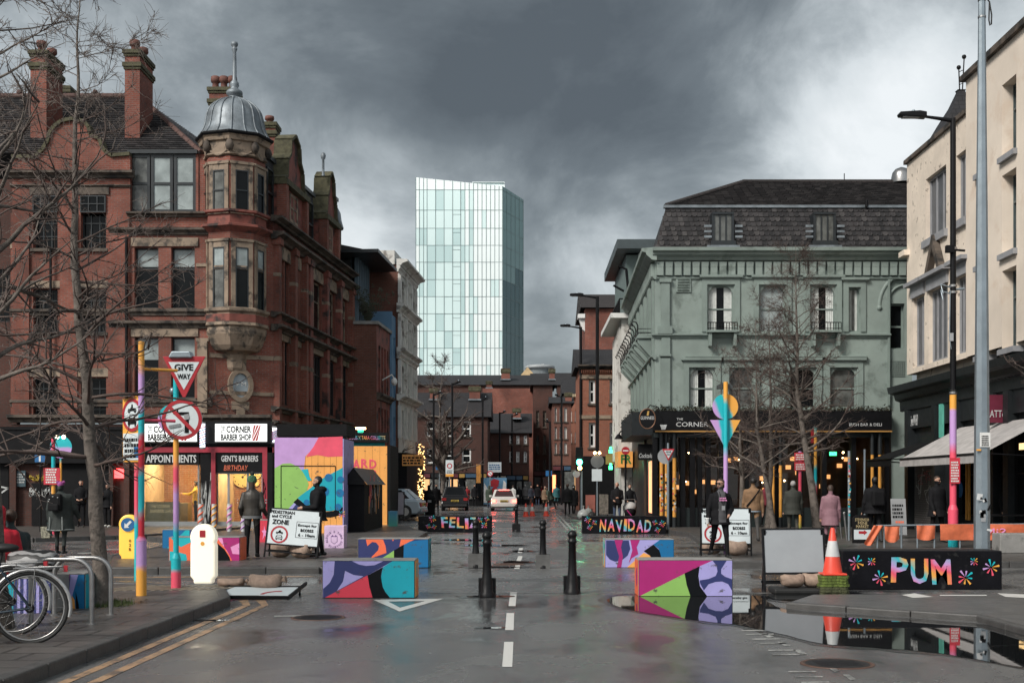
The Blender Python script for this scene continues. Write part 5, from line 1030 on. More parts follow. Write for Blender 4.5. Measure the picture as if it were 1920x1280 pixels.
# ================================================================ white building, red corner house, dark penthouse beyond the pub
WB = thing('white_building', 'plain white rendered building with projecting eaves just past the pub', 'building', (5, 60.8, 0)); Yw = 60.8
wall(frontal(Yw), WB, XX(1165, Yw), XX(1165, Yw) + 6, 0, ZZ(597, Yw), [], WHITES); fws = Fr((XX(1165, Yw) + .024 * 7, Yw + 7), (-.024, -1))
wall(fws, WB, 0, 7, 0, ZZ(597, Yw), [], WHITES, name='street_wall')
for k in range(8): b = fws.mb(); b.box(.3 + k * .9, .5 + k * .9, -.12, 0, ZZ(860, Yw), ZZ(612, Yw)); wpart(b, 'pilaster', WHITES, WB)
b = MB(); b.box(XX(1165, Yw) - .55, XX(1165, Yw) + 5, Yw - .3, Yw + 7.5, ZZ(597, Yw), ZZ(588, Yw)); wpart(b, 'eaves', WHITEP, WB)
b = MB(); [b.tube([(XX(1158, Yw) + .1, Yw + k * .7, ZZ(588, Yw)), (XX(1158, Yw) + .1, Yw + k * .7, ZZ(560, Yw))], .03, 5) for k in range(8)]; b.tube([(XX(1158, Yw) + .1, Yw, ZZ(560, Yw)), (XX(1158, Yw) + .1, Yw + 5.4, ZZ(560, Yw))], .035, 5); b.tube([(XX(1158, Yw) + .1, Yw, ZZ(560, Yw)), (XX(1185, Yw), Yw, ZZ(560, Yw))], .035, 5); wpart(b, 'roof_railing', BLACK, WB)
Yp = 64.0
PH = thing('dark_penthouse', 'dark flat roofed penthouse with wide eaves behind the green mansard', 'building', (6, Yp, 0)); b = MB(); b.box(XX(1174, Yp), XX(1240, Yp), Yp, Yp + 8, 0, ZZ(478, Yp)); wpart(b, 'wall', M('penthouse_green_grey', (.11, .15, .14), .5), PH)
b = MB(); b.box(XX(1154, Yp), XX(1240, Yp), Yp - 1.2, Yp + 9, ZZ(474, Yp), ZZ(457, Yp)); b.prism([(XX(1154, Yp), ZZ(474, Yp)), (XX(1176, Yp), ZZ(474, Yp)), (XX(1176, Yp), ZZ(500, Yp)), (XX(1146, Yp), ZZ(522, Yp))], Yp + 6, Yp + 7) if False else None; wpart(b, 'roof', M('penthouse_roof', (.045, .06, .065), .5), PH)
b = MB(); b.box(XX(1196, Yp), XX(1206, Yp), Yp - .02, Yp, ZZ(506, Yp), ZZ(476, Yp)); wpart(b, 'window', GLASSB, PH)
b = MB(); b.tube([(XX(1160, Yp), Yp, ZZ(498, Yp)), (XX(1174, Yp), Yp, ZZ(505, Yp)), (XX(1178, Yp), Yp, ZZ(545, Yp))], .07); b.tube([(XX(1150, Yp), Yp, ZZ(535, Yp)), (XX(1170, Yp), Yp, ZZ(546, Yp))], .06); wpart(b, 'pipe', BLACK, PH)
RC = house('red_corner_house', 'orange red brick house with white sash windows and dentilled eaves past the white building', 1087, 1160, 690, 74, BR_ORNG, [(1104, 1116), (1143, 1152)], [(712, 756), (792, 838)], 655, fm=WFRAME, depth=6)
fr_ = frontal(74); band(fr_, RC, XX(1083, 74), XX(1160, 74), cprof(ZZ(692, 74), ZZ(684, 74), .35), STONE_D)
for k in range(17): b = MB(); b.prism([(XX(1089 + k * 4, 74), ZZ(693, 74)), (XX(1091.6 + k * 4, 74), ZZ(693, 74)), (XX(1090.3 + k * 4, 74), ZZ(700, 74))], 73.85, 74); wpart(b, 'dentil', BR_ORNG, RC)
for y0 in (703, 778): b = MB(); b.box(XX(1087, 74), XX(1160, 74), 73.93, 74.05, ZZ(y0 + 7, 74), ZZ(y0, 74)); wpart(b, 'stone_band', STONE, RC)
b = MB(); b.box(XX(1087, 74), XX(1160, 74), 73.6, 74, 0, ZZ(855, 74)); wpart(b, 'shopfront', BLACKM, RC)
house('brick_gable_building', 'tall blank red brick gable wall rising behind the orange brick house', 1097, 1200, 578, 82, BR_RED, [], [], 552, depth=9, rmat=TILE)
gm = bpy.data.objects['brick_gable_building']; b = MB(); b.box(XX(1084, 82), XX(1098, 82), 82, 83, ZZ(596, 82), ZZ(588, 82)); b.prism([(XX(1086, 82), ZZ(596, 82)), (XX(1097, 82), ZZ(596, 82)), (XX(1097, 82), ZZ(620, 82)), (XX(1092, 82), ZZ(616, 82))], 82.2, 82.8); wpart(b, 'gutter_end', WHITEP, gm)
b = MB(); b.box(XX(1158, 59), XX(1185, 59), 58.6, 60.8, ZZ(876, 59), ZZ(846, 59)); ts = tag(b.build('takeaway_sign', PEACH), 'yellow takeaway sign with green FR letters beside the pub', 'sign'); text('FR', ts, frontal(58.6).M, XX(1163, 59), ZZ(869, 59), .5, .43, M('sign_green', (.02, .16, .03), .5), -.01, bold=.03)
b = MB(); b.box(XX(1136, 70), XX(1151, 70), 70, 70.2, ZZ(870, 70), ZZ(852, 70)); ts = tag(b.build('phone_shop_sign', M('dull_yellow_sign', (.3, .24, .06), .6)), 'small dull yellow shop sign under the orange brick house', 'sign')
gc = thing('pharmacy_lights', 'two small green lit figures hung over the takeaway', 'sign', tuple(P(1145, 880, 66)))
for zz in (.0, .88): b = MB(); b.ball((0, 0, zz + .28), .08, 8); b.box(-.1, .1, -.02, .02, zz, zz + .2); part(b, 'lit_figure', GLOWX, gc)
# ================================================================ cream building along the right
YC0, XC = 44.2, 13.75
CR = thing('cream_building', 'cream rendered building with grey framed windows over a charcoal shopfront', 'building', (XC, 38, 0))
fcr = Fr((XC, YC0), (0, -1)); V = fcr.u; Zc = fcr.z
ust = V(1816); U9 = 17.0
far_ops = [(V(1736), V(1774), Zc(1745, 447), Zc(1745, 330)), (V(1793), V(1811), Zc(1745, 447), Zc(1745, 330)), (V(1712), V(1733), Zc(1745, 680), Zc(1745, 545)), (V(1741), V(1777), Zc(1745, 680), Zc(1745, 545)), (V(1791), V(1813), Zc(1745, 680), Zc(1745, 545))]
zt1 = Zc(1760, 258); zsh = Zc(1745, 690)
wall(fcr, CR, 0, ust, zsh, zt1, far_ops, CREAM_OLD, .35, name='far_wall')
for q, n in zip(far_ops, (3, 2, 2, 4, 3)): window(fcr, CR, *q, .14, n, 1, GREYFR, GREYPANEL, None, fw=.09, bar=.045)
for q in far_ops[:2]: b = fcr.mb(); b.box(q[0] - .15, q[1] + .15, -.12, .05, q[2] - .25, q[2] - .002); wpart(b, 'sill', GREYFR, CR)
for i, q in enumerate(far_ops[2:]):
    b = fcr.mb(); b.box(q[0] - .08, q[1] + .08, -.08, .05, q[3] + .002, q[3] + .42); b.box(q[0] - .25, q[1] + .25, -.28, .05, q[3] + .42, q[3] + .55); wpart(b, 'window_hood', GREYFR, CR)
    if i == 1: b = fcr.mb(); m_ = (q[0] + q[1]) / 2; b.prism([(m_ - .75, q[3] + .552), (m_ - .5, q[3] + .552), (m_, q[3] + 1.3), (m_ + .5, q[3] + .552), (m_ + .75, q[3] + .552), (m_, q[3] + 1.75)], -.22, .05); wpart(b, 'pediment', STONE_D, CR)
b = fcr.mb(); b.box(-.1, ust, -.1, .5, zt1, zt1 + .14); wpart(b, 'coping', STONE_D, CR)
for py in (478,): b = fcr.mb(); b.box(-.35, .3, -.2, .1, Zc(1705, py), Zc(1705, py - 10)); wpart(b, 'corner_moulding', CREAM_OLD, CR)
near_ops = []
for (x0, x1) in ((1838, 1852), (1884, 1911), (1950, 1990)):
    for (y0, y1) in ((150, 288), (322, 472), (503, 652)): near_ops.append((V(x0), V(x1), Zc(1897, y1), Zc(1897, y0)))
zt2 = Zc(1816, 152)
wall(fcr, CR, ust, U9, zsh, zt2, near_ops, CREAM, .42, -.08, 'near_wall')
for q in near_ops: window(fcr, CR, *q, .24, 2, 2, M('teal_grey_frame', (.06, .085, .09), .4), GLASSG, None, split=(.66,), bar=.03); b = fcr.mb(); b.box(q[0] - .08, q[1] + .08, -.2, .24, q[2] - .16, q[2] - .002); wpart(b, 'sill', GREYFR, CR)
b = fcr.mb(); b.box(ust - .15, U9, -.22, .5, zt2, zt2 + .18); wpart(b, 'coping', STONE_D, CR)
b = fcr.mb(); b.box(ust + .001, ust + .4, -.05, 6, zt1 + .15, zt2 - .01); wpart(b, 'end_wall', CREAM, CR)
b = MB(); b.box(XC + .35, XC + 9, YC0 - U9, YC0 + .001, 0, zt1 - .2); wpart(b, 'core', CREAM_OLD, CR)
b = MB(); pc = P(1801, 220, 41.5); b.lathe([(1.25, -.6), (.85, -.05), (.45, .45), (.22, .85), (.16, .95), (.2, 1.0)], (pc.x, pc.y, pc.z - .1), 4, False, R(45)); b2_ = wpart(b, 'spirelet', SLATE, CR); b = MB()
for e in (-.06, .12): b.tube([(pc.x + e * .5, pc.y, pc.z + .85), (pc.x + e, pc.y, pc.z + 1.75 + e * 2)], .022, 5); b.ball((pc.x + e, pc.y, pc.z + 1.8 + e * 2), .08, 8)
for k in range(3): b.tube([(pc.x - .03, pc.y, pc.z + 1.1 + k * .22), (pc.x + .08, pc.y, pc.z + 1.15 + k * .22)], .016, 4)
wpart(b, 'weather_vane', BLACK, b2_)
# charcoal shopfront with cornice, pilasters, shutters and awnings
zs = 5.05
band(fcr, CR, -.6, U9, [(0, zs - .7), (.06, zs - .68), (.08, zs - .35), (.25, zs - .28), (.3, zs - .1), (.5, zs - .04), (.55, zs + .18), (0.0, zs + .3)], DARKSHOP)
b = fcr.mb(); b.box(0, U9, .0, .3, 3.7, zs + .2); wpart(b, 'fascia', DARKSHOP, CR)
b = fcr.mb(); b.box(0, U9, .15, .34, .0, 3.7); wpart(b, 'shop_wall', DARKSHOP, CR)
for k in range(70): b = fcr.mb(); b.box(k * .24, k * .24 + .09, -.16, .0, zs - .34, zs - .12); wpart(b, 'dentil', DARKSHOP, CR)
for px in (1706, 1757, 1796, 1866, 1894): b = fcr.mb(); u = V(px); b.box(u - .18, u + .18, -.14, .2, .1, zs - .7); wpart(b, 'pilaster', DARKSHOP, CR)
b = fcr.mb(); b.box(V(1712), V(1752), .05, .15, .12, 3.0); sw = wpart(b, 'brick_shutter', SHUT, CR); scribble(sw, fcr, V(1714), V(1750), .8, 2.4, .045, GRAF, 4, 51, .014); scribble(sw, fcr, V(1716), V(1750), 1.7, 2.6, .044, M('graffiti_pink', (.35, .08, .1), .7), 2, 52, .012)
text('LiveWell', CR, fcr.M, V(1707.5), 3.78, .82, .38, REFL, -.02); b = fcr.mb(); b.box(V(1763), V(1770), -.05, .0, Zc(1766, 820), Zc(1766, 755)); wpart(b, 'mint_sign', M('mint_sign', (.12, .45, .36), .5), CR)
bs = MB(); pb = P(1860, 790, 35.0); bs.box(pb.x - .16, pb.x + .45, 35.0, 35.08, ZZ(792, 35), ZZ(740, 35)); bo_ = wpart(bs, 'burgundy_sign', M('burgundy', (.13, .015, .035), .5), CR); text('LATTe', bo_, frontal(35).M, pb.x - .14, ZZ(782, 35), .5, .2, REFL, -.01)
def awning(label, px0, px1, zt_, zf, out, mat, n=7):
    u0, u1 = V(px0), V(px1); o = thing('awning', label, 'awning', tuple(fcr.M @ Vector((u0, 0, zf)))); b = fcr.mb()
    for k in range(n):
        a, c = u0 + (u1 - u0) * k / n, u0 + (u1 - u0) * (k + 1) / n; s0, s1 = .05 * math.sin(k * 1.7), .05 * math.sin((k + 1) * 1.7)
        b.quad((a, .0, zt_), (c, .0, zt_), (c, -out, zf + s1 * .3), (a, -out, zf + s0 * .3)); b.quad((a, -out, zf + s0 * .3), (c, -out, zf + s1 * .3), (c, -out - .01, zf - .24), (a, -out - .01, zf - .24))
    wpart(b, 'canopy', mat, o); b = fcr.mb(); b.tube([(u0, -out, zf), (u1, -out, zf)], .035, 6); [b.tube([(u, 0, zf - .1), (u, -out, zf)], .022, 5) for u in (u0, u1)]; wpart(b, 'frame', BLACK, o); return o
awning('black awning folded out over the LiveWell shutter', 1716, 1768, 3.15, 2.55, 1.7, BLACKM); awning('pale grey awning stretched out over the cafe front beside the steel pole', 1800, 1980, 3.5, 2.5, 1.9, M('awning_grey', (.40, .38, .37), .75, .2, 3))
for k, (x0, x1) in enumerate(((1800, 1830), (1834, 1862), (1872, 1890), (1900, 1960))): window(fcr, CR, V(x0), V(x1), .7, 3.3, .06, 2, 2, BLACK, GLASSD, bar=.03)
for px, h in ((1797, 2.0), (1812, 2.2), (1817, 2.0)): b = fcr.mb(); u = V(px); b.box(u - .04, u + .04, -.02, .03, .6, h + .6); wpart(b, 'orange_post', YELC, CR)
b = fcr.mb(); b.cyl((V(1801), -.03, 1.55), (V(1801), -.01, 1.55), .26, n=20); wpart(b, 'blue_disc', SIGNB, CR); b = fcr.mb(); b.box(V(1912), V(1925), -.02, .0, 2.66, 2.84); wpart(b, 'lit_sign', glow('cafe_sign_glow', (1.0, .66, .3), .7), CR)
# ================================================================ painted concrete blocks
def block(label, px0, px1, pyt, pyb, base, polys, crop, depth=.58, side=None, rz=0.0, ends=None, group='painted concrete blocks', top=None):
    """front face between two picture columns; polys are painted shapes in crop pixels (x0, x1, y0, y1 of the face)"""
    Y = G(px0, pyb).y; x0, x1 = XX(px0, Y), XX(px1, Y); h = ZZ(pyt, Y); w_ = x1 - x0
    o = thing('painted_block', label, 'block', ((x0 + x1) / 2, Y, 0), rz, group)
    b = MB(); b.box(-w_ / 2, w_ / 2, 0, depth, 0, h); part(b, 'body', top or CONC, o, .012)
    f = lambda p: (-w_ / 2 + .012 + (w_ - .024) * (p[0] - crop[0]) / (crop[1] - crop[0]), .012 + (h - .03) * (1 - (p[1] - crop[2]) / (crop[3] - crop[2])))
    b = MB(); b.box(-w_ / 2 + .006, w_ / 2 - .006, -.003, .0, .006, h - .012); part(b, 'face_border', BLKP, o)
    b = MB(); b.box(-w_ / 2 + .012, w_ / 2 - .012, -.005, -.002, .012, h - .018); part(b, 'painted_face', base, o)
    for k, (m_, poly) in enumerate(polys):
        cl_ = [(min(max(p[0], crop[0]), crop[1]), min(max(p[1], crop[2]), crop[3])) for p in poly]
        b = MB(); b.prism([f(p) for p in cl_], -.0065 - .0012 * k, -.004); part(b, 'painted_shape', m_, o)
    for sg, sp in (ends or {}).items():
        xe = sg * w_ / 2; b = MB(); b.box(min(xe, xe + sg * .004), max(xe, xe + sg * .004), .012, depth - .012, .012, h - .018); part(b, 'painted_end', sp[0], o)
        for k, (m_, cy, cz, rr, el) in enumerate(sp[1:]):
            b = MB(); b.T = Matrix.Translation((xe + sg * (.005 + .001 * k), depth * cy, h * cz)) @ Matrix.Rotation(R(90), 4, 'Y'); b.lathe([(rr, -.001), (rr, .001)], (0, 0, 0), 14, False, 0, el, 1); part(b, 'painted_shape', m_, o)
    return o
block('block painted lavender navy coral black and teal in front of the left bollard', 604, 778, 1049, 1121, LAV, [
    (NAVY, [(175, 410), (590, 410), (410, 515), (105, 680), (92, 680), (92, 615), (140, 570), (168, 510)]), (LAV, [(250, 482), (310, 512), (382, 522), (190, 630), (235, 560)]), (LAV, [(300, 410), (350, 435), (400, 445), (460, 440), (525, 410)]),
    (REDP, [(105, 680), (410, 515), (425, 590), (447, 680)]), (BLKP, [(412, 515), (520, 455), (507, 520), (520, 600), (570, 680), (447, 680), (425, 600)]), (CYAN, [(590, 410), (745, 410), (745, 680), (572, 680), (540, 640), (520, 600), (508, 530), (522, 455)])],
    (90, 745, 410, 680), ends={1: (PEACH, (TEAL, .5, .7, .08, 1.5), (TANG, .5, .3, .1, 1.2))})
block('block painted navy tangerine lime black and ocean blue behind the coral block', 671, 804, 1009, 1064, NAVY, [
    (TANG, [(395, 262), (520, 262), (538, 310), (545, 360), (430, 400), (440, 385), (485, 340), (490, 310), (470, 285), (440, 280), (405, 310)]), (TANG, [(585, 262), (600, 262), (593, 276)]), (TANG, [(650, 262), (750, 262), (640, 315)]), (LIME, [(480, 420), (600, 342), (600, 420)]), (BLKP, [(600, 342), (672, 300), (668, 400), (680, 465), (600, 465)]), (BLUEP, [(672, 300), (720, 275), (850, 262), (850, 465), (685, 465), (670, 400)])],
    (340, 850, 262, 465), ends={1: (CYAN, (BLKP, .5, .5, .12, 1.6))})
block('block painted magenta lime black and lavender standing in the puddle', 1197, 1374, 1048, 1118, MAG, [
    (LIME, [(468, 735), (752, 585), (765, 660), (788, 735)]), (BLKP, [(752, 582), (848, 535), (840, 600), (850, 670), (895, 735), (788, 735), (765, 660)]), (LAV, [(848, 535), (930, 497), (1055, 497), (1055, 735), (895, 735), (850, 670), (840, 600)]),
    (NAVY, [(930, 497), (1020, 497), (985, 555), (985, 585), (1010, 605), (1055, 622), (1055, 700), (1030, 655), (990, 637), (950, 640), (905, 655), (875, 697), (850, 650), (848, 630), (905, 620), (950, 600), (962, 570), (955, 530)])],
    (462, 1055, 497, 735), ends={-1: (TANG, (MAG, .4, .5, .12, 1.2))})
block('block painted lavender navy magenta orange and blue with an orange end', 1134, 1264, 1010, 1064, LAV, [
    (NAVY, [(262, 375), (405, 375), (415, 430), (398, 475), (362, 505), (320, 515), (285, 500), (262, 470)]), (MAG, [(315, 372), (368, 372), (356, 420), (368, 480), (358, 552), (330, 552), (345, 480), (330, 430)]), (MAG, [(415, 372), (475, 372), (455, 420), (465, 465), (425, 490), (405, 525), (428, 440)]),
    (PEACH, [(395, 552), (500, 455), (540, 475), (560, 552)]), (BLKP, [(500, 445), (560, 402), (600, 440), (612, 500), (612, 552), (575, 552), (560, 500), (535, 472)]), (BLUEP, [(560, 402), (600, 372), (688, 372), (688, 552), (612, 552), (612, 490), (595, 430)])],
    (258, 688, 372, 552), ends={-1: (PEACH, (TEAL, .2, .75, .12, 1.4), (TEAL, .7, .75, .1, 1.6), (TEAL, .45, .3, .13, 1.2))})
block('block painted tangerine teal black and magenta behind the white lit bollard', 316, 450, 1006, 1061, TANG, [
    (TEAL, [(700, 430), (910, 430), (905, 470), (860, 490), (800, 520), (740, 470)]), (TEAL, [(690, 560), (780, 570), (850, 590), (860, 640), (820, 690), (690, 710)]), (BLKP, [(1080, 440), (1150, 480), (1220, 540), (1270, 620), (1290, 700), (1130, 705), (1080, 560)]), (PINKL, [(1150, 430), (1365, 430), (1365, 700), (1310, 700), (1285, 620), (1220, 520)]), (MAG, [(1200, 430), (1365, 430), (1365, 660), (1300, 660), (1250, 560), (1220, 520)]), (PINKL, [(1280, 520), (1365, 480), (1365, 590), (1300, 585)]), (BLUEP, [(1060, 600), (1130, 600), (1185, 690), (1060, 705)])],
    (685, 1365, 430, 700), ends={1: (TANG,)})
block('teal and ocean blue block behind the tangerine block', 304, 378, 992, 1036, BLUEP, [(TEAL, [(0, 100), (60, 0), (100, 0), (100, 100)]), (NAVY, [(70, 0), (85, 0), (85, 100), (70, 100)])], (0, 100, 0, 100))
block('coral red block with white star bursts beside the barber shop door', 482, 505, 974, 1024, REDP, [(PINKL, [(60, 20), (66, 38), (90, 42), (70, 50), (84, 70), (62, 58), (45, 75), (52, 50), (36, 40), (56, 38)])], (0, 100, 0, 100))
block('cyan block with blue and white stripes under the zebra bag', -90, 97, 1082, 1168, CYAN, [(NAVY, [(62, 0), (100, 0), (100, 100), (62, 100)])] + [(LAV, [(66 + k * 6.5, 0), (69 + k * 6.5, 0), (69 + k * 6.5, 100), (66 + k * 6.5, 100)]) for k in range(5)] + [(TEAL, [(30, 50), (48, 55), (52, 100), (24, 100)])], (0, 100, 0, 100))
block('block with ocean blue plum and amber petal shapes beside the street tree', 100, 160, 1074, 1158, BLUEP, [(NAVY, [(25, 0), (38, 0), (40, 100), (30, 100)]), (MAG, [(38, 0), (52, 0), (48, 50), (42, 100), (36, 60)]), (LAV, [(55, 0), (80, 0), (60, 50), (42, 100), (48, 55)]), (PEACH, [(42, 100), (60, 50), (68, 60), (72, 100)]), (BLKP, [(0, 30), (12, 80), (14, 100), (0, 100)]), (BLKP, [(72, 40), (82, 70), (84, 100), (74, 100)])], (0, 100, 0, 100), ends={1: (CYAN,)})
# ---- black blocks with Spanish lettering and fireworks
FW = [YEL, TEAL, LILAC, PINK]
def burst(o, cx, cz, r_, n=8, k0=0):
    b = MB()
    for k in range(n):
        a = 2 * math.pi * k / n + k0; b.mat((k // 2 + k0) % 4); l = r_ * (1 if k % 2 else .8)
        p = lambda rr, da: (cx + rr * math.cos(a + da), cz + rr * math.sin(a + da)); b.prism([p(r_ * .12, 0), p(l, -.13), p(l * 1.05, 0), p(l, .13)], -.012, -.002)
    part(b, 'firework', FW, o)
LETM = gradmat('rainbow_lettering', [(0, cL), (.3, cT), (.55, cP), (.8, cY), (1, cY)], 0, 0, 1, .0) 
def letm(name, z0, z1):
    m = bpy.data.materials.new(name); m.use_nodes = True; t = NT(m.node_tree); b_ = t.n['Principled BSDF']; b_.inputs['Roughness'].default_value = .5
    tc = t.add('ShaderNodeTexCoord').outputs['Object']; s_ = t.add('ShaderNodeSeparateXYZ', {0: tc})
    f = t.math('FRACT', t.math('ADD', t.math('ADD', t.math('MULTIPLY', s_.outputs[0], 1.1), t.math('MULTIPLY', s_.outputs[2], 1.6)), t.math('MULTIPLY', t.noise(tc, 3, 2), .8)))
    t.put(b_.inputs['Base Color'], t.ramp(f, [(0, cY), (.25, cP), (.5, cL), (.75, cT), (1, cY)])); return m
LETM = letm('sprayed_lettering', 0, 1)
def black_block(label, word, px0, px1, pyt, pyb, l0, l1, lyt, lyb, bursts, depth=.62):
    Y = G(px0, pyb).y; x0, x1 = XX(px0, Y), XX(px1, Y); h = ZZ(pyt, Y); w_ = x1 - x0; xm = (x0 + x1) / 2
    o = thing('black_block', label, 'block', (xm, Y, 0), 0, 'black lettered blocks'); b = MB(); b.box(-w_ / 2, w_ / 2, 0, depth, 0, h); part(b, 'body', M('block_black', (.006, .006, .008), .45, .35, 3, .1, 40, spec=.12, wear=((.03, .03, .03), .04, 5)), o, .015)
    wt = [{'I': .55, 'M': 1.2}.get(ch, 1) for ch in word]; a, c = XX(l0, Y) - xm, XX(l1, Y) - xm; st = (c - a) / sum(wt); rr = random.Random(word); zt, zb0 = ZZ(lyt, Y), ZZ(lyb, Y)
    for k, ch in enumerate(word):
        dz = rr.uniform(-.04, .04) * h * 1.2; text(ch, o, I4, a + st * (sum(wt[:k]) + .05), zb0 + dz, st * wt[k] * .88, zt - zb0, LETM, -.004, False, 'letter', shear=rr.uniform(-.15, .15), bold=.025)
    for (px, py, r_) in bursts: burst(o, XX(px, Y) - xm, ZZ(py, Y), r_, 8, rr.randint(0, 3))
    return o
black_block('long black block reading PUM with painted fireworks', 'PUM', 1581, 1879, 1032, 1105, 1668, 1788, 1047, 1094, [(1605, 1054, .12), (1634, 1052, .07), (1650, 1083, .12), (1826, 1052, .07), (1858, 1063, .13), (1810, 1082, .13)])
black_block('black block reading FELIZ between the parked cars and bollards', 'FELIZ', 784, 922, 967, 997, 826, 894, 970, 990, [(811, 972, .13), (803, 986, .09), (814, 987, .09), (900, 974, .1), (908, 984, .12), (913, 972, .09)])
black_block('black block reading NAVIDAD by the pub pavement', 'NAVIDAD', 1092, 1249, 967, 1000, 1123, 1222, 973, 996, [(1102, 974, .12), (1115, 979, .09), (1106, 988, .1), (1228, 979, .09), (1242, 981, .12), (1233, 993, .1)])
# ================================================================ cast iron bollards
def make_bollard():
    o = thing('bollard', '', 'bollard', (0, 0, 0), 0, 'cast iron bollards')
    b = MB(); b.lathe([(.115, .0), (.115, .05), (.09, .08), (.09, .22), (.075, .26), (.064, .40), (.055, .78), (.07, .79), (.07, .82), (.057, .83), (.06, .88), (.074, .89), (.074, .915), (.062, .94), (.05, .965), (.02, .975), (.0, .976)], n=16); part(b, 'post', IRON, o); return o
bp = make_bollard()
BO = [(913, 1118, 'nearest cast iron bollard, in front of the dashed centre line'), (1073, 1113, 'cast iron bollard on its own left of the magenta block'), (892, 1063, 'cast iron bollard directly behind the nearest one on the concrete foot'), (1018, 1065, 'cast iron bollard with concrete foot in the middle of the side road mouth'), (968, 996, 'small far bollard standing by the end of the FELIZ block')]
for k, (px, py, lab) in enumerate(BO):
    g_ = G(px, py)
    if k == 0: bp.location = g_; bp['label'] = lab; o = bp
    else: o = dup(bp, g_, 0, lab)
    o.scale = (1, 1, 1.0)
for k, (px, py, lab) in enumerate(BO):
    ft_ = bpy.data.objects.new('foot', (MB().box(-.13, .13, .10, .22, 0, .27) if k < 2 else MB().box(-.15, .15, -.1, .2, 0, .28)).mesh('foot', IRON if k in (0, 1, 4) else M('dark_concrete', (.10, .10, .098), .8, .3, 5, .3, 40))); COL.objects.link(ft_)
    ft_.parent = [q for q in bpy.data.objects if q.get('label') == lab][0]
# ================================================================ lit traffic bollards
def lit_bollard(label, px, py, mat, hh, arrow):
    o = thing('lit_bollard', label, 'bollard', G(px, py), 0, 'illuminated traffic bollards'); b = MB()
    pts = [(-.15, .10), (.15, .10), (.15, .16), (.2, .22), (.2, .70)] + [(.205 * math.cos(R(a)), .84 + .21 * math.sin(R(a))) for a in range(-25, 206, 15)] + [(-.2, .70), (-.2, .22), (-.15, .16)]
    b.prism([(x, z * hh / 1.05) for x, z in pts], -.1, .1); part(b, 'shell', mat, o, .03)
    b = MB(); b.box(-.26, .26, -.16, .16, .0, .1); part(b, 'base', M('bollard_base', (.07, .075, .08), .6), o, .02)
    if arrow:
        b = MB(); b.cyl((0, -.128, .84), (0, -.104, .84), .145, n=28); part(b, 'sign_disc', SIGNB, o)
        b = MB(); q = lambda x, z: (x * math.cos(R(-45)) - z * math.sin(R(-45)), .84 + x * math.sin(R(-45)) + z * math.cos(R(-45)))
        b.prism([q(-.025, .1), q(.025, .1), q(.025, -.02), q(.07, -.02), q(0, -.1), q(-.07, -.02), q(-.025, -.02)], -.134, -.129); part(b, 'arrow', WHITEP, o)
        for k, ch in enumerate('02B'): text(ch, o, I4, .02, .47 - k * .09, .045, .06, SIGNK, -.106, False)
    else:
        b = MB(); b.box(-.045, .045, -.109, -.106, .84, .95); part(b, 'sticker', SIGNR, o); b = MB(); b.cyl((0, -.109, .74), (0, -.106, .74), .033, n=14); part(b, 'sticker', YEL, o)
    return o
lit_bollard('glowing plain white traffic bollard with a red sticker', 383, 1105, GLOWW, 1.05, False); lit_bollard('glowing amber traffic bollard with blue keep left arrow', 243, 1057, GLOWY, 1.05, True)
# ================================================================ posts and traffic signs
def ring(b, cx, cz, r0, r1, y0, y1, n=32, sx=1):
    for k in range(n):
        a, c = 2 * math.pi * k / n, 2 * math.pi * (k + 1) / n
        b.prism([(cx + sx * r1 * math.cos(a), cz + r1 * math.sin(a)), (cx + sx * r1 * math.cos(c), cz + r1 * math.sin(c)), (cx + sx * r0 * math.cos(c), cz + r0 * math.sin(c)), (cx + sx * r0 * math.cos(a), cz + r0 * math.sin(a))], y0, y1)
def rtri(cx, cz, w_, h, r=.0): return [(cx - w_ / 2, cz + h / 2), (cx + w_ / 2, cz + h / 2), (cx + w_ * .03, cz - h / 2), (cx - w_ * .03, cz - h / 2)]
def give_way(o, cx, cz, w_, y, txt=True):
    h = w_ * .95; b = MB(); b.prism(rtri(cx, cz, w_, h), y, y + .02); sp = part(b, 'give_way_plate', SIGNR, o, .004)
    b = MB(); b.prism([(cx - w_ * .36, cz + h * .36), (cx + w_ * .36, cz + h * .36), (cx, cz - h * .32)], y - .004, y); part(b, 'white_field', SIGNW, sp)
    if txt: text('GIVE', sp, I4, cx - w_ * .22, cz + h * .15, w_ * .44, h * .16, SIGNK, y - .006, False, bold=.02); text('WAY', sp, I4, cx - w_ * .15, cz - h * .06, w_ * .3, h * .13, SIGNK, y - .006, False, bold=.02)
    return sp
YB = G(330, 1117).y
pB = thing('sign_post', 'pink teal and amber painted post carrying GIVE WAY and no left turn signs', 'sign post', G(330, 1117)); zB = lambda py: ZZ(py, YB); s_ = YB / F
b = MB(); b.cyl((0, 0, 0), (0, 0, zB(1046)), .073, n=14); b.lathe([(.073, zB(1046)), (.042, zB(1036))], n=14); part(b, 'sleeve', gradmat('post_b_sleeve', [(0, cP), (.52, cP), (.62, cT), (1, cT)], 2, 0, .66), pB)
b = MB(); b.cyl((0, 0, zB(1036)), (0, 0, zB(664)), .042, n=12); part(b, 'pole', gradmat('post_b_pole', [(0, cT), (.1, cT), (.16, cL), (.3, cL), (.36, cP), (.42, cP), (.48, cY), (.72, cY), (.78, cT), (1, cT)], 2, .66, 3.6), pB)
give_way(pB, 18 * s_, zB(707), 80 * s_, -.09)
b = MB(); b.cyl((15 * s_, -.11, zB(787)), (15 * s_, -.085, zB(787)), 37.5 * s_, n=40); cs = part(b, 'no_left_turn_plate', SIGNW, pB)
b = MB(); ring(b, 15 * s_, zB(787), 31 * s_, 37.6 * s_, -.116, -.108); part(b, 'red_ring', SIGNR, cs)
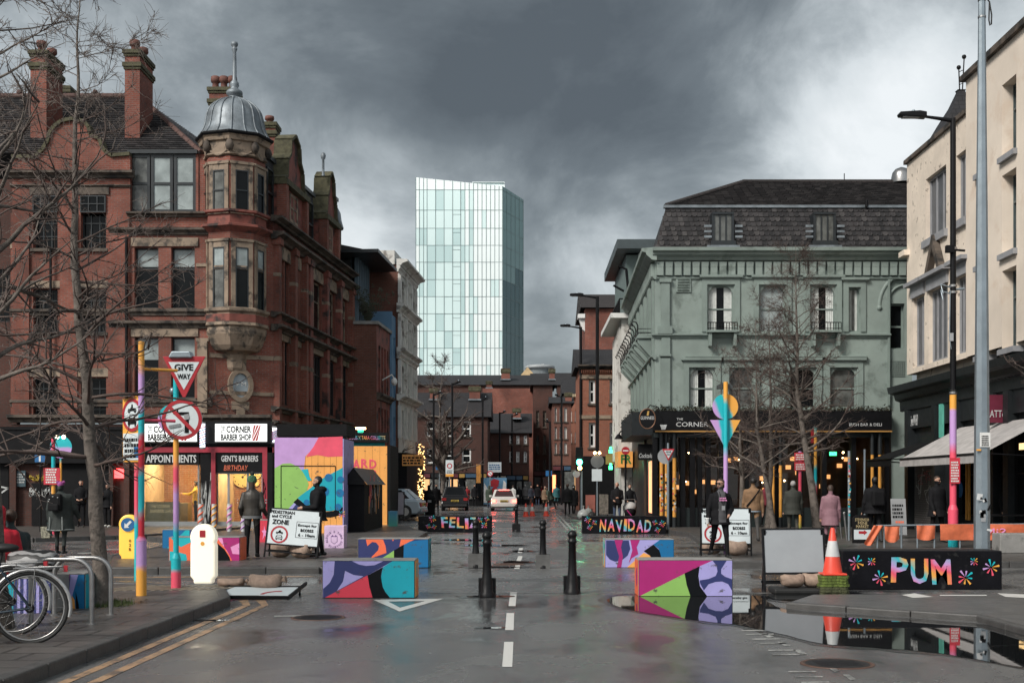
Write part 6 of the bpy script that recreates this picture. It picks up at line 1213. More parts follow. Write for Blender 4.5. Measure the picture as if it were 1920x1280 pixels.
b = MB(); b.cbox((15 * s_, -.114, zB(787)), (62 * s_, .006, 7 * s_), 0, 0, R(45)); part(b, 'red_bar', SIGNR, cs)
b = MB(); b.prism([(x_ * s_, zB(y_)) for x_, y_ in ((20, 773), (28, 773), (28, 812), (20, 812))], -.113, -.11); b.prism([(x_ * s_, zB(y_)) for x_, y_ in ((-2, 776), (8, 768), (8, 773), (28, 773), (28, 779), (8, 779), (8, 784))], -.1128, -.11); part(b, 'turn_arrow', SIGNK, cs)
b = MB(); b.cbox((24 * s_, -.12, zB(782)), (9 * s_, .003, 10 * s_), 0, 0, R(-12)); part(b, 'sticker', SIGNG, cs); b = MB(); b.cbox((2 * s_, -.12, zB(799)), (22 * s_, .003, 6 * s_), 0, 0, R(-10)); part(b, 'sticker', M('sticker_grey', (.2, .22, .23), .6), cs)
b = MB(); b.cyl((-8 * s_, .05, zB(785)), (-8 * s_, .07, zB(785)), 28 * s_, n=32); part(b, 'back_disc', gradmat('back_disc_paint', [(0, cL), (.55, cL), (.65, cT), (1, cT)], 2, zB(813), zB(757)), pB)
b = MB(); b.prism([(-10 * s_, zB(672)), (34 * s_, zB(672)), (30 * s_, zB(660)), (-4 * s_, zB(660))], -.14, .06); part(b, 'sign_lamp', GALV, pB, .015); b = MB(); b.ball((-9 * s_, .1, zB(732)), .06, 10); part(b, 'lamp_back', GALV, pB)
YA2 = G(265, 1132).y
pA = thing('tall_post', 'tall amber lilac and red sprayed post with bracket arms beside the street tree', 'sign post', G(265, 1132)); zA = lambda py: ZZ(py, YA2); sA = YA2 / F
b = MB(); b.cyl((0, 0, 0), (0, 0, zA(1012)), .072, n=14); b.lathe([(.072, zA(1012)), (.043, zA(1004))], n=14); part(b, 'sleeve', gradmat('post_a_sleeve', [(0, cY), (.45, cY), (.58, cL), (.92, cL), (1, cR)], 2, 0, .95, .25), pA)
b = MB(); b.cyl((0, 0, zA(1004)), (0, 0, zA(640)), .043, n=12); part(b, 'pole', gradmat('post_a_pole', [(0, cR), (.1, cR), (.15, cT), (.3, cT), (.36, cR), (.48, cR), (.52, cT), (.62, cT), (.66, cL), (.82, cL), (.88, cY), (1, cY)], 2, .95, 3.7, .2), pA)
b = MB(); b.tube([(0, .02, zA(691)), (56 * sA, .3, zA(691))], .022, 8); part(b, 'arm', YEL, pA); b = MB(); b.tube([(0, .02, zA(787)), (52 * sA, .3, zA(787))], .022, 8); part(b, 'arm', PINK, pA)
pY = thing('amber_sign_post', 'amber backed no motor vehicles sign on an orange post half hidden by twigs', 'sign post', (XX(252, 21.5), 21.5, 0), R(-38)); zY = lambda py: ZZ(py, 21.5); sY = 21.5 / F
b = MB(); b.cyl((0, .05, 0), (0, .05, zY(742)), .045, n=12); part(b, 'pole', gradmat('post_y_pole', [(0, cT), (.3, cT), (.4, cP), (.6, cP), (.7, cY), (1, cY)], 2, 0, 3.2), pY)
b = MB(); b.box(-.31, .31, -.03, .0, zY(866), zY(746)); part(b, 'backing_board', YEL, pY, .01)
b = MB(); b.cyl((0, -.045, zY(778)), (0, -.031, zY(778)), .29, n=32); d_ = part(b, 'sign_plate', SIGNW, pY); b = MB(); ring(b, 0, zY(778), .235, .29, -.052, -.044); part(b, 'red_ring', SIGNR, d_)
def moto_car(parent, cx, cz, s, y):
    b = MB(); b.prism([(cx - .1 * s, cz - .13 * s), (cx + .1 * s, cz - .13 * s), (cx + .1 * s, cz - .05 * s), (cx + .07 * s, cz - .04 * s), (cx + .055 * s, cz + .01 * s), (cx - .055 * s, cz + .01 * s), (cx - .07 * s, cz - .04 * s), (cx - .1 * s, cz - .05 * s)], y, y + .003); b.box(cx - .09 * s, cx - .06 * s, y + .0002, y + .003, cz - .16 * s, cz - .13 * s); b.box(cx + .06 * s, cx + .09 * s, y + .0002, y + .003, cz - .16 * s, cz - .13 * s); part(b, 'car_symbol', SIGNK, parent)
    b = MB(); b.prism([(cx - .045 * s, cz - .035 * s), (cx + .045 * s, cz - .035 * s), (cx + .04 * s, cz), (cx - .04 * s, cz)], y - .001, y + .001); part(b, 'car_symbol', SIGNW, parent)
    b = MB(); ring(b, cx - .07 * s, cz + .06 * s, .012 * s, .032 * s, y, y + .003, 12); ring(b, cx + .07 * s, cz + .06 * s, .012 * s, .032 * s, y + .0001, y + .003, 12); b.prism([(cx - .07 * s, cz + .055 * s), (cx + .07 * s, cz + .055 * s), (cx + .05 * s, cz + .1 * s), (cx, cz + .09 * s), (cx - .03 * s, cz + .11 * s)], y + .0002, y + .003); b.prism([(cx - .02 * s, cz + .09 * s), (cx + .02 * s, cz + .1 * s), (cx + .015 * s, cz + .15 * s), (cx - .015 * s, cz + .15 * s)], y + .0003, y + .003); part(b, 'motorcycle_symbol', SIGNK, parent)
moto_car(d_, 0, zY(778), 1.25, -.05)
b = MB(); b.box(-.27, .27, -.045, -.031, zY(862), zY(812)); pl = part(b, 'text_plate', SIGNW, pY)
scrawl(pl, I4, -.22, zY(858), .42, .38, SIGNK, -.049, n=4)
b = MB(); b.box(.06, .22, -.05, -.046, zY(858), zY(838)); part(b, 'blue_panel', SIGNB, pl); b = MB(); b.ball((-.1, -.1, zY(740)), .09, 10, .4, 2.4); part(b, 'sign_lamp', GALV, pY)
YCc = 27.5
pC = thing('sign_post', 'painted post seen from the back with a disc and triangle in teal amber and lilac', 'sign post', (XX(1360, YCc), YCc, .12)); zC = lambda py: ZZ(py, YCc) - .12; sC = YCc / F
b = MB(); b.cyl((0, -.05, 0), (0, -.05, zC(716)), .05, n=12); part(b, 'pole', gradmat('post_c_pole', [(0, cL), (.55, cL), (.62, cT), (.86, cT), (.9, cY), (1, cY)], 2, 0, 3.9, .05), pC)
def spraymat(name, axis_rot, stops, sc=1.6):
    m = bpy.data.materials.new(name); m.use_nodes = True; t = NT(m.node_tree); b_ = t.n['Principled BSDF']; b_.inputs['Roughness'].default_value = .5
    tc = t.add('ShaderNodeTexCoord').outputs['Object']; sp = t.add('ShaderNodeSeparateXYZ', {0: tc})
    f = t.math('ADD', t.math('ADD', t.math('MULTIPLY', sp.outputs[0], math.cos(axis_rot) * sc), t.math('MULTIPLY', sp.outputs[2], math.sin(axis_rot) * sc)), t.math('ADD', t.math('MULTIPLY', t.noise(tc, 4, 2), .15), .33))
    t.put(b_.inputs['Base Color'], t.ramp(f, stops)); return m
b = MB(); b.cyl((0, 0, 0), (0, .02, 0), 24 * sC, n=36); dd = part(b, 'disc_back', spraymat('disc_spray', R(25), [(.0, cL), (.06, cL), (.18, cT), (.46, cT), (.56, cY), (1, cY)]), pC); dd.location = (0, 0, zC(762)); dd.data.transform(Matrix.Identity(4))
b = MB(); b.prism(rtri(0, 0, 57 * sC, 50 * sC), 0, .02); dd = part(b, 'triangle_back', spraymat('tri_spray', R(10), [(0, cL), (.2, cL), (.3, cT), (.62, cT), (.74, cY), (1, cY)]), pC, .004); dd.location = (0, 0, zC(812))
b = MB(); b.prism([(-14 * sC, zC(728)), (14 * sC, zC(728)), (14 * sC, zC(722)), (10 * sC, zC(719)), (-10 * sC, zC(719)), (-14 * sC, zC(722))], .02, .2); part(b, 'sign_lamp', M('lamp_dark', (.05, .055, .055), .4), pC)
pG = thing('small_give_way_sign', 'small GIVE WAY sign on a short post in front of the pub corner', 'sign post', (XX(1253, 43.5), 43.5, .0)); b = MB(); b.cyl((0, .03, 0), (0, .03, ZZ(830, 43.5)), .045, n=10); part(b, 'pole', GALV, pG); give_way(pG, 0, ZZ(852, 43.5), .44, -.04); b = MB(); b.cyl((-.1, .06, ZZ(855, 43.5)), (-.1, .08, ZZ(855, 43.5)), .27, n=24); part(b, 'back_disc', SIGNG, pG)
def simple_post(name, label, px, py, top, r, stops, n=12, z0=0.0, cat='post'):
    g_ = G(px, py); o = thing(name, label, cat, (g_.x, g_.y, z0)); h = ZZ(top, g_.y) - z0
    b = MB(); b.cyl((0, 0, 0), (0, 0, h), r, n=n); part(b, 'pole', gradmat(name + '_paint_%d' % px, stops, 2, 0, h, .08) if isinstance(stops, list) else stops, o); return o, g_, h
o, g_, h = simple_post('notice_post', 'post with red traffic notice and blue sleeve by the bar front', 100, 1008, 822, .06, [(0, cP), (.35, cP), (.42, cY), (.62, cY), (.7, cT), (.85, cT), (.9, cP), (1, cP)])
YN = g_.y; b = MB(); b.box(-.27, .25, -.1, -.07, ZZ(908, YN), ZZ(877, YN)); nb = part(b, 'red_notice', M('notice_red', (.55, .03, .05), .5), o)
scrawl(nb, I4, -.2, ZZ(905, YN), .36, .48, WHITEP, -.105, n=6)
o, g_, h = simple_post('disc_post', 'thin amber post with teal and lilac disc back behind the notice post', 114, 1003, 826, .035, [(0, cY), (.75, cY), (.8, cT), (1, cT)]); b = MB(); b.cyl((.02, -.05, 0), (.02, -.03, 0), .37, n=32); dd = part(b, 'disc_back', spraymat('disc_spray_two', R(90), [(0, cL), (.34, cL), (.46, cT), (1, cT)], 1.4), o); dd.location = (0, 0, ZZ(838, g_.y)); 
for e in (-.1, .12): b = MB(); b.ball((e, -.06, ZZ(819, g_.y)), .07, 8); part(b, 'sign_lamp', glow('sign_lamp_glow', (1, .85, .6), 3), o)
o, g_, h = simple_post('arrow_sign_post', 'blue one way arrow sign on a dark post by the bar front', 76, 1003, 842, .035, BLACK); b = MB(); b.box(-.17, .17, -.06, -.04, ZZ(866, g_.y), ZZ(844, g_.y)); ap = part(b, 'arrow_plate', SIGNB, o); zz = ZZ(855, g_.y); b = MB(); b.prism([(-.03, zz - .18), (.03, zz - .18), (.03, zz + .04), (.09, zz + .04), (0, zz + .18), (-.09, zz + .04), (-.03, zz + .04)], -.066, -.061); part(b, 'arrow', WHITEP, ap)
o, g_, h = simple_post('painted_street_post', 'thin amber teal and pink post with edge on sign before the pub trees', 1529, 1008, 800, .05, [(0, cL), (.2, cL), (.25, cP), (.42, cP), (.5, cT), (.6, cT), (.65, cY), (.9, cY), (1, cT)], z0=.12); b = MB(); b.cyl((0, 0, 0), (0, 0, .55), .08, n=12); part(b, 'sleeve', LILAC, o); b = MB(); b.box(-.03, .0, -.02, .5, h - .5, h - .05); part(b, 'edge_on_sign', SIGNR, o)
o, g_, h = simple_post('red_notice_post', 'post with red notices and green base beside the dark coated older walker', 1500, 1005, 846, .055, [(0, srgb(40, 130, 70)), (.2, cY), (.35, cY), (.45, cP), (.7, cP), (1, cL)], z0=.12)
for k, (a, c) in enumerate(((848, 864), (866, 882))): b = MB(); b.box(-.2, .2, -.09, -.06, ZZ(c, g_.y) - .12, ZZ(a, g_.y) - .12); nb = part(b, 'red_notice', M('notice_red', (.55, .03, .05), .5), o); scrawl(nb, I4, -.16, ZZ(c - 2, g_.y) - .12, .32, .22, WHITEP, -.095)
o, g_, h = simple_post('stickered_post', 'slim grey post covered in stickers in front of the pub doorway', 1592, 1020, 845, .04, GALV, z0=.12); rr = random.Random(8); b = MB()
for k in range(22): b.mat(k % 4); b.cbox((rr.uniform(-.02, .02), -.045, rr.uniform(.5, h * .95)), (.05, .004, rr.uniform(.03, .08)), 0, 0, rr.uniform(-.4, .4))
st_ = part(b, 'stickers', [YEL, TEAL, REFL, PINK], o); st_['kind'] = 'stuff'
simple_post('plain_pole', 'plain thin grey pole at the edge of the pub doorway', 1621, 1015, 842, .035, GALV, z0=.12)
# ================================================================ temporary A frame signs, sandbags, cone
def sandbag(label, c, rz, s=1.0, seed=0, sq=.55):
    rr = random.Random(seed); b = MB(); n, m = 14, 8; L, Wd, Ht = .27 * s, .17 * s, .15 * s * sq / .55
    vs = []
    for i in range(m + 1):
        t = math.pi * i / m; x = -L * math.cos(t)
        for j in range(n):
            a = 2 * math.pi * j / n; k = math.sin(t) ** .55; w1 = 1 + rr.uniform(-.07, .07)
            vs.append((x + rr.uniform(-.01, .01), Wd * k * math.cos(a) * w1, max(0, Ht * .95 + Ht * k * math.sin(a) * w1 * (1.0 if math.sin(a) > 0 else .95)) * (1 + .15 * math.cos(t * 2))))
    b.add(vs, [(i * n + j, i * n + (j + 1) % n, (i + 1) * n + (j + 1) % n, (i + 1) * n + j) for i in range(m) for j in range(n)], True)
    o = thing('sandbag', label, 'sandbag', c, rz, 'sandbags'); part(b, 'sack', SAND, o); b = MB(); b.lathe([(.02 * s, 0), (.03 * s, .04 * s), (.06 * s, .09 * s)], (0, 0, 0), 8); q = part(b, 'tied_neck', SAND, o); q.location = (L * .95, 0, Ht); q.rotation_euler = (0, R(75), 0); return o
def a_frame(label, px, py, w_, zb0, zt, tilt, face, z0=.12, Y=None, group='temporary A frame signs'):
    g_ = G(px, py) if Y is None else Vector((XX(px, Y), Y, 0)); o = thing('a_frame_sign', label, 'sign', (g_.x, g_.y, z0), 0, group)
    T = Matrix.Rotation(R(tilt), 4, 'Y') @ Matrix.Rotation(R(-10), 4, 'X')
    b = MB(T); b.box(-w_ / 2, w_ / 2, 0, .02, zb0, zt); pn = part(b, 'panel', face, o)
    b = MB(T)
    for x_ in (-w_ / 2, w_ / 2): b.box(x_ - .016, x_ + .016, -.012, .03, .0, zt + .01)
    b.box(-w_ / 2, w_ / 2, -.011, .029, zb0 - .03, zb0); b.box(-w_ / 2, w_ / 2, -.011, .029, zt, zt + .02); b.box(-w_ / 2, w_ / 2, .0, .028, zb0 * .4, zb0 * .4 + .03); part(b, 'front_frame', BLACK, o)
    T2 = Matrix.Rotation(R(tilt), 4, 'Y') @ Matrix.Translation((0, zt * .36, 0)) @ Matrix.Rotation(R(12), 4, 'X'); b = MB(T2)
    for x_ in (-w_ / 2 + .03, w_ / 2 - .03): b.box(x_ - .014, x_ + .014, -.012, .02, 0, zt)
    b.box(-w_ / 2, w_ / 2, -.01, .018, zb0 * .4, zb0 * .4 + .03); part(b, 'rear_frame', BLACK, o); return o, pn, T
def zone_face(o, pn, T, w_, zb0, zt):
    h = zt - zb0; L = -w_ / 2
    text('PEDESTRIAN', pn, T, L + w_ * .03, zb0 + h * .87, w_ * .46, h * .09, SIGNK, -.004, False, bold=.02); text('and CYCLE', pn, T, L + w_ * .06, zb0 + h * .75, w_ * .38, h * .09, SIGNK, -.004, False, bold=.02); text('ZONE', pn, T, L + w_ * .08, zb0 + h * .56, w_ * .32, h * .14, SIGNK, -.004, False, bold=.03)
    b = MB(T); ring(b, L + w_ * .24, zb0 + h * .27, h * .20, h * .25, -.006, -.002); part(b, 'red_ring', SIGNR, pn)
    n0 = len(bpy.data.objects); g = MB(T)
    e = bpy.data.objects.new('symbols', None) if False else pn
    for ch in (1,):
        b = MB(T); cx, cz, s = L + w_ * .24, zb0 + h * .26, h * .95
        b.prism([(cx - .1 * s, cz - .13 * s), (cx + .1 * s, cz - .13 * s), (cx + .1 * s, cz - .06 * s), (cx + .06 * s, cz + .0 * s), (cx - .06 * s, cz + .0 * s), (cx - .1 * s, cz - .06 * s)], -.005, -.002); b.box(cx - .09 * s, cx - .06 * s, -.0048, -.002, cz - .155 * s, cz - .13 * s); b.box(cx + .06 * s, cx + .09 * s, -.0048, -.002, cz - .155 * s, cz - .13 * s); part(b, 'car_symbol', SIGNK, pn)
        b = MB(T); b.prism([(cx - .07 * s, cz - .055 * s), (cx + .07 * s, cz - .055 * s), (cx + .05 * s, cz - .015 * s), (cx - .05 * s, cz - .015 * s)], -.0065, -.0051); b.box(cx - .085 * s, cx + .085 * s, -.0064, -.0051, cz - .105 * s, cz - .075 * s); part(b, 'car_window', SIGNW, pn)
        b = MB(T); ring(b, cx - .075 * s, cz + .06 * s, .01 * s, .033 * s, -.005, -.002, 12); ring(b, cx + .075 * s, cz + .06 * s, .01 * s, .033 * s, -.0049, -.002, 12); b.prism([(cx - .07 * s, cz + .05 * s), (cx + .07 * s, cz + .05 * s), (cx + .05 * s, cz + .1 * s), (cx + .02 * s, cz + .15 * s), (cx - .02 * s, cz + .13 * s), (cx - .04 * s, cz + .09 * s)], -.0047, -.002); part(b, 'motorcycle_symbol', SIGNK, pn)
    b = MB(T); x0, x1, z0, z1 = L + w_ * .55, L + w_ * .97, zb0 + h * .22, zb0 + h * .68; t = .006
    b.box(x0, x1, -.005, -.002, z0, z0 + t); b.box(x0, x1, -.005, -.002, z1 - t, z1); b.box(x0, x0 + t, -.005, -.002, z0 + t, z1 - t); b.box(x1 - t, x1, -.005, -.002, z0 + t, z1 - t); part(b, 'text_box', SIGNK, pn)
    for k, tx in enumerate(('Except for', 'access', '6 - 10am')): ww = (.36, .25, .32)[k] * w_; text(tx, pn, T, x0 + (x1 - x0 - ww) / 2, z0 + h * (.31 - k * .135), ww, h * .085, SIGNK, -.004, False, bold=.02)
o, pn, T = a_frame('standing white PEDESTRIAN and CYCLE ZONE sign beside the hooded man', 544, 1058, 1.10, .30, 1.04, 4.5, SIGNW); zone_face(o, pn, T, 1.10, .30, 1.04)
o, pn, T = a_frame('PEDESTRIAN and CYCLE ZONE sign partly hidden by the walking woman', 1362, 1052, 1.10, .28, 1.05, .5, SIGNW); zone_face(o, pn, T, 1.10, .28, 1.05)
o, pn, T = a_frame('grey backed temporary sign next to the traffic cone', 1492, 1108, .96, .30, .98, -.5, M('grey_sign_back', (.30, .32, .34), .45, .08, 2), z0=.0)
o, pn, T = a_frame('grey A board near the parked silver car', 737, 985, .9, .35, 1.3, 0, M('lilac_grey_board', (.30, .28, .32), .5), z0=.12)
g_ = G(470, 1124); fs_ = thing('fallen_sign', 'fallen white road sign lying flat with sandbags on its frame', 'sign', (g_.x, g_.y, .0), R(-3)); b = MB(); T = Matrix.Translation((0, 0, .05)) @ Matrix.Rotation(R(-84), 4, 'X')
b = MB(T); b.box(-.55, .55, 0, .02, -.0, .74); pn = part(b, 'panel', SIGNW, fs_); b = MB(T); [b.box(x_ - .016, x_ + .016, -.015, .035, -.05, 1.1) for x_ in (-.56, .56)]; b.box(-.56, .56, -.014, .034, -.03, 0); b.box(-.56, .56, -.014, .034, .74, .77); part(b, 'frame', BLACK, fs_)
b = MB(T); b.box(-.5, .1, -.005, -.001, .05, .06); part(b, 'text_box', SIGNK, pn); b = MB(T)
for k in range(10): a0, a1 = R(90 + k * 9), R(99 + k * 9); b.prism([(.36 + .26 * math.cos(a0), .16 + .26 * math.sin(a0)), (.36 + .26 * math.cos(a1), .16 + .26 * math.sin(a1)), (.36 + .21 * math.cos(a1), .16 + .21 * math.sin(a1)), (.36 + .21 * math.cos(a0), .16 + .21 * math.sin(a0))], -.006, -.002)
part(b, 'red_ring', SIGNR, pn); b = MB(T); [b.box(x_ - .012, x_ + .012, .05, .3, .7, .73) for x_ in (-.54, .55)]; part(b, 'prop_leg', BLACK, fs_)
sandbag('flat sandbag on the far rail of the fallen sign', (G(436, 1112).x, G(436, 1112).y - .1, .1), R(5), .75, 1, .4); sandbag('larger sandbag drooping over the face of the fallen sign', (G(500, 1114).x, G(500, 1114).y - .1, .09), R(-8), .95, 2, .5)
c = G(522, 1056); sandbag('brown sandbag under the left half of the standing zone sign', (c.x, c.y + .25, .12), R(10), .8, 3, .8); c = G(561, 1058); sandbag('brown sandbag under the right half of the standing zone sign', (c.x, c.y + .2, .12), R(-25), .9, 4, .75)
c = G(1383, 1052); sandbag('plump sandbag right of the walking woman', (c.x, c.y + .1, .12), R(8), .9, 5, .8); c = G(1336, 1050); sandbag('sandbag half hidden behind the walking woman', (c.x, c.y + .2, .12), R(-20), .8, 6, .7)
rbs = MB(); c = G(1498, 1112); rbs.box(-.42, .55, -.2, .3, 0, .09); o = rbs.build('rubber_sign_foot', RUBBER, bevel=.03); o.location = c; tag(o, 'dark rubber foot under the grey backed sign', 'sign base')
sandbag('long sandbag on the rubber foot of the grey backed sign', (c.x - .1, c.y + .0, .09), R(20), .72, 7, .6); sandbag('sandbag wedged against the cone mats', (c.x + .23, c.y + .05, .09), R(-15), .62, 8, .75)
c = G(1561, 1113); ms = thing('mat_stack', 'stack of mossy green folded mats under the traffic cone', 'mats', c); rr = random.Random(6)
for k in range(7):
    b = MB(); w_ = rr.uniform(.2, .225); n = 14; pts = []
    for i in range(4 * n): a = 2 * math.pi * i / (4 * n); q = 1 / max(abs(math.cos(a)), abs(math.sin(a))); pts.append((w_ * math.cos(a) * min(q, 1.3) + rr.uniform(-.008, .008), .2 * math.sin(a) * min(q, 1.3) + rr.uniform(-.008, .008)))
    b.slab(pts, .0, .036); q = part(b, 'mat', GRASS if k > 2 else M('muddy_mat', (.06, .065, .03), .9, .4, 14, .6, 50), ms); q.location = (rr.uniform(-.015, .015), rr.uniform(-.02, .02), k * .042)
def make_cone(h=.72):
    o = thing('traffic_cone', '', 'traffic cone', (0, 0, 0), 0, 'traffic cones'); b = MB(); s = h / .72
    r = lambda z: .155 - .125 * z / .72
    b.lathe([(r(.03) * s, .03 * s), (r(.70) * s, .70 * s), (r(.72) * s * .7, .72 * s)], n=20); part(b, 'cone', CONEO, o)
    b = MB(); b.lathe([(r(.28) * s + .003, .28 * s), (r(.52) * s + .003, .52 * s)], n=20); part(b, 'reflective_sleeve', REFL, o); b = MB(); b.box(-.18 * s, .18 * s, -.18 * s, .18 * s, 0, .03 * s); part(b, 'base', CONEO, o, .01); return o
c1_ = make_cone(); c1_.location = (c.x, c.y, .295); c1_['label'] = 'orange and white traffic cone standing on the stacked mats'
for k, (px, py, lab) in enumerate(((986, 968, 'small cone with white sleeve nearest the white car'), (998, 967, 'plain orange cone in the middle of the far three'), (1024, 967, 'cone at the street side end of the far three'))): dup(c1_, G(px, py), 0, lab)
# ================================================================ bicycles and stands
def hoop(label, pxl, pxr, py, top, Y):
    o = thing('cycle_stand', label, 'cycle stand', (XX((pxl + pxr) / 2, Y), Y, .12), 0, 'steel cycle stands'); w_ = XX(pxr, Y) - XX(pxl, Y); h = ZZ(top, Y) - .12; r = .2; b = MB()
    pts = [(-w_ / 2, 0, 0), (-w_ / 2, 0, h - r)] + [(-w_ / 2 + r - r * math.cos(R(a)), 0, h - r + r * math.sin(R(a))) for a in range(15, 91, 15)] + [(w_ / 2 - r + r * math.sin(R(a)), 0, h - r + r * math.cos(R(a))) for a in range(0, 91, 15)] + [(w_ / 2, 0, 0)]
    b.tube(pts, .028, 10); part(b, 'hoop', STEEL, o)
    for x_ in (-w_ / 2, w_ / 2): b = MB(); b.cyl((x_, 0, 0), (x_, 0, .012), .06, n=12); part(b, 'foot_plate', STEEL, o)
    return o
hoop('steel cycle stand hoop nearest the bicycle', 58, 172, 1180, 1048, 13.6); hoop('steel cycle stand hoop nearest the street tree', 102, 208, 1170, 1045, 14.6)
def bicycle(label, loc, rz, col):
    o = thing('bicycle', label, 'bicycle', loc, rz, 'bicycles at the stands'); Rw = .34
    for nm, x_ in (('rear', 0.0), ('front', -1.05)):
        b = MB(); b.tube([(x_ + Rw * math.cos(R(a)), 0, Rw + Rw * math.sin(R(a))) for a in range(0, 361, 10)], .019, 8, False); wh = part(b, 'wheel', RUBBER, o)
        b = MB(); b.tube([(x_ + (Rw - .025) * math.cos(R(a)), 0, Rw + (Rw - .025) * math.sin(R(a))) for a in range(0, 361, 10)], .011, 6, False); part(b, 'rim', STEEL, wh)
        b = MB(); b.cyl((x_, -.05, Rw), (x_, .05, Rw), .025, n=10); [b.tube([(x_ + .02 * math.cos(R(a + 30)), .03 * (-1) ** (a // 18), Rw + .02 * math.sin(R(a + 30))), (x_ + (Rw - .03) * math.cos(R(a)), 0, Rw + (Rw - .03) * math.sin(R(a)))], .0016, 3, False) for a in range(0, 360, 18)]; part(b, 'spokes', STEEL, wh)
        b = MB(); n = 14; [b.quad((x_ + .375 * math.cos(R(a)), -.03, Rw + .375 * math.sin(R(a))), (x_ + .375 * math.cos(R(a + 12)), -.03, Rw + .375 * math.sin(R(a + 12))), (x_ + .375 * math.cos(R(a + 12)), .03, Rw + .375 * math.sin(R(a + 12))), (x_ + .375 * math.cos(R(a)), .03, Rw + .375 * math.sin(R(a)))) for a in range(-15, 150, 12)]; b.tube([(x_ + .372 * math.cos(R(a)), 0, Rw + .372 * math.sin(R(a))) for a in range(-15, 160, 12)], .02, 6); part(b, 'mudguard', M('alloy_mudguard', (.5, .5, .5), .35, .1, 4, metal=.7), o)
    b = MB(); bb = (-.44, 0, .28); st = (-.28, 0, .78); hd = (-.88, 0, .80); hl = (-.92, 0, .64)
    for p, q, r in ((bb, st, .017), (st, hd, .017), (hl, bb, .02), (hd, hl, .02)): b.tube([p, q], r, 8)
    for y_ in (-.045, .045): b.tube([(0, y_, Rw), bb], .011, 6); b.tube([(0, y_, Rw), (-.29, y_ * .4, .74)], .010, 6); b.tube([hl, (-1.05, y_, Rw)], .013, 6)
    part(b, 'frame', col, o); b = MB(); b.ball((-.24, 0, .93), .13, 12, .35, 1.1, .65); b.tube([st, (-.25, 0, .92)], .014, 6); part(b, 'saddle', RUBBER, o)
    b = MB(); b.tube([(-.9, -.28, .98), (-.95, -.1, 1.0), (-.9, 0, .98), (-.95, .1, 1.0), (-.9, .28, .98)], .013, 6); b.tube([hd, (-.9, 0, .98)], .014, 6); part(b, 'handlebar', BLACK, o)
    b = MB(); [b.tube([(-.15, y_, .73), (.28, y_, .74), (.32, 0, .74)], .008, 5) for y_ in (-.06, .06)]; [b.tube([(.02, y_, .36), (.05, y_, .73)], .006, 5) for y_ in (-.06, .06)]; part(b, 'rack', STEEL, o)
    b = MB(); b.box(.31, .345, -.03, .03, .69, .75); part(b, 'rear_reflector', SIGNR, o); b = MB(); b.cyl((bb[0], -.05, bb[2]), (bb[0], -.04, bb[2]), .09, n=20); b.tube([(bb[0], -.06, bb[2]), (bb[0] + .1, -.06, bb[2] - .13)], .012, 5); b.box(bb[0] + .05, bb[0] + .15, -.14, -.05, bb[2] - .145, bb[2] - .125); b.cyl((0, -.05, Rw), (0, -.04, Rw), .045, n=14); part(b, 'chainset', BLACK, o); return o
bicycle('dark framed bicycle with alloy mudguards, its rear wheel nearest the kerb', (XX(57, 12.0), 12.0, .12), R(14), M('bike_navy', (.012, .025, .04), .3)); bicycle('second black bicycle standing behind the mudguard bicycle', (XX(24, 12.7), 12.7, .12), R(8), BLACK)
# ================================================================ lamp columns and steel pole
def lamp(label, px, Y, top, arm_px, base_mat=None, col=BLACK, r=.07, z0=.12):
    o = thing('street_lamp', label, 'street lamp', (XX(px, Y), Y, z0), 0, 'black street lamps'); h = ZZ(top, Y) - z0; b = MB(); b.cyl((0, 0, 0 if not base_mat else ZZ(740, Y)), (0, 0, h), r * 1.05, r * .95, n=12); part(b, 'column', col, o)
    L = XX(arm_px, Y) - XX(px, Y); sg = 1 if L > 0 else -1; b = MB(); b.tube([(0, 0, h - .06), (sg * .4, 0, h + .0), (L * .55, 0, h + .05)], [.06, .045, .035], 8); part(b, 'arm', col, o)
    b = MB(); b.prism([(L * .5, h + .0), (L * .5, h + .14), (L * .62, h + .17), (L * .98, h + .14), (L, h + .1), (L * .98, h + .04)], -.13, .13); hd = part(b, 'lantern', col, o, .02); b = MB(); b.box(min(L * .62, L * .93), max(L * .62, L * .93), -.09, .09, h + .01, h + .03); part(b, 'lens', SIGNG, hd); b = MB(); b.lathe([(.04, h + .16), (.04, h + .2), (.02, h + .22)], (L * .72, 0, 0), 8); part(b, 'photocell', GALV, hd)
    return o, h
YL = 31.0
o, h = lamp('tall black street lamp with amber lilac and pink painted foot on the right', 1787, YL, 222, 1684, True, r=.075); zL = lambda py: ZZ(py, YL) - .12
b = MB(); b.cyl((0, 0, zL(1000)), (0, 0, zL(740)), .085, n=14); part(b, 'painted_shaft', gradmat('lamp_foot_paint', [(0, cP), (.5, cP), (.6, cL), (.86, cL), (.885, cY), (1, cY)], 2, zL(960), zL(740), .04), o)
b = MB(); b.cyl((0, 0, 0), (0, 0, zL(955)), .125, n=14); b.lathe([(.125, zL(955)), (.085, zL(946))], n=14); part(b, 'painted_sleeve', gradmat('lamp_sleeve_paint', [(0, cT), (.2, cT), (.32, cP), (1, cP)], 2, 0, zL(946), .06), o)
b = MB(); b.box(-.12, .13, -.13, -.09, zL(906), zL(858)); nb = part(b, 'red_notice', M('notice_red', (.55, .03, .05), .5), o)
scrawl(nb, I4, -.1, zL(903), .2, .54, WHITEP, -.135, n=8)
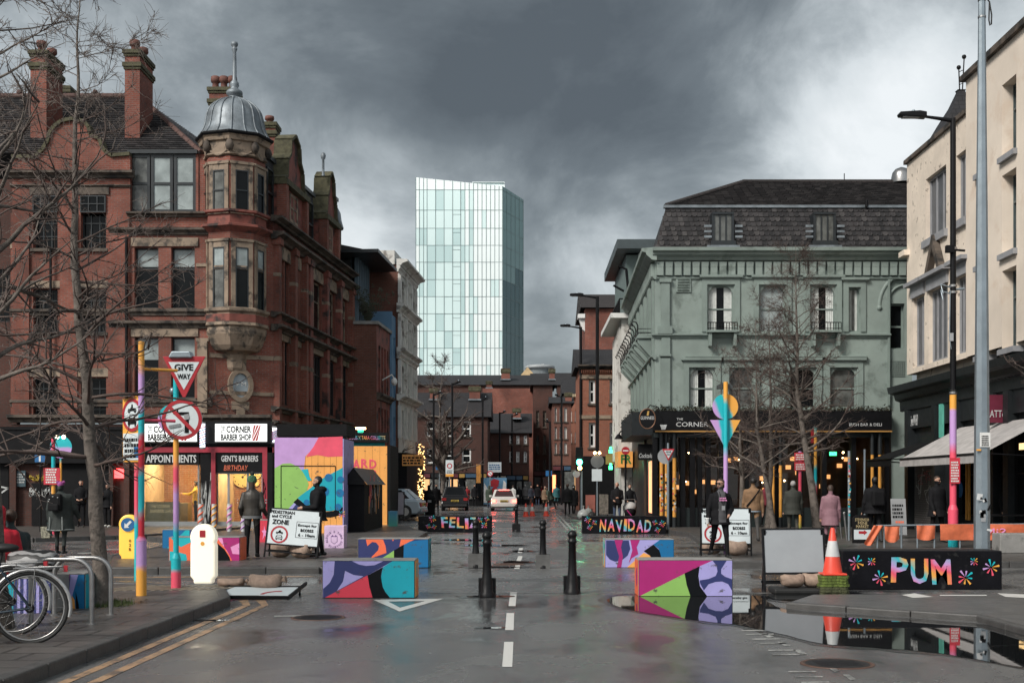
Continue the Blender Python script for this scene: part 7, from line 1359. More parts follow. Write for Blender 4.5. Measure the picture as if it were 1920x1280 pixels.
b = MB(); b.box(-.22, -.02, -.18, -.04, zL(475), zL(462)); b.tube([(-.05, 0, zL(468)), (.3, 0, zL(470))], .03); part(b, 'camera', BLACKM, o); b = MB(); [b.tube([(0, 0, zL(p)), (-.35, -.1, zL(p - 6)), (-.3, -.15, zL(p + 12))], .02, 5) for p in (540, 552)]; b.tube([(-.1, -.08, zL(545)), (-.12, -.09, zL(630)), (-.08, -.09, zL(655))], .012, 5); b.tube([(0, 0, zL(543)), (.28, 0, zL(541))], .03, 6); part(b, 'cable_bracket', GALV, o); b = MB(); b.box(-.13, -.03, -.12, -.06, zL(640), zL(625)); part(b, 'junction_box', SIGNG, o)
for p in (468, 538, 550, 738): b = MB(); b.cyl((0, 0, zL(p)), (0, 0, zL(p - 4)), .1, n=12); part(b, 'strap', STEEL, o)
YS = 22.5
sp = thing('steel_pole', 'very tall galvanised eight sided pole with stickers and a hanging cable loop', 'pole', (XX(1841, YS), YS, 0)); b = MB(); b.lathe([(.145, 0), (.142, ZZ(910, YS)), (.10, ZZ(380, YS)), (.045, ZZ(-160, YS))], n=8, smooth=False, ph=R(22.5)); part(b, 'shaft', GALV, sp)
rr = random.Random(12); b = MB(); b.box(-.09, .1, -.152, -.14, ZZ(838, YS), ZZ(811, YS)); q = part(b, 'paper_notice', WHITEP, sp)
scrawl(q, I4, -.06, ZZ(836, YS), .13, .2, SIGNK, -.153, n=6)
b = MB(); b.box(-.14, -.07, -.15, -.1, ZZ(845, YS), ZZ(842, YS)); part(b, 'amber_label', YEL, sp); b = MB()
for k in range(12): b.mat(k % 3); b.cbox((rr.uniform(-.1, .1), -.147, rr.uniform(.8, 1.7)), (rr.uniform(.03, .1), .006, rr.uniform(.03, .12)), 0, 0, rr.uniform(-.5, .5))
st_ = part(b, 'stickers', [REFL, SIGNG, BLACKM], sp); st_['kind'] = 'stuff'
b = MB(); b.tube([(.0, -.05, ZZ(-10, YS)), (.12, -.05, ZZ(6, YS)), (.16, -.05, ZZ(30, YS)), (.155, -.05, ZZ(48, YS)), (.13, -.05, ZZ(50, YS)), (.11, -.05, ZZ(40, YS)), (.12, -.05, ZZ(5, YS))], .013, 6); part(b, 'cable_loop', RUBBER, sp)
for p in (2, 34): b = MB(); b.cyl((0, 0, ZZ(p, YS)), (0, 0, ZZ(p - 3, YS)), .075, n=10); part(b, 'strap', STEEL, sp)
lamp('black street lamp with lantern reaching over the road beside the pub flank', 1120, 60, 556, 1068, r=.085); lamp('black street lamp just beyond the traffic light pole', 1089, 74, 613, 1050, r=.085)
for k, (px, Y, top, arm, lab) in enumerate(((813, 92, 738, 830, 'shorter black lamp in front of the terrace door'), (848, 88, 718, 864, 'black lamp column rising before the bare tree'), (905, 98, 748, 913, 'black lamp at the terrace corner'), (937, 108, 773, 949, 'black lamp over the blue hoarding'), (960, 112, 778, 972, 'black lamp behind the cones'), (1031, 96, 790, 1024, 'black lamp beside the banded building'), (1053, 100, 742, 1040, 'black lamp beside the purple brick building'))): lamp(lab, px, Y, top, arm, r=.08)
tl = thing('traffic_light', 'green traffic light on a stickered pole before the orange brick house', 'traffic light', (XX(1087, 66), 66, .12)); zt_ = lambda py: ZZ(py, 66) - .12
b = MB(); b.cyl((.1, .1, 0), (.1, .1, zt_(840)), .06, n=10); part(b, 'pole', GALV, tl); b = MB(); b.box(-.22, .18, -.1, .12, zt_(882), zt_(838)); part(b, 'head', BLACK, tl, .03); b = MB(); b.ball((-.02, -.12, zt_(866)), .16, 14); part(b, 'green_lamp', GLOWG, tl); b = MB(); b.ball((-.0, -.12, zt_(877)), .12, 12); part(b, 'amber_lamp', GLOWA, tl); b = MB(); b.cyl((-.18, -.05, zt_(888)), (-.18, -.03, zt_(888)), .2, n=20); part(b, 'no_turn_disc', SIGNG, tl)
tl2 = thing('traffic_light', 'small green pedestrian light on the lamp by the yellow hanging sign', 'traffic light', (XX(790, 84), 84, .12)); b = MB(); b.cyl((0, .1, 0), (0, .1, ZZ(850, 84)), .06, n=10); part(b, 'pole', BLACK, tl2); b = MB(); b.box(-.14, .14, -.1, .1, ZZ(868, 84), ZZ(848, 84)); part(b, 'head', BLACK, tl2); b = MB(); b.ball((0, -.1, ZZ(858, 84)), .12, 10); part(b, 'green_lamp', GLOWG, tl2)
# smaller traffic signs down the street
def plate_sign(name, label, px, Y, pt, pb, w_, mat, shape='rect', post_to=960):
    o = thing(name, label, 'sign', (XX(px, Y), Y, 0)); b = MB(); b.cyl((0, .04, 0), (0, .04, ZZ(pt, Y)), .045, n=8); part(b, 'pole', GALV if name != 'no_entry_sign' else BLACK, o); z0, z1 = ZZ(pb, Y), ZZ(pt, Y); b = MB()
    if shape == 'rect': b.box(-w_ / 2, w_ / 2, -.02, .0, z0, z1)
    elif shape == 'disc': b.cyl((0, -.02, (z0 + z1) / 2), (0, 0, (z0 + z1) / 2), (z1 - z0) / 2, n=24)
    else: b.prism([(-w_ / 2, z0), (w_ / 2, z0), (0, z1)], -.02, 0)
    return o, part(b, 'plate', mat, o), z0, z1
o, q, z0, z1 = plate_sign('warning_sign', 'red bordered triangular two way traffic warning sign near the silver car', 790, 80, 865, 881, .62, SIGNR, 'tri'); b = MB(); b.prism([(-.2, z0 + .07), (.2, z0 + .07), (0, z1 - .14)], -.026, -.021); part(b, 'white_field', SIGNW, q); b = MB(); [b.box(x_ - .02, x_ + .02, -.03, -.027, z0 + .1, z0 + .27) for x_ in (-.05, .05)]; part(b, 'arrows', SIGNK, q)
o, q, z0, z1 = plate_sign('parking_zone_sign', 'upright pale blue and white restriction sign on a pole behind the black car', 843, 86, 862, 893, .55, SIGNW); b = MB(); ring(b, 0, z0 + .75, .12, .19, -.026, -.021, 20); part(b, 'ring', SIGNR, q); scrawl(q, I4, -.2, z0 + .22, .4, .26, SIGNK, -.022); b = MB(); b.box(-.27, .27, -.024, -.021, z0, z0 + .18); part(b, 'amber_strip', YEL, q)
o, q, z0, z1 = plate_sign('no_left_turn_sign', 'round no left turn sign above the painted hoarding', 919, 94, 882, 893, .5, SIGNW, 'disc'); b = MB(); ring(b, 0, (z0 + z1) / 2, .16, .225, -.026, -.02, 20); b.cbox((0, -.023, (z0 + z1) / 2), (.36, .004, .05), 0, 0, R(45)); part(b, 'red_ring', SIGNR, q)
o, q, z0, z1 = plate_sign('no_entry_sign', 'small no entry sign on a stickered pole by the takeaway', 1173, 57, 837, 852, .4, SIGNR, 'disc'); b = MB(); b.box(-.13, .13, -.026, -.021, (z0 + z1) / 2 - .03, (z0 + z1) / 2 + .03); part(b, 'white_bar', WHITEP, q)
o, q, z0, z1 = plate_sign('disc_sign', 'grey disc sign seen from behind with two lamps on the pole behind NAVIDAD', 1120, 58, 852, 877, .7, M('sign_back_dark', (.13, .14, .14), .5), 'disc'); [part(MB().ball((e, -.04, z1 + .08), .07, 8), 'sign_lamp', GLOWLAMP, o) for e in (-.12, .1)]; b = MB(); b.box(-.26, .22, -.03, -.005, z0 - .62, z0 - .05); part(b, 'white_plate', SIGNW, o)
o, q, z0, z1 = plate_sign('blue_sign', 'small blue direction sign hung beside the crowd', 1029, 98, 882, 892, .5, SIGNB); o, q, z0, z1 = plate_sign('blue_sign', 'small blue parking sign by the terrace behind the black car', 824, 99, 873, 880, .6, SIGNB); 
b = MB(); b.box(XX(1036, 100), XX(1042, 100), 100, 100.2, ZZ(925, 100), ZZ(890, 100)); tag(b.build('neon_arrow_sign', glow('red_orange_neon', (1.0, .16, .06), 2.2)), 'tall glowing red sign over the far crowd', 'sign')
# ================================================================ mural kiosk, stall, painted boxes
YK = 40.0; kx = lambda p: XX(p, YK); kz = lambda p: ZZ(p, YK)
K = thing('mural_kiosk', 'boarded kiosk painted pink peach lime and teal with spots', 'kiosk', (kx(580), YK, .0)); kc = lambda x_, y_: (XX(380 + x_ / 4, YK) - kx(580), ZZ(760 + y_ / 4, YK))
b = MB(); b.box(kc(540, 0)[0], kc(1050, 0)[0], .02, 2.4, .1, kz(820)); part(b, 'body', BLACKM, K)
nb = 11; w0, w1 = kc(540, 0)[0], kc(1050, 0)[0]
for k in range(nb): b = MB(); b.box(w0 + (w1 - w0) * k / nb + .004, w0 + (w1 - w0) * (k + 1) / nb - .004, 0, .02, .12, kz(820)); part(b, 'board', PEACH, K)
for k, (m_, pl) in enumerate(((LILAC, [(540, 240), (870, 240), (860, 290), (770, 380), (760, 470), (700, 600), (540, 600)]), (PINK, [(870, 238), (1050, 232), (1050, 380), (940, 385), (860, 370), (775, 385), (830, 310)]), (LIME, [(540, 470), (600, 435), (660, 432), (720, 460), (770, 520), (795, 590), (780, 640), (640, 790), (540, 830)]), (LAV, [(590, 830), (690, 725), (860, 800), (860, 900), (590, 900)]), (CYAN, [(712, 692), (800, 625), (900, 545), (1050, 465), (1050, 770), (960, 790), (860, 790), (790, 760)]), (NAVY, [(640, 850), (660, 790), (705, 735), (735, 775), (700, 830), (690, 870)]), (BLKP, [(680, 725), (712, 695), (780, 750), (880, 800), (980, 790), (1050, 760), (1050, 815), (960, 838), (860, 835), (780, 800)]), (TEAL, [(740, 480), (790, 475), (800, 530), (820, 560), (790, 565), (765, 520)]))):
    b = MB(); b.prism([kc(*p) for p in pl], -.004 - .001 * k, 0); part(b, 'painted_shape', m_, K)
for x_, y_, r_ in ((945, 540, 30), (1035, 555, 26), (915, 645, 34), (1030, 655, 30), (1015, 760, 26), (780, 725, 22)): b = MB(); c = kc(x_, y_); b.cyl((c[0], -.016, c[1]), (c[0], -.012, c[1]), r_ / 4 * YK / F, n=20); part(b, 'painted_spot', BLUEP, K)
b = MB(); c0_, c1_ = kc(588, 0)[0], kc(995, 0)[0]; t = kc(0, 452)[1]; b.box(c0_, c1_, -.018, -.013, t - .012, t + .012); b.box(c0_ - .01, c0_ + .01, -.018, -.013, .6, t); b.box(c1_ - .01, c1_ + .01, -.018, -.013, .6, t); part(b, 'door_gap', BLKP, K)
b = MB(); b.box(kc(540, 0)[0] - .05, kc(1060, 0)[0], .6, 2.6, kz(816), kz(793)); part(b, 'roof_box', BLACKM, K)
for px in (545, 600, 640): b = MB(); b.box(kx(px) - kx(580) - .06, kx(px) - kx(580) + .06, .8, .95, kz(821), kz(815)); part(b, 'roof_post', CONC, K)
b = MB(); b.box(w1 + .001, w1 + .03, .0, 2.4, .12, kz(822)); part(b, 'end_board', LAV, K); burst(K, w1 - .02, kz(963), .12)
YH = 48.5; HP = thing('orange_hoarding', 'orange board hoarding lettered in pink below the ALDOUS fascia', 'hoarding', (XX(686, YH), YH, 0)); hx = lambda p: XX(p, YH) - XX(686, YH); hz = lambda p: ZZ(p, YH)
for k in range(6): b = MB(); b.box(hx(643) + (hx(726) - hx(643)) * k / 6 + .004, hx(643) + (hx(726) - hx(643)) * (k + 1) / 6 - .004, 0, .03, .1, hz(836)); part(b, 'board', PEACH, HP)
for k, ch in enumerate('HARD'): text(ch, HP, I4, hx(646 + k * 15.5), hz(877 + k % 2), .28, .36, PINK, -.006, False, 'letter', bold=.03)
for k, ch in enumerate('GR'): text(ch, HP, I4, hx(680 + k * 15.5), hz(896 + k % 2), .28, .36, PINK, -.006, False, 'letter', bold=.03)
b = MB(); b.box(hx(645), hx(728), -.1, .3, hz(829), hz(811)); q = part(b, 'fascia', BLACKM, HP); text('ALDOUS X TARA COLLETTE', q, I4, hx(648), hz(824), 75 * YH / F, .15, LETM, -.104, False); b = MB(); b.box(hx(726), hx(732), -.02, 3, .1, hz(834)); part(b, 'end_post', BLACKM, HP); b = MB(); b.box(hx(655), hx(720), .3, .33, hz(836), hz(829)); part(b, 'teal_gap', TEAL, HP)
b = MB(); b.tube([(hx(675), .2, hz(811)), (hx(675), .2, hz(800))], .12, 8); part(b, 'lamp_stem', TEAL, HP)
for e in (671, 680): b = MB(); b.box(hx(e) - .09, hx(e) + .09, .0, .25, hz(804), hz(801)); part(b, 'flood_lamp', GLOWLAMP, HP)
ST = thing('market_stall', 'small black pitched roof stall with a streaky painted side panel', 'stall', (XX(668, 41), 41, .12)); q0 = XX(668, 41)
sx = [XX(644, 41) - q0, XX(683, 41) - q0]; zt = ZZ(908, 41) - .12; zp = ZZ(876, 41) - .12
b = MB(); b.box(sx[0], sx[1], 0, 5.2, 0, zt); part(b, 'body', BLACKM, ST); b = MB(); xm = (sx[0] + sx[1]) / 2; b.quad((sx[0] - .08, -.15, zt), (xm, -.15, zp), (xm, 5.3, zp), (sx[0] - .08, 5.3, zt)); b.quad((xm, -.15, zp), (sx[1] + .12, -.15, zt), (sx[1] + .12, 5.3, zt), (xm, 5.3, zp)); b.quad((sx[0] - .08, -.1, zt), (sx[1] + .1, -.1, zt), (xm, -.1, zp)); part(b, 'roof', M('stall_tarp', (.008, .008, .009), .45, .4, 4, .5, 6, spec=.2), ST)
b = MB(); rr = random.Random(21)
for k in range(46): b.mat(k % 5); y_ = rr.uniform(1.0, 4.6); z_ = rr.uniform(.5, 1.5); b.box(sx[1] + .004 + .0005 * k, sx[1] + .006 + .0005 * k, y_, y_ + rr.uniform(.06, .16), z_, z_ + rr.uniform(.2, .6))
q = part(b, 'streaky_panel', [PEACH, SIGNG, REDP, M('muted_teal', (.12, .25, .26), .6), BLKP], ST); q['kind'] = 'stuff'
def pbox(name, label, px0, px1, pyt, pyb, mat, depth=.5):
    Y = G(px0, pyb).y; o = thing(name, label, 'box', (XX((px0 + px1) / 2, Y), Y, .0)); w_ = XX(px1, Y) - XX(px0, Y); h = ZZ(pyt, Y); b = MB(); b.box(-w_ / 2, w_ / 2, 0, depth, 0, h); part(b, 'body', mat, o, .01); return o, w_, h
o, w_, h = pbox('lilac_box', 'pale lilac box with a printed ring of letters beside the mural kiosk', 608, 645, 985, 1036, M('lilac_box', srgb(214, 186, 218), .5)); PURP = M('printed_plum', srgb(110, 80, 130), .6)
for k, ch in enumerate('ALDOUS X TARA COLLETTE '):
    if ch == ' ': continue
    a = R(200 - k * 15.7); M4 = Matrix.Translation((.19 * math.cos(a), 0, h * .5 + .19 * math.sin(a))) @ Matrix.Rotation(-(a - R(90)), 4, 'Y'); text(ch, o, M4, -.018, -.022, .036, .045, PURP, -.004, False, 'letter')
b = MB(); b.prism([(-.08, h * .5 + .07), (-.04, h * .5 + .11), (0, h * .5 + .07), (.04, h * .5 + .11), (.08, h * .5 + .07), (.08, h * .5 - .06), (0, h * .5 - .12), (-.08, h * .5 - .06)], -.003, 0); part(b, 'crest', PURP, o); b = MB(); b.prism([(-.07, h * .5 + .06), (.07, h * .5 + .06), (.07, h * .5 - .055), (0, h * .5 - .105), (-.07, h * .5 - .055)], -.005, -.003); part(b, 'crest_field', M('lilac_box', srgb(214, 186, 218), .5), o)
pbox('gradient_box', 'slim blue green box beside the grey A board', 728, 744, 958, 992, gradmat('blue_green_box', [(0, srgb(90, 180, 150)), (1, srgb(70, 120, 180))], 2, 0, .9))
for k, (px, lab, c2) in enumerate(((376, 'leftmost candy striped post outside the barber shops', REFL), (401, 'candy striped post below the graffiti pier', YEL), (430, 'candy striped post in front of the barber door', PINKL), (456, 'candy striped post behind the leather jacket', LILAC))):
    o = thing('candy_post', lab, 'post', (XX(px, 41.5), 41.5, .1), 0, 'candy striped posts'); b = MB(); b.cyl((0, 0, 0), (0, 0, .95), .075, n=14); part(b, 'post', M('post_white', (.5, .5, .5), .5), o)
    for j in range(4): b = MB(); b.tube([(.078 * math.cos(R(a)), .078 * math.sin(R(a)), .06 + j * .22 + .2 * (a + 190) / 200) for a in range(-190, 11, 20)], .028, 4); part(b, 'stripe', c2 if c2 != REFL else TANG, o)
# ================================================================ railing with orange banners and the area behind it
YR = 30.5; RL = thing('cafe_railing', 'grey tubular railing before the cafe terrace', 'railing', (XX(1770, YR), YR, .12)); r0_ = XX(1770, YR); zr_ = lambda p: ZZ(p, YR) - .12
for px in (1645, 1658, 1690, 1720, 1752, 1800, 1850, 1905): b = MB(); b.tube([(XX(px, YR) - r0_, 0, 0), (XX(px, YR) - r0_, 0, zr_(985))], .026, 8); part(b, 'post', GALV, RL)
b = MB(); b.tube([(XX(1642, YR) - r0_, 0, zr_(985)), (XX(1925, YR) - r0_, 0, zr_(982))], .024, 8); part(b, 'rail', GALV, RL)
def banner(label, px0, px1, pt, pb, sag, twist=0):
    o = thing('orange_banner', label, 'banner', tuple(P((px0 + px1) / 2, pt, YR - .05)), 0, 'orange banners on the railing'); w_ = XX(px1, YR) - XX(px0, YR); h = (pb - pt) * YR / F; b = MB(); n, m = 12, 5; vs = []
    for j in range(m + 1):
        for i in range(n + 1):
            t, s = i / n, j / m; vs.append((-w_ / 2 + w_ * t + twist * s * h, -.03 * math.sin(t * 9 + s * 2) - .02, -h * s * (1 - sag * (2 * t - 1) ** 2) - sag * .04 * math.sin(math.pi * t)))
    b.add(vs, [(j * (n + 1) + i, j * (n + 1) + i + 1, (j + 1) * (n + 1) + i + 1, (j + 1) * (n + 1) + i) for j in range(m) for i in range(n)], True); part(b, 'cloth', ORANGE, o); return o, w_, h
banner('short orange banner slipping off the railing end', 1638, 1656, 984, 1022, .1, -.5); banner('folded orange banner beside the slipping one', 1658, 1686, 986, 1016, .2); banner('square orange banner hung between two posts', 1718, 1753, 984, 1012, .12)
o, w_, h = banner('long orange banner stretched past the steel pole', 1762, 1922, 982, 1012, .0); text('SiNZ', o, I4 @ Matrix.Diagonal((-1, 1, 1, 1)), -.55, -h * .8, .8, h * .55, PINKL, -.07, False)
ab = thing('mini_market_board', 'black A board reading STEVENSON MINI MARKET with red arrow', 'sign', (XX(1617, 33), 33, .12)); b = MB(); w_ = 36 * 33 / F; zt = ZZ(965, 33) - .12; b.prism([(-w_ / 2, 0), (w_ / 2, 0), (w_ / 2, zt - .08), (w_ / 2 - .1, zt), (-w_ / 2 + .1, zt), (-w_ / 2, zt - .08)], 0, .06); part(b, 'board', BLACKM, ab)
for tx, z_, ww in (('STEVENSON', .62, .4), ('MINI', .50, .24), ('MARKET', .38, .34)): text(tx, ab, I4, -ww / 2, zt * z_ + .12, ww, .08, M('gilt_text', (.5, .4, .22), .5), -.004, False)
b = MB(); b.box(-w_ / 2 + .03, w_ / 2 - .03, -.004, 0, .1, zt * .48); q = part(b, 'white_panel', SIGNW, ab); b = MB(); z_ = zt * .38; b.prism([(-.1, z_ - .035), (.04, z_ - .035), (.04, z_ - .07), (.13, z_), (.04, z_ + .07), (.04, z_ + .035), (-.1, z_ + .035)], -.008, -.004); part(b, 'arrow', SIGNR, q)
pb_ = thing('poster_board', 'grey poster A board with black lettering at the green pub wall', 'sign', (XX(1687, 36), 36, .12)); b = MB(T=Matrix.Rotation(R(-8), 4, 'X')); b.box(-.22, .22, 0, .03, .1, ZZ(935, 36) - .1); part(b, 'board', SIGNG, pb_); scrawl(pb_, Matrix.Rotation(R(-8), 4, 'X'), -.18, .6, .32, .45, SIGNK, -.002, n=4); scrawl(pb_, Matrix.Rotation(R(-8), 4, 'X'), -.1, .45, .26, .1, TANG, -.002, n=1)
for k, (px, py) in enumerate(((1578, 1016), (1588, 1020))): g_ = G(px, py); o = thing('leaning_post', ('thin steel post %s the mauve coat' % ('right beside', 'a step away from')[k]), 'post', (g_.x, g_.y, .12)); b = MB(); b.tube([(0, 0, 0), (-.08, 0, .75)], .03, 8); part(b, 'tube', STEEL, o); b = MB(); b.ball((-.08, 0, .77), .04, 8); part(b, 'cap', STEEL, o)
tb_ = thing('cafe_table', 'dark cafe table behind the orange banners', 'table', (XX(1890, 33.5), 33.5, .12)); b = MB(); b.box(-.8, .8, -.3, .3, .72, .76); part(b, 'table_top', BLACKM, tb_); [part(MB().tube([(x_, 0, 0), (x_, 0, .72)], .03), 'leg', BLACK, tb_) for x_ in (-.7, .7)]
pv = thing('planter', 'low concrete planter past the cafe railing', 'planter', (XX(1908, 28), 28, .12)); b = MB(); b.box(-.4, .6, 0, .5, 0, .45); part(b, 'trough', CONC, pv, .02)
# ================================================================ vehicles
def car(label, loc, rz, paint, suv=False, brake=False, plate='HD68 KWL'):
    o = thing('parked_car', label, 'car', loc, rz, 'cars in the side street'); h = 1.62 if suv else 1.43; L, W2 = (2.15, .90) if suv else (2.2, .87); belt = h * .62
    b = MB(Matrix.Rotation(R(90), 4, 'Z')); pf = [(-L, .32), (-L - .03, .5), (-L + .02, .62), (-L + .06, belt - .04), (-L + .22, belt), (L * .45, belt), (L * .9, belt - .2), (L, .55), (L, .3), (L - .2, .2), (-L + .2, .2)]
    b.prism(pf, -W2, W2); part(b, 'body', paint, o, .07)
    lo = [(-W2 + .06, -L + .2), (W2 - .06, -L + .2), (W2 - .06, L * .45), (-W2 + .06, L * .45)]; k = .5 if suv else .85; hi = [(-W2 + .24, -L + k), (W2 - .24, -L + k), (W2 - .24, -.05 + L * .1), (-W2 + .24, -.05 + L * .1)]
    lv = [Vector((*p, belt - .02)) for p in lo]; hv = [Vector((*p, h)) for p in hi]; b = MB(); b.add(lv + hv, [(0, 1, 5, 4), (1, 2, 6, 5), (2, 3, 7, 6), (3, 0, 4, 7), (4, 5, 6, 7)]); part(b, 'cabin', paint, o, .06)
    for i in range(4):
        a, c, d, e = lv[i], lv[(i + 1) % 4], hv[(i + 1) % 4], hv[i]; n_ = (c - a).cross(e - a).normalized() * .012; q = lambda s, t: a.lerp(c, s).lerp(e.lerp(d, s), t) + n_; b = MB(); b.quad(q(.09, .16), q(.91, .16), q(.88, .88), q(.12, .88)); part(b, ('rear_window', 'side_window', 'windscreen', 'side_window')[i], GLASSD if not (i == 0 and brake) else M('lit_rear_glass', (.05, .02, .02), .1), o)
    for x_ in (-W2 + .1, W2 - .1):
        for y_ in (-L + .75, L - .8): b = MB(); b.cyl((x_ - .11, y_, .33), (x_ + .11, y_, .33), .33, n=20); wh = part(b, 'wheel', RUBBER, o); b = MB(); b.cyl((x_ - .115, y_, .33), (x_ + .115, y_, .33), .2, n=10); part(b, 'rim', STEEL, wh)
        b = MB(); s = 1 if x_ > 0 else -1; b.box(min(x_ - s * .22, x_ + s * .06), max(x_ - s * .22, x_ + s * .06), -L - .035, -L + .1, belt - .32, belt - .14); part(b, 'tail_light', GLOWR if brake else M('tail_red', (.25, .01, .01), .3), o)
        b = MB(); b.box(min(x_ + s * .08, x_ + s * .25), max(x_ + s * .08, x_ + s * .25), .55, .7, belt + .02, belt + .16); part(b, 'wing_mirror', paint, o)
    b = MB(); b.box(-.26, .26, -L - .05, -L + .02, .62, .73); np_ = part(b, 'number_plate', M('plate_yellow', (.55, .4, .08), .5), o); scrawl(np_, I4, -.22, .645, .44, .1, SIGNK, -L - .05, n=1)
    b = MB(); b.box(-W2 + .1, W2 - .1, -L - .06, -L + .1, .3, .44); part(b, 'bumper', M('bumper_dark', (.02, .02, .022), .5) if suv else paint, o, .02)
    if brake: b = MB(); b.box(-.35, .35, -L + k - .08, -L + k - .03, h - .07, h - .03); part(b, 'high_brake_light', GLOWR, o)
    return o
g_ = G(944, 957.5); car('white saloon car with brake lights on driving away', (g_.x, g_.y + 2, 0), R(1), M('car_white', (.55, .53, .50), .3, .05, 1, coat=.5), brake=True)
g_ = G(850, 957); car('black sport utility car parked behind the FELIZ block', (g_.x, g_.y + 2, 0), R(3), M('car_black', (.004, .004, .005), .3, .2, 1, spec=.3, coat=.15), True)
car('silver saloon car side on beyond the orange hoarding', (-7.1, 59.6, .1), R(84), M('car_silver', (.27, .32, .36), .3, .05, 1, metal=.6, coat=.4), plate='PK07 TNV')
# ================================================================ bare trees
def tree(label, base, pts, r0, limbs, seed, twmat, name='street_tree', lens=(1.2, 2.6), up=.5, sub=9, twl=.34, fine=1.0, dens=6, grp='bare street trees'):
    rr = random.Random(seed); o = thing(name, label, 'tree', base, 0, grp); pts = [Vector(p) for p in pts]
    path = []
    for i in range(len(pts) - 1): path += [pts[i].lerp(pts[i + 1], t / 4) + Vector((rr.uniform(-.02, .02), rr.uniform(-.02, .02), 0)) for t in range(4)]
    path.append(pts[-1]); N = len(path); rad = [max(r0 * (1 - i / (N - 1)) ** 1.1, .008) * (1.35 if i == 0 else 1) for i in range(N)]
    b = MB(); b.tube(path, rad, 10); part(b, 'trunk', BARK, o); b = MB(); b2 = MB(); b3 = MB()
    def at(f): k = f * (N - 1); i = min(int(k), N - 2); return path[i].lerp(path[i + 1], k - i), rad[i] * (1 - (k - i)) + rad[i + 1] * (k - i)
    rv = lambda s: Vector((rr.uniform(-s, s), rr.uniform(-s, s), rr.uniform(-s, s)))
    for (f, az, L, el) in limbs(rr):
        p, r = at(f); d = Vector((math.cos(az) * math.cos(el), math.sin(az) * math.cos(el), math.sin(el))); r = min(r * .5, .010 + .014 * L) * fine; n = 9; lp = [p]; dd = d.copy()
        for i in range(n): dd = (dd + rv(.17) + Vector((0, 0, up * .10 * (1 if i > 3 else -.6)))).normalized(); p = p + dd * L / n; lp.append(p)
        b.tube(lp, [max(r * (1 - .88 * i / n), .0035) for i in range(n + 1)], 5, False)
        for j in range(sub):
            k = rr.uniform(1, n); i = int(k) if k < n else n - 1; q = lp[i].lerp(lp[i + 1], k - i); sd = ((lp[i + 1] - lp[i]).normalized() + rv(.95)).normalized(); l2 = L * rr.uniform(.12, .38) * (1.15 - k / n * .5); sp = [q]
            for i2 in range(5): sd = (sd + rv(.25) + Vector((0, 0, .05 * up))).normalized(); q = q + sd * l2 / 5; sp.append(q)
            b2.tube(sp, [max(r * .42 * (1 - .7 * i2 / 5), .0028) for i2 in range(6)], 4, False)
            for t in range(dens):
                i2 = rr.randint(1, 4); q = sp[i2].lerp(sp[i2 + 1], rr.random()); td = ((sp[i2 + 1] - sp[i2]).normalized() * .6 + rv(.9)).normalized(); l3 = twl * rr.uniform(.25, 1) * .5; b3.tube([q, q + td * l3 * .5 + rv(.012), q + td * l3], [.0042 * fine, .0034 * fine, .0022 * fine], 3, False)
    part(b, 'limbs', BARK if fine > .9 else TWIG, o); q = part(b2, 'crown', TWIG, o); tw = part(b3, 'twigs', twmat, q); tw['kind'] = 'stuff'; q['kind'] = 'stuff'; return o
def ginkgo(n, L0, L1, f0, f1, e0=.0, e1=.7, bias=None):
    def g(rr):
        out = []
        for k in range(n):
            f = f0 + (f1 - f0) * ((k + rr.random()) / n); a = rr.uniform(0, 6.283) if bias is None or rr.random() > .6 else rr.gauss(*bias); out.append((f, a, (L0 + (L1 - L0) * (1 - f)) * rr.uniform(.6, 1.1), rr.uniform(e0, e1)))
        return out
    return g
bt = G(190, 1152); bt.z = .12; tp = lambda px, py: tuple(P(px, py, bt.y) - bt)
tree('bare street tree with a rough grey trunk beside the cycle stands', bt, [(0, 0, 0), tp(178, 900), tp(160, 720), tp(142, 500), tp(140, 280), tp(146, 90), tp(150, -60)], .105, ginkgo(62, .5, 3.9, .18, .97, -.15, .7), 11, TWIG_RIM, sub=10, twl=.46, dens=7, fine=.72)
b0 = Vector((XX(-12, 13.2), 13.2, .12)); tree('bare street tree at the very edge with limbs reaching over the roofs', b0, [(0, 0, 0), (-.05, 0, 2), (-.2, .1, 4), (-.3, .1, 6.2), (-.3, 0, 8)], .15, ginkgo(26, .8, 2.8, .3, .95, .25, .95, (0, .5)), 23, TWIG_RIM, sub=8, twl=.4, dens=6)
for k, (px, py, top, lab, sd, n, r_, mid) in enumerate(((1392, 1006, 655, 'slim bare tree nearest the CORNER lettering', 31, 24, .11, 1388), (1440, 1004, 560, 'bare tree behind the suede jacket', 32, 20, .11, 1445), (1452, 1014, 600, 'leaning bare tree in front of the orange columns', 33, 24, .11, 1420), (1534, 1016, 460, 'tallest bare tree before the pub, with a straight leader', 34, 40, .14, 1495))):
    g_ = G(px, py); g_.z = .12; q = lambda x_, y_: tuple(P(x_, y_, g_.y) - g_); ym = (py + top) / 2
    tree(lab, g_, [(0, 0, 0), q((px + mid) / 2 + 2, (py + ym) / 2), q(mid, ym), q(mid - 2, (ym + top) / 2), q(mid - 3, top)], r_, ginkgo(int(n * 1.3), .7, 3.2, .28, .97, .2, .95), sd, TWIG, sub=10, twl=.75, dens=7, fine=1.0)
g_ = Vector((XX(828, 97), 97, .1)); tree('dark bare tree in front of the far brick terrace', g_, [(0, 0, 0), (.2, 0, 3), (-.2, 0, 6), (.1, 0, 12)], .22, ginkgo(34, 2, 6.5, .2, .95, .3, 1.0), 41, TWIG, sub=9, twl=1.4, dens=6, fine=3.0)
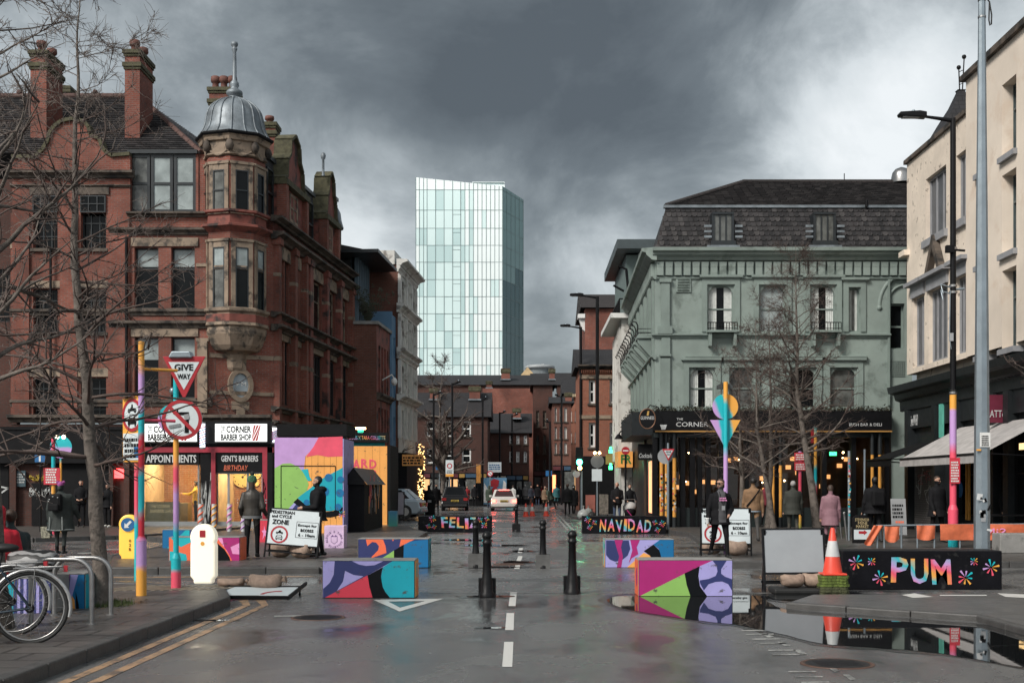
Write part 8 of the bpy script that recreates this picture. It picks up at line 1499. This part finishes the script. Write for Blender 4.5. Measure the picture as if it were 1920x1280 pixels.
b0 = Vector((XX(2010, 21), 21, .0)); tree('bare branches reaching in beside the cream building windows', b0, [(0, 0, 0), (0, 0, 3), (0, 0, 5), (.1, 0, 9)], .12, ginkgo(16, .6, 1.9, .3, .9, .2, .8, (3.14, .4)), 43, TWIG, sub=6, twl=.3, dens=4)
# ================================================================ people: one continuous remeshed body each, clothes coloured by region
def capsule(b, p0, p1, r0, r1, n=10):
    p0, p1 = Vector(p0), Vector(p1); d = (p1 - p0).normalized() if (p1 - p0).length > 1e-6 else Vector((0, 0, 1)); pts, rs = [], []
    for t in (-80, -50, -20): pts.append(p0 + d * r0 * math.sin(R(t))); rs.append(r0 * math.cos(R(t)))
    for t in (20, 50, 80): pts.append(p1 + d * r1 * math.sin(R(t))); rs.append(r1 * math.cos(R(t)))
    b.tube(pts, rs, n)
def ell(b, c, rx, ry, rz, n=12): b.ball(c, 1, n, rz, rx, ry)
def body(h=1.72, coat=.62, bulk=1.0, thick=.02, lt=8, lk=6, rt=-6, rk=10, la=(5, 8, 15), ra=(5, 8, 15), head=0, hair='short', lean=0, vox=.014, shirt=False, skirt=0, sit=False):
    """legs: thigh/knee degrees forward; arms: (upper forward, outward, forearm forward[, inward]); faces -Y"""
    s = h / 1.75; sg = []; b = MB(); V3 = lambda x, y, z: Vector((x * s, y * s, z * s))
    fw = lambda a, o=0, sd=1: Vector((math.sin(R(o)) * sd, -math.sin(R(a)), -math.cos(R(a)))).normalized()
    def seg(p0, p1, r0, r1, reg): capsule(b, p0, p1, r0, r1); sg.append((p0, p1, r0, r1, reg))
    hipz = .93
    low = min(hipz * s + (fw(t) * .43 * s).z + (fw(t - k) * .42 * s).z for t, k in ((lt, lk), (rt, rk))); dz = -low + .085 * s if not sit else 0
    O = Vector((0, 0, dz))
    for sd, t, k in ((1, lt, lk), (-1, rt, rk)):
        hp = V3(.088 * sd, 0, hipz) + O; kn = hp + fw(t, 2, sd) * .43 * s; an = kn + fw(t - k) * .42 * s
        seg(hp, kn, .092 * s * bulk, .062 * s, 2); seg(kn, an, .060 * s, .045 * s, 2); f = fw(t - k); ft = Vector((0, -math.cos(R(t - k)), -math.sin(R(t - k)) * .6)); seg(an - ft * .05 * s + f * .02, an + ft * .15 * s + f * .045 * s, .045 * s, .038 * s, 3)
    ln = Matrix.Rotation(R(lean), 4, 'X'); pv = V3(0, 0, .95) + O; tf = lambda p: pv + (ln @ (p + O - pv))
    rings = [(.86, .165, .125), (.95, .17, .125), (1.08, .15, .115), (1.28, .178, .128), (1.37, .172, .118), (1.43, .14, .10), (1.47, .10, .08), (1.52, .062, .06)]
    rings = [(z, (x + thick) * bulk if z < 1.45 else x, (y + thick) * bulk if z < 1.45 else y) for z, x, y in rings]; hem = .86 - (coat - .62) if coat > .62 else .86
    if coat > .62: rings = [(hem, rings[0][1] * 1.12 + .01, rings[0][2] * 1.25)] + rings
    n = 16; vs = []
    for z, rx, ry in rings: vs += [tf(V3(rx * math.cos(2 * math.pi * j / n) * 1, ry * math.sin(2 * math.pi * j / n), z)) for j in range(n)]
    b.add(vs, [(i * n + j, i * n + (j + 1) % n, (i + 1) * n + (j + 1) % n, (i + 1) * n + j) for i in range(len(rings) - 1) for j in range(n)]); b.add(vs[:n], [tuple(reversed(range(n)))]); b.add(vs[-n:], [tuple(range(n))])
    for (z, rx, ry), (z2, rx2, ry2) in zip(rings, rings[1:]): sg.append((tf(V3(0, 0, z)), tf(V3(0, 0, z2)), min(rx, ry) * s * 1.28, min(rx2, ry2) * s * 1.28, 1))
    for sd, A_ in ((1, la), (-1, ra)):
        sh = tf(V3(.168 * sd * bulk, 0, 1.365)); el = sh + ln.to_3x3() @ fw(A_[0], A_[1], sd) * .29 * s; d = fw(A_[2], A_[1] * .4, sd) + (Vector((-sd * math.sin(R(A_[3])), 0, 0)) if len(A_) > 3 else Vector()); wr = el + d.normalized() * .25 * s
        seg(sh, el, (.058 + thick * .7) * s, (.048 + thick * .6) * s, 1); seg(el, wr, (.046 + thick * .6) * s, (.036 + thick * .4) * s, 1)
        d = d.normalized(); pm = wr + d * .09 * s; seg(wr, pm, .032 * s, .036 * s, 0); sdv = d.cross(Vector((sd, .3, 0))).normalized(); 
        for k in range(4): q = pm + sdv * (.027 - .018 * k) * s; seg(q, q + (d * (.055, .065, .06, .045)[k] + Vector((-sd * .02, 0, 0))) * s, .0105 * s, .009 * s, 0)
        seg(wr + d * .03 * s, wr + (d * .07 + sdv * .045) * s, .013 * s, .010 * s, 0)
    hd = Matrix.Rotation(R(head), 4, 'Z'); hc = tf(V3(0, -.015, 1.635)); hp = lambda x, y, z: hc + hd @ V3(x, y, z)
    seg(tf(V3(0, 0, 1.48)), hc + V3(0, 0, -.05), .058 * s, .054 * s, 0)
    for c, rx, ry, rz, reg in (((0, .012, .02), .074, .092, .098, 0), ((0, -.022, -.045), .056, .066, .072, 0)): b.T = Matrix.Translation(hp(*c)) @ hd; ell(b, (0, 0, 0), rx * s, ry * s, rz * s); b.T = None; sg.append((hp(*c), hp(c[0], c[1], c[2] + .01), (rx + ry) / 2 * s, (rx + ry) / 2 * s, reg))
    seg(hp(0, -.085, .005), hp(0, -.103, -.025), .011 * s, .015 * s, 0)
    for sd in (1, -1): seg(hp(.074 * sd, .01, -.005), hp(.078 * sd, .015, .02), .012 * s, .014 * s, 0)
    if hair != 'bald':
        b.T = Matrix.Translation(hp(0, .022, .036)) @ hd; ell(b, (0, 0, 0), .083 * s, .098 * s, .092 * s); b.T = None; sg.append((hp(0, .03, .06), hp(0, .045, .02), .088 * s, .09 * s, 4))
        if hair == 'long': seg(hp(0, .055, .0), hp(0, .06, -.17), .078 * s, .06 * s, 4)
        if hair == 'hood': seg(hp(0, .03, .05), hp(0, .05, -.12), .10 * s, .09 * s, 1)
        if hair == 'bun': seg(hp(0, .05, .0), hp(0, .07, -.05), .075 * s, .06 * s, 4)
    me = b.mesh('t', BLACK); o = bpy.data.objects.new('t', me); COL.objects.link(o); m_ = o.modifiers.new('r', 'REMESH'); m_.mode = 'VOXEL'; m_.voxel_size = vox; sm = o.modifiers.new('s', 'SMOOTH'); sm.iterations = 3; sm.factor = .5
    dg = bpy.context.evaluated_depsgraph_get(); res = bpy.data.meshes.new_from_object(o.evaluated_get(dg)); bpy.data.objects.remove(o)
    nf = len(res.polygons); ce = np.zeros(nf * 3); res.polygons.foreach_get('center', ce); ce = ce.reshape(-1, 3); best = np.full(nf, 9.0); rg = np.zeros(nf, dtype=np.int32)
    for p0, p1, r0, r1, reg in sg:
        a = np.array(p0); d = np.array(p1) - a; L2 = max(d @ d, 1e-9); t = np.clip((ce - a) @ d / L2, 0, 1); dist = np.linalg.norm(ce - a - t[:, None] * d, axis=1) - (r0 + (r1 - r0) * t); k = dist < best; best[k] = dist[k]; rg[k] = reg
    hcn = np.array(hc); up = ce[:, 2] - hcn[2]; loc = (ce - hcn) @ np.array(hd.to_3x3()); headm = (np.abs(up) < .16 * s) & (np.linalg.norm(ce - hcn, axis=1) < .19 * s)
    if hair not in ('bald',):
        face = headm & (loc[:, 1] < -.035 * s) & (up < .072 * s); rg[face & (rg == 4)] = 0
    eye = headm & (loc[:, 1] < -.06 * s) & (np.abs(up - .012 * s) < .010 * s) & (np.abs(np.abs(loc[:, 0]) - .032 * s) < .014 * s); rg[eye] = 6
    mouth = headm & (loc[:, 1] < -.06 * s) & (np.abs(up + .072 * s) < .007 * s) & (np.abs(loc[:, 0]) < .024 * s); rg[mouth] = 5
    if shirt: rg[(rg == 1) & (np.abs(ce[:, 0]) < .085 * s) & (ce[:, 1] < -.03) & (ce[:, 2] > .8 * s)] = 7
    res.polygons.foreach_set('material_index', rg); res.polygons.foreach_set('use_smooth', np.ones(nf, dtype=bool)); return res, hc, s
SKIN = M('skin', (.42, .24, .17), .55, .08, 8); SKIN2 = M('skin_deep', (.20, .10, .065), .55, .08, 8); LIP = M('lip', (.28, .10, .085), .5); EYE = M('eye_dark', (.03, .022, .02), .3)
HB, HK, HG = M('hair_brown', (.045, .025, .016), .6, .3, 20), M('hair_black', (.012, .010, .009), .55, .3, 20), M('hair_grey', (.30, .29, .28), .7, .2, 20)
CLB = M('cloth_black', (.0065, .0065, .008), .8, .3, 8, .3, 60, spec=.2); TRB = M('trousers_black', (.0055, .0055, .0065), .85, .3, 8, .2, 50, spec=.2); SHO = M('shoe_dark', (.014, .013, .013), .5); JEAN = M('denim', (.035, .055, .10), .8, .2, 10)
def person(label, px, py, mesh_h, coat=CLB, tr=TRB, hair=HK, rz=0, Y=None, skin=SKIN, shirt=None, shoe=SHO, z0=.12, loc=None, grp='people in the street'):
    me, hc, s = mesh_h; Y = Y or G(px, py).y; o = bpy.data.objects.new('person', me.copy()); COL.objects.link(o); o.location = loc or (XX(px, Y), Y, z0); o.rotation_euler = (0, 0, R(rz))
    if not o.data.materials: o.data.materials.append(skin)
    o.data.materials[0] = skin
    for m_ in (coat, tr, shoe, hair, LIP, EYE, shirt or coat): o.data.materials.append(m_)
    return tag(o, label, 'person', grp)
def kid(o, mb, name, mats, bevel=0): return part(mb, name, mats, o, bevel)
# man in leather jacket and bobble hat, seen from behind
bh = body(1.72, .62, 1.02, .025, -4, 4, 6, 8, (-12, 14, 55), (-12, 14, 55), hair='long'); p = person('person from behind in a brown leather jacket and green bobble hat', 473, 1056, bh, M('leather_brown', (.032, .027, .022), .45, .4, 7, .3, 30), TRB, HB, 182, z0=.12); hc = bh[1]
b = MB(); b.lathe([(.102, -.01), (.105, .03), (.098, .08), (.07, .12), (.02, .14)], (hc.x, hc.y + .02, hc.z + .02), 16); kid(p, b, 'knitted_hat', M('green_knit', (.035, .10, .05), .9, .9, 30)); b = MB(); b.ball((hc.x, hc.y + .02, hc.z + .19), .05, 10); kid(p, b, 'bobble', M('bobble_dark', (.02, .025, .022), .9)); b = MB(); b.lathe([(.205, .84), (.21, .90)], (0, 0, 0), 20, True, 0, 1, .78); kid(p, b, 'shirt_hem', M('grey_knit', (.16, .165, .17), .9))
for sd in (1, -1): b = MB(); [b.cbox((.30 * sd, .02, 1.18 + k * .06), (.015, .1, .02)) for k in range(2)]; kid(p, b, 'sleeve_stripe', REFL)
# hooded man in profile
bh = body(1.74, .70, 1.12, .035, 4, 4, -4, 6, (12, 12, 85, 25), (14, 12, 80, 30)); p = person('man in a black hooded coat standing in profile beside the zone sign', 596, 1054, bh, CLB, TRB, HK, -78); hc = bh[1]; b = MB(); b.ball((hc.x, hc.y + .1, hc.z - .17), .14, 12, .55, 1.15, .8); kid(p, b, 'hood', CLB); b = MB(); b.ball((hc.x, hc.y - .045, hc.z - .075), .058, 10, .8, 1, .8); kid(p, b, 'beard', HK)
# walking woman with lanyard and cup
bh = body(1.70, .72, 1.05, .03, 16, 8, -14, 16, (8, 14, 60, 40), (-4, 16, 12), head=-52, hair='bun', shirt=True); p = person('woman in open black jacket and grey printed T shirt striding past the zone sign', 1350, 1058, bh, CLB, TRB, HB, 12, shirt=M('grey_tee', (.07, .07, .075), .85, .1, 5), z0=.12); hc = bh[1]
b = MB(); b.tube([(-.07, -.14, 1.42), (-.03, -.185, 1.2), (0, -.19, 1.12), (.03, -.185, 1.2), (.07, -.14, 1.42)], .006, 5); lo_ = kid(p, b, 'lanyard', BLACKM); b = MB(); b.box(-.035, .035, -.2, -.193, 1.03, 1.12); part(b, 'badge', SIGNG, lo_); scrawl(p, I4, -.08, 1.22, .16, .09, PINKL, -.18, n=2); b = MB(); Mh = Matrix.Translation(hc) @ Matrix.Rotation(R(-52), 4, 'Z'); b.T = Mh; [b.cbox((e, -.098, .014), (.05, .012, .035)) for e in (-.033, .033)]; b.box(-.075, .075, -.096, -.09, .022, .028); [b.box(e - .003, e + .003, -.09, .02, .02, .028) for e in (-.077, .077)]; kid(p, b, 'sunglasses', SIGNK)
b = MB(); b.lathe([(.16, 0), (.15, .05), (.08, .08)], (hc.x, hc.y + .05, hc.z - .27), 16, True, 0, 1.2, .9); kid(p, b, 'hood', CLB); wp = p.matrix_basis @ Vector((-.30, -.05, .80)); cpo = thing('paper_cup', 'white takeaway coffee cup held by the striding woman', 'cup', tuple(wp)); b = MB(); b.lathe([(.03, -.06), (.042, .05)], n=14); part(b, 'cup', REFL, cpo); b = MB(); b.lathe([(.045, .05), (.045, .06), (.03, .068)], n=14); part(b, 'lid', WHITEP, cpo)
# purple haired person with backpack and bag
bh = body(1.63, .92, 1.36, .05, 3, 3, -3, 4, (2, 14, 12), (14, 18, 35), hair='bun'); p = person('person with purple hair in a long dark coat edged in grey, wearing a backpack', 114, 1052, bh, M('coat_dark_green', (.022, .028, .026), .8, .3, 8), TRB, M('hair_purple', (.27, .05, .20), .7, .3, 20), 176, Y=27.5); hc = bh[1]
b = MB(); b.box(-.15, .15, .19, .35, .98, 1.36); bk = kid(p, b, 'backpack', BLACKM, .05); b = MB(); b.box(-.12, .12, .33, .41, .98, 1.14); part(b, 'pocket', BLACKM, bk, .03); b = MB(); [b.cbox((x_, .355, z_), (.025, .006, .012)) for x_, z_ in ((-.09, 1.28), (.02, 1.3), (.1, 1.24), (.12, 1.2), (-.1, 1.12))]; part(b, 'reflective_tabs', REFL, bk); GT = M('grey_trim', (.26, .28, .27), .8); b = MB(); b.tube([(.30 * math.cos(R(a)), .26 * math.sin(R(a)), .555 + .01 * math.sin(R(a * 3))) for a in range(0, 361, 15)], .014, 6); kid(p, b, 'hem_trim', GT)
for sd in (1, -1): b = MB(); b.tube([(sd * .15, .25, .56), (sd * .14, .245, .85)], .012, 5); kid(p, b, 'vent_trim', GT)
b = MB(); [b.ball((hc.x + .07 * sd, hc.y + .02, hc.z + .09), .04, 8) for sd in (1, -1)]; kid(p, b, 'hair_bunches', M('hair_purple', (.27, .05, .20), .7, .3, 20))
w_ = p.matrix_basis @ Vector((.33, 0, .78)); bg_ = thing('hand_bag', 'patterned shopping bag with teal scarf in the purple haired person\'s hand', 'bag', (w_.x, w_.y, w_.z)); b = MB(); b.prism([(-.1, -.42), (.1, -.42), (.13, -.16), (-.13, -.16)], -.05, .05); part(b, 'sack', M('patterned_bag', (.22, .21, .16), .8, .9, 22), bg_, .02); b = MB(); [b.tube([(x_, 0, -.17), (x_ * .3, 0, -.04), (0, 0, 0)], .008, 5) for x_ in (-.1, .1)]; part(b, 'strap', BLACKM, bg_); b = MB(); b.quad((.02, -.02, -.06), (.08, -.04, -.1), (.16, -.03, -.36), (.08, -.05, -.34)); part(b, 'scarf', M('teal_scarf', (.01, .09, .09), .8), bg_)
# seated figure in red, zebra bag
bh = body(1.62, .62, 1.1, .035, 80, 75, 80, 70, (20, 10, 60, 20), (20, 10, 60, 20), hair='hood', sit=True); p = person('seated person in a red padded coat at the edge of the cyan block', 2, 1080, bh, M('coat_red', (.50, .012, .03), .6, .2, 6), TRB, HB, 195, loc=(XX(-2, 15.05), 15.05, -.22)); b = MB(); b.ball((.1, -.32, .93), .15, 12, .8, 1, 1); kid(p, b, 'pink_bundle', M('pink_cloth', (.55, .12, .28), .7))
bh = body(1.6, .62, 1.1, .035, 80, 75, 80, 70, (25, 10, 70, 20), (25, 10, 70, 20), hair='short', sit=True); p = person('seated person in dark green with a bright blue cuff behind the red coat', 20, 1070, bh, M('coat_teal_dark', (.02, .035, .038), .7), M('trousers_blue', (.01, .15, .33), .7), HB, 215, loc=(XX(20, 15.25), 15.25, -.24))
zb_ = thing('holdall', 'zebra patterned holdall with black straps resting on the cyan block', 'bag', (XX(64, 15.05), 15.02, ZZ(1082, 14.77))); ZEB = M('zebra_cloth', (.12, .12, .13), .7, .1, 3)
def zebra():
    m = bpy.data.materials.new('zebra_print'); m.use_nodes = True; t = NT(m.node_tree); tc = t.add('ShaderNodeTexCoord').outputs['Object']; wv = t.add('ShaderNodeTexWave', {'Vector': tc, 'Scale': 5.0, 'Distortion': 7.0, 'Detail': 2.0}); t.put(t.n['Principled BSDF'].inputs['Base Color'], t.ramp(wv.outputs[1], [(.45, .012), (.55, .28)])); return m
b = MB(); b.lathe([(.01, -.23), (.10, -.225), (.125, -.18), (.13, 0), (.125, .18), (.10, .225), (.01, .23)], n=16); q = part(b, 'bag_body', zebra(), zb_); q.rotation_euler = (0, R(90), 0); q.location = (0, 0, .16); q.scale = (1.25, 1.25, 1.25)
for x_ in (-.08, .1): b = MB(); b.tube([(x_, -.12, .1), (x_ + .02, -.1, .22), (x_ + .04, 0, .30), (x_ + .02, .1, .22)], .012, 6); part(b, 'strap', BLACKM, zb_)
# two people by the bar front, barber inside
b1 = body(1.75, .62, 1.05, .02, 3, 2, -3, 3, (15, 10, 75, 40), (15, 10, 75, 40)); person('man in black with hands together leaning by the bar front', 152, 992, b1, rz=10, Y=45.6); b2 = body(1.64, .70, .98, .02, 4, 2, -4, 3, (10, 8, 20), (20, 8, 140, 30), hair='hood'); person('person in a black hoodie and white trainers smoking under the red neon', 202, 992, b2, rz=-8, Y=45.6, shoe=WHITEP)
b3 = body(1.72, .62, 1, .005, 0, 0, 0, 0, (60, 10, 95, 30), (60, 10, 95, 30)); person('barber in a yellow top working inside the lit shop window', 367, 985, b3, M('yellow_tee', (.62, .42, .06), .8), JEAN, HK, -80, Y=48.6, z0=.12)
# right hand pavement walkers
person('man walking away in a tan suede jacket with a dark strap', 1412, 1022, body(1.76, .62, 1.12, .035, 10, 6, -10, 10, (8, 10, 20), (-8, 10, 5)), M('suede_tan', (.20, .115, .06), .85, .3, 8, .3, 40), M('trousers_grey', (.05, .048, .046), .8), HK, 178, Y=33.5)
q = bpy.data.objects[-1] if False else [o_ for o_ in bpy.data.objects if o_.get('label', '').startswith('man walking away in a tan')][0]; b = MB(); b.tube([(-.16, .13, 1.44), (.02, .19, 1.2), (.2, .14, .98)], .02, 5); kid(q, b, 'bag_strap', BLACKM); b = MB(); b.lathe([(.21, .83), (.21, .87)], (0, 0, 0), 20, True, 0, 1, .8); kid(q, b, 'shirt_hem', M('pale_blue_shirt', (.3, .36, .42), .8))
person('older grey haired man walking away in a dark olive coat', 1487, 1016, body(1.68, .74, 1.12, .04, 6, 4, -6, 6, (5, 10, 15), (-4, 10, 10)), M('coat_olive', (.028, .03, .024), .8, .2, 8), M('trousers_olive', (.05, .045, .035), .8), HG, 182, Y=35.5)
person('woman in a mauve hooded raincoat walking away', 1557, 1035, body(1.56, .86, 1.08, .035, 8, 5, -8, 8, (4, 10, 15), (-4, 10, 10), hair='long'), M('coat_mauve', (.24, .125, .15), .7, .15, 6), TRB, HB, 175, Y=30.5)
q = body(1.78, .70, 1.18, .05, 9, 5, -9, 9, (6, 12, 20), (-6, 12, 12)); p = person('person in a black puffer coat with backpack walking to the pub door', 1640, 1024, q, rz=185, Y=33.0, tr=M('trousers_slate', (.03, .035, .04), .8)); b = MB(); b.box(-.17, .17, .16, .33, 1.0, 1.42); kid(p, b, 'backpack', BLACKM, .05)
q = body(1.80, .80, 1.14, .045, 8, 4, -8, 8, (2, 8, 25), (2, 8, 25)); p = person('man in glasses and long black puffer coat by the pink lamp foot', 1757, 1020, q, rz=28, Y=33.5, hair=HB); b = MB(); hc = q[1]; [b.cbox((hc.x + e, hc.y - .1, hc.z + .012), (.045, .008, .03)) for e in (-.03, .03)]; kid(p, b, 'glasses', SIGNK)
q = body(1.64, .66, 1.0, .035, 2, 2, -2, 2, (12, 8, 95, 45), (8, 8, 30), shirt=True); p = person('woman in a black beanie looking at her phone behind the banners', 1888, 1010, q, rz=5, Y=35.2, shirt=M('pale_tee', (.42, .45, .5), .8), hair=HK); hc = q[1]; b = MB(); b.lathe([(.1, .03), (.102, .07), (.08, .13), (.02, .155)], (hc.x, hc.y + .02, hc.z), 14); kid(p, b, 'beanie', CLB); ph_ = thing('phone', 'red cased phone in the hand of the beanie woman', 'phone', tuple(p.matrix_basis @ Vector((.08, -.36, 1.14)))); b = MB(); b.box(-.035, .035, -.006, .006, -.06, .08); part(b, 'case', SIGNR, ph_); b = MB(); b.box(-.03, .03, .006, .008, -.05, .07); part(b, 'screen', GLASSD, ph_)
person('person in a dark red scarf inside the pub doorway', 1436, 985, body(1.7, .62, 1.0, .03), M('cloth_wine', (.13, .01, .02), .8), TRB, HK, 20, Y=44.8)
q = body(1.76, .62, 1.12, .02, 2, 2, -2, 2, (12, 8, 95, 50), (15, 8, 70, 30), hair='bald'); person('bald man in black jumper and jeans reading his phone near NAVIDAD', 1157, 985, q, CLB, JEAN, HK, -8, Y=50.5, z0=.05)
person('dark haired person leaning over the pram', 1181, 980, body(1.68, .66, 1.05, .03, 4, 2, -4, 4, (35, 8, 60, 10), (35, 8, 60, 10), hair='long'), CLB, TRB, HK, 6, Y=53, z0=.05)
pm = thing('pram', 'pram with pale fleece hood and pink strap near the NAVIDAD block', 'pram', (XX(1181, 50.8), 50.8, .05)); b = MB(); b.ball((0, 0, .72), .3, 14, .8, 1, 1.2); part(b, 'hood', M('fleece', (.42, .42, .41), .9), pm); b = MB(); b.ball((0, -.12, .55), .25, 12, 1, 1, 1.1); part(b, 'seat', BLACKM, pm); [part(MB().cyl((x_ - .02, y_, .14), (x_ + .02, y_, .14), .14, n=14), 'wheel', RUBBER, pm) for x_ in (-.26, .26) for y_ in (-.3, .35)]; b = MB(); b.tube([(-.15, -.36, .62), (.1, -.4, .3)], .02, 5); part(b, 'strap', MAG, pm); b = MB(); [b.tube([(x_, .35, .14), (x_, 0, .5), (x_, .55, 1.05)], .016, 6) for x_ in (-.26, .26)]; b.tube([(-.26, .55, 1.05), (.26, .55, 1.05)], .018, 6); part(b, 'frame', STEEL, pm)
# street crowd: a few body types, each figure with its own coat
types = [body(1.72, .66, 1.05, .03, 14, 6, -14, 14, (12, 8, 25), (-12, 8, 10), vox=.018), body(1.66, .80, 1.05, .035, 8, 4, -10, 10, (10, 8, 60, 30), (-6, 8, 10), hair='long', vox=.018), body(1.78, .72, 1.12, .035, 3, 2, -3, 3, (3, 8, 12), (3, 8, 12), vox=.018), body(1.70, .90, 1.12, .045, 12, 5, -12, 12, (8, 8, 20), (-8, 8, 10), hair='hood', vox=.018), body(1.74, .66, 1.08, .035, 38, 20, -28, 25, (30, 8, 45), (-25, 8, 5), lean=-24, vox=.018)]
CO = {'navy': M('coat_navy', (.014, .018, .03), .8), 'grey': M('coat_grey', (.07, .07, .072), .8), 'white': M('coat_white', (.5, .5, .48), .8), 'red': M('coat_crimson', (.25, .015, .02), .8), 'black': CLB, 'camel': M('coat_camel', (.16, .10, .06), .8), 'teal': M('coat_teal', (.02, .10, .11), .8), 'green': M('coat_moss', (.03, .045, .03), .8)}
for (px, py, t, c, rz, hr, lab) in ((1076, 966, 3, 'black', 160, M('hood_white', (.55, .55, .55), .8), 'white hooded person in black walking with a friend by the double lines'), (1064, 968, 2, 'black', 185, HB, 'tall figure in black beside the white hooded person'), (1032, 955, 4, 'green', 90, HK, 'bent striding figure in dark green behind the cones'), (1022, 953, 1, 'camel', 10, HB, 'woman in camel behind the cones'), (1043, 951, 2, 'teal', 185, HK, 'person in teal standing by the far signs'), (1008, 948, 2, 'black', 0, HK, 'black figure under the banded building'), (996, 949, 0, 'navy', 20, HK, 'navy figure walking towards the cones'), (985, 946, 2, 'grey', 180, HG, 'grey coated figure just past the white car'), (973, 946, 1, 'black', 200, HB, 'long haired figure in black past the white car'), (962, 950, 0, 'white', 160, HB, 'pale coated figure at the rear wing of the white car'), (1052, 947, 1, 'black', 5, M('hair_fair', (.35, .22, .10), .7), 'fair haired person in black facing the camera far off'), (1015, 944, 0, 'red', 30, HK, 'small crimson coated figure deep in the crowd'), (1000, 942, 3, 'grey', 10, HB, 'hooded grey figure deep in the crowd'), (1046, 943, 0, 'camel', 190, HB, 'camel coated walker deep in the crowd'), (1100, 955, 2, 'black', 0, HK, 'dark figure behind the traffic light pole'), (1126, 954, 1, 'red', 12, HB, 'person in crimson past the grey disc sign'), (1140, 962, 0, 'navy', 170, HK, 'navy coated figure behind the bald man'), (917, 952, 3, 'green', 175, HB, 'hooded green figure between the two parked cars'), (890, 950, 2, 'black', 0, HK, 'dark figure at the wing of the black car'), (818, 962, 2, 'black', 20, HK, 'tall figure in black behind the FELIZ block'), (804, 966, 3, 'black', 200, HK, 'hooded figure beside the dark bin'), (793, 962, 0, 'navy', 10, HK, 'navy figure at the boot of the silver car'), (782, 958, 2, 'red', 0, HK, 'figure with red scarf past the silver car'), (770, 957, 0, 'camel', 20, HB, 'figure under the fairy lights'), (876, 948, 1, 'red', 15, HB, 'person in crimson at the terrace shutters'), (1148, 957, 1, 'grey', 8, HB, 'grey coated woman by the takeaway door')):
    person(lab, px, py, types[t], CO[c], TRB if (px + py) % 3 else JEAN, hr, rz, z0=0, grp='people down the side street')
# rubbish bags, bin, street boards
for k, (px, py, s, lab) in enumerate(((1094, 974, 1.0, 'large clear rubbish bag on the kerb left of NAVIDAD'), (1103, 966, .8, 'smaller rubbish bag piled on the large one'), (1110, 972, .7, 'dark rubbish bag tucked behind the pale ones'))):
    rr = random.Random(60 + k); o = thing('rubbish_bag', lab, 'rubbish bag', G(px, py), 0, 'rubbish bags'); b = MB(); n, m = 12, 7; vs = []
    for i in range(m + 1):
        for j in range(n): r_ = .32 * s * math.sin(math.pi * min(i / m + .12, 1)) ** .7 * rr.uniform(.88, 1.1); vs.append((r_ * math.cos(2 * math.pi * j / n), r_ * math.sin(2 * math.pi * j / n), .62 * s * i / m))
    b.add(vs, [(i * n + j, i * n + (j + 1) % n, (i + 1) * n + (j + 1) % n, (i + 1) * n + j) for i in range(m) for j in range(n)], True); part(b, 'sack', M('clear_plastic', (.36, .38, .37), .3, .3, 8) if k < 2 else RUBBER, o); b = MB(); b.lathe([(.03 * s, 0), (.06 * s, .1 * s)], (0, 0, .6 * s), 8); part(b, 'tied_neck', M('clear_plastic', (.36, .38, .37), .3, .3, 8) if k < 2 else RUBBER, o)
for k, (px, py, w_, h_, m_, lab) in enumerate(((1107, 965, .55, 1.15, M('coral_board', (.42, .14, .11), .6), 'coral pink upright board by the lamp column'), (1132, 967, .5, 1.2, M('mixed_poster', (.26, .22, .19), .6, .6, 6), 'faded poster board beside the coral one'), (956, 955, .6, .5, TEAL, 'small teal board on the ground by the cones'))): o = thing('street_board', lab, 'sign', G(px, py)); b = MB(); b.box(-w_ / 2, w_ / 2, 0, .05, .1, h_); part(b, 'panel', m_, o); [part(MB().box(x_ - .02, x_ + .02, .0, .3, 0, .1), 'foot', BLACK, o) for x_ in (-w_ / 2 + .04, w_ / 2 - .04)]
o = thing('litter_bin', 'dark round litter bin behind the FELIZ block', 'bin', G(806, 968)); b = MB(); b.lathe([(.25, 0), (.27, .08), (.27, .95), (.3, 1.0), (.24, 1.15), (.08, 1.22)], n=18); part(b, 'drum', BLACKM, o); b = MB(); b.box(-.1, .1, -.29, -.2, .78, .9); part(b, 'slot', SIGNG, o)
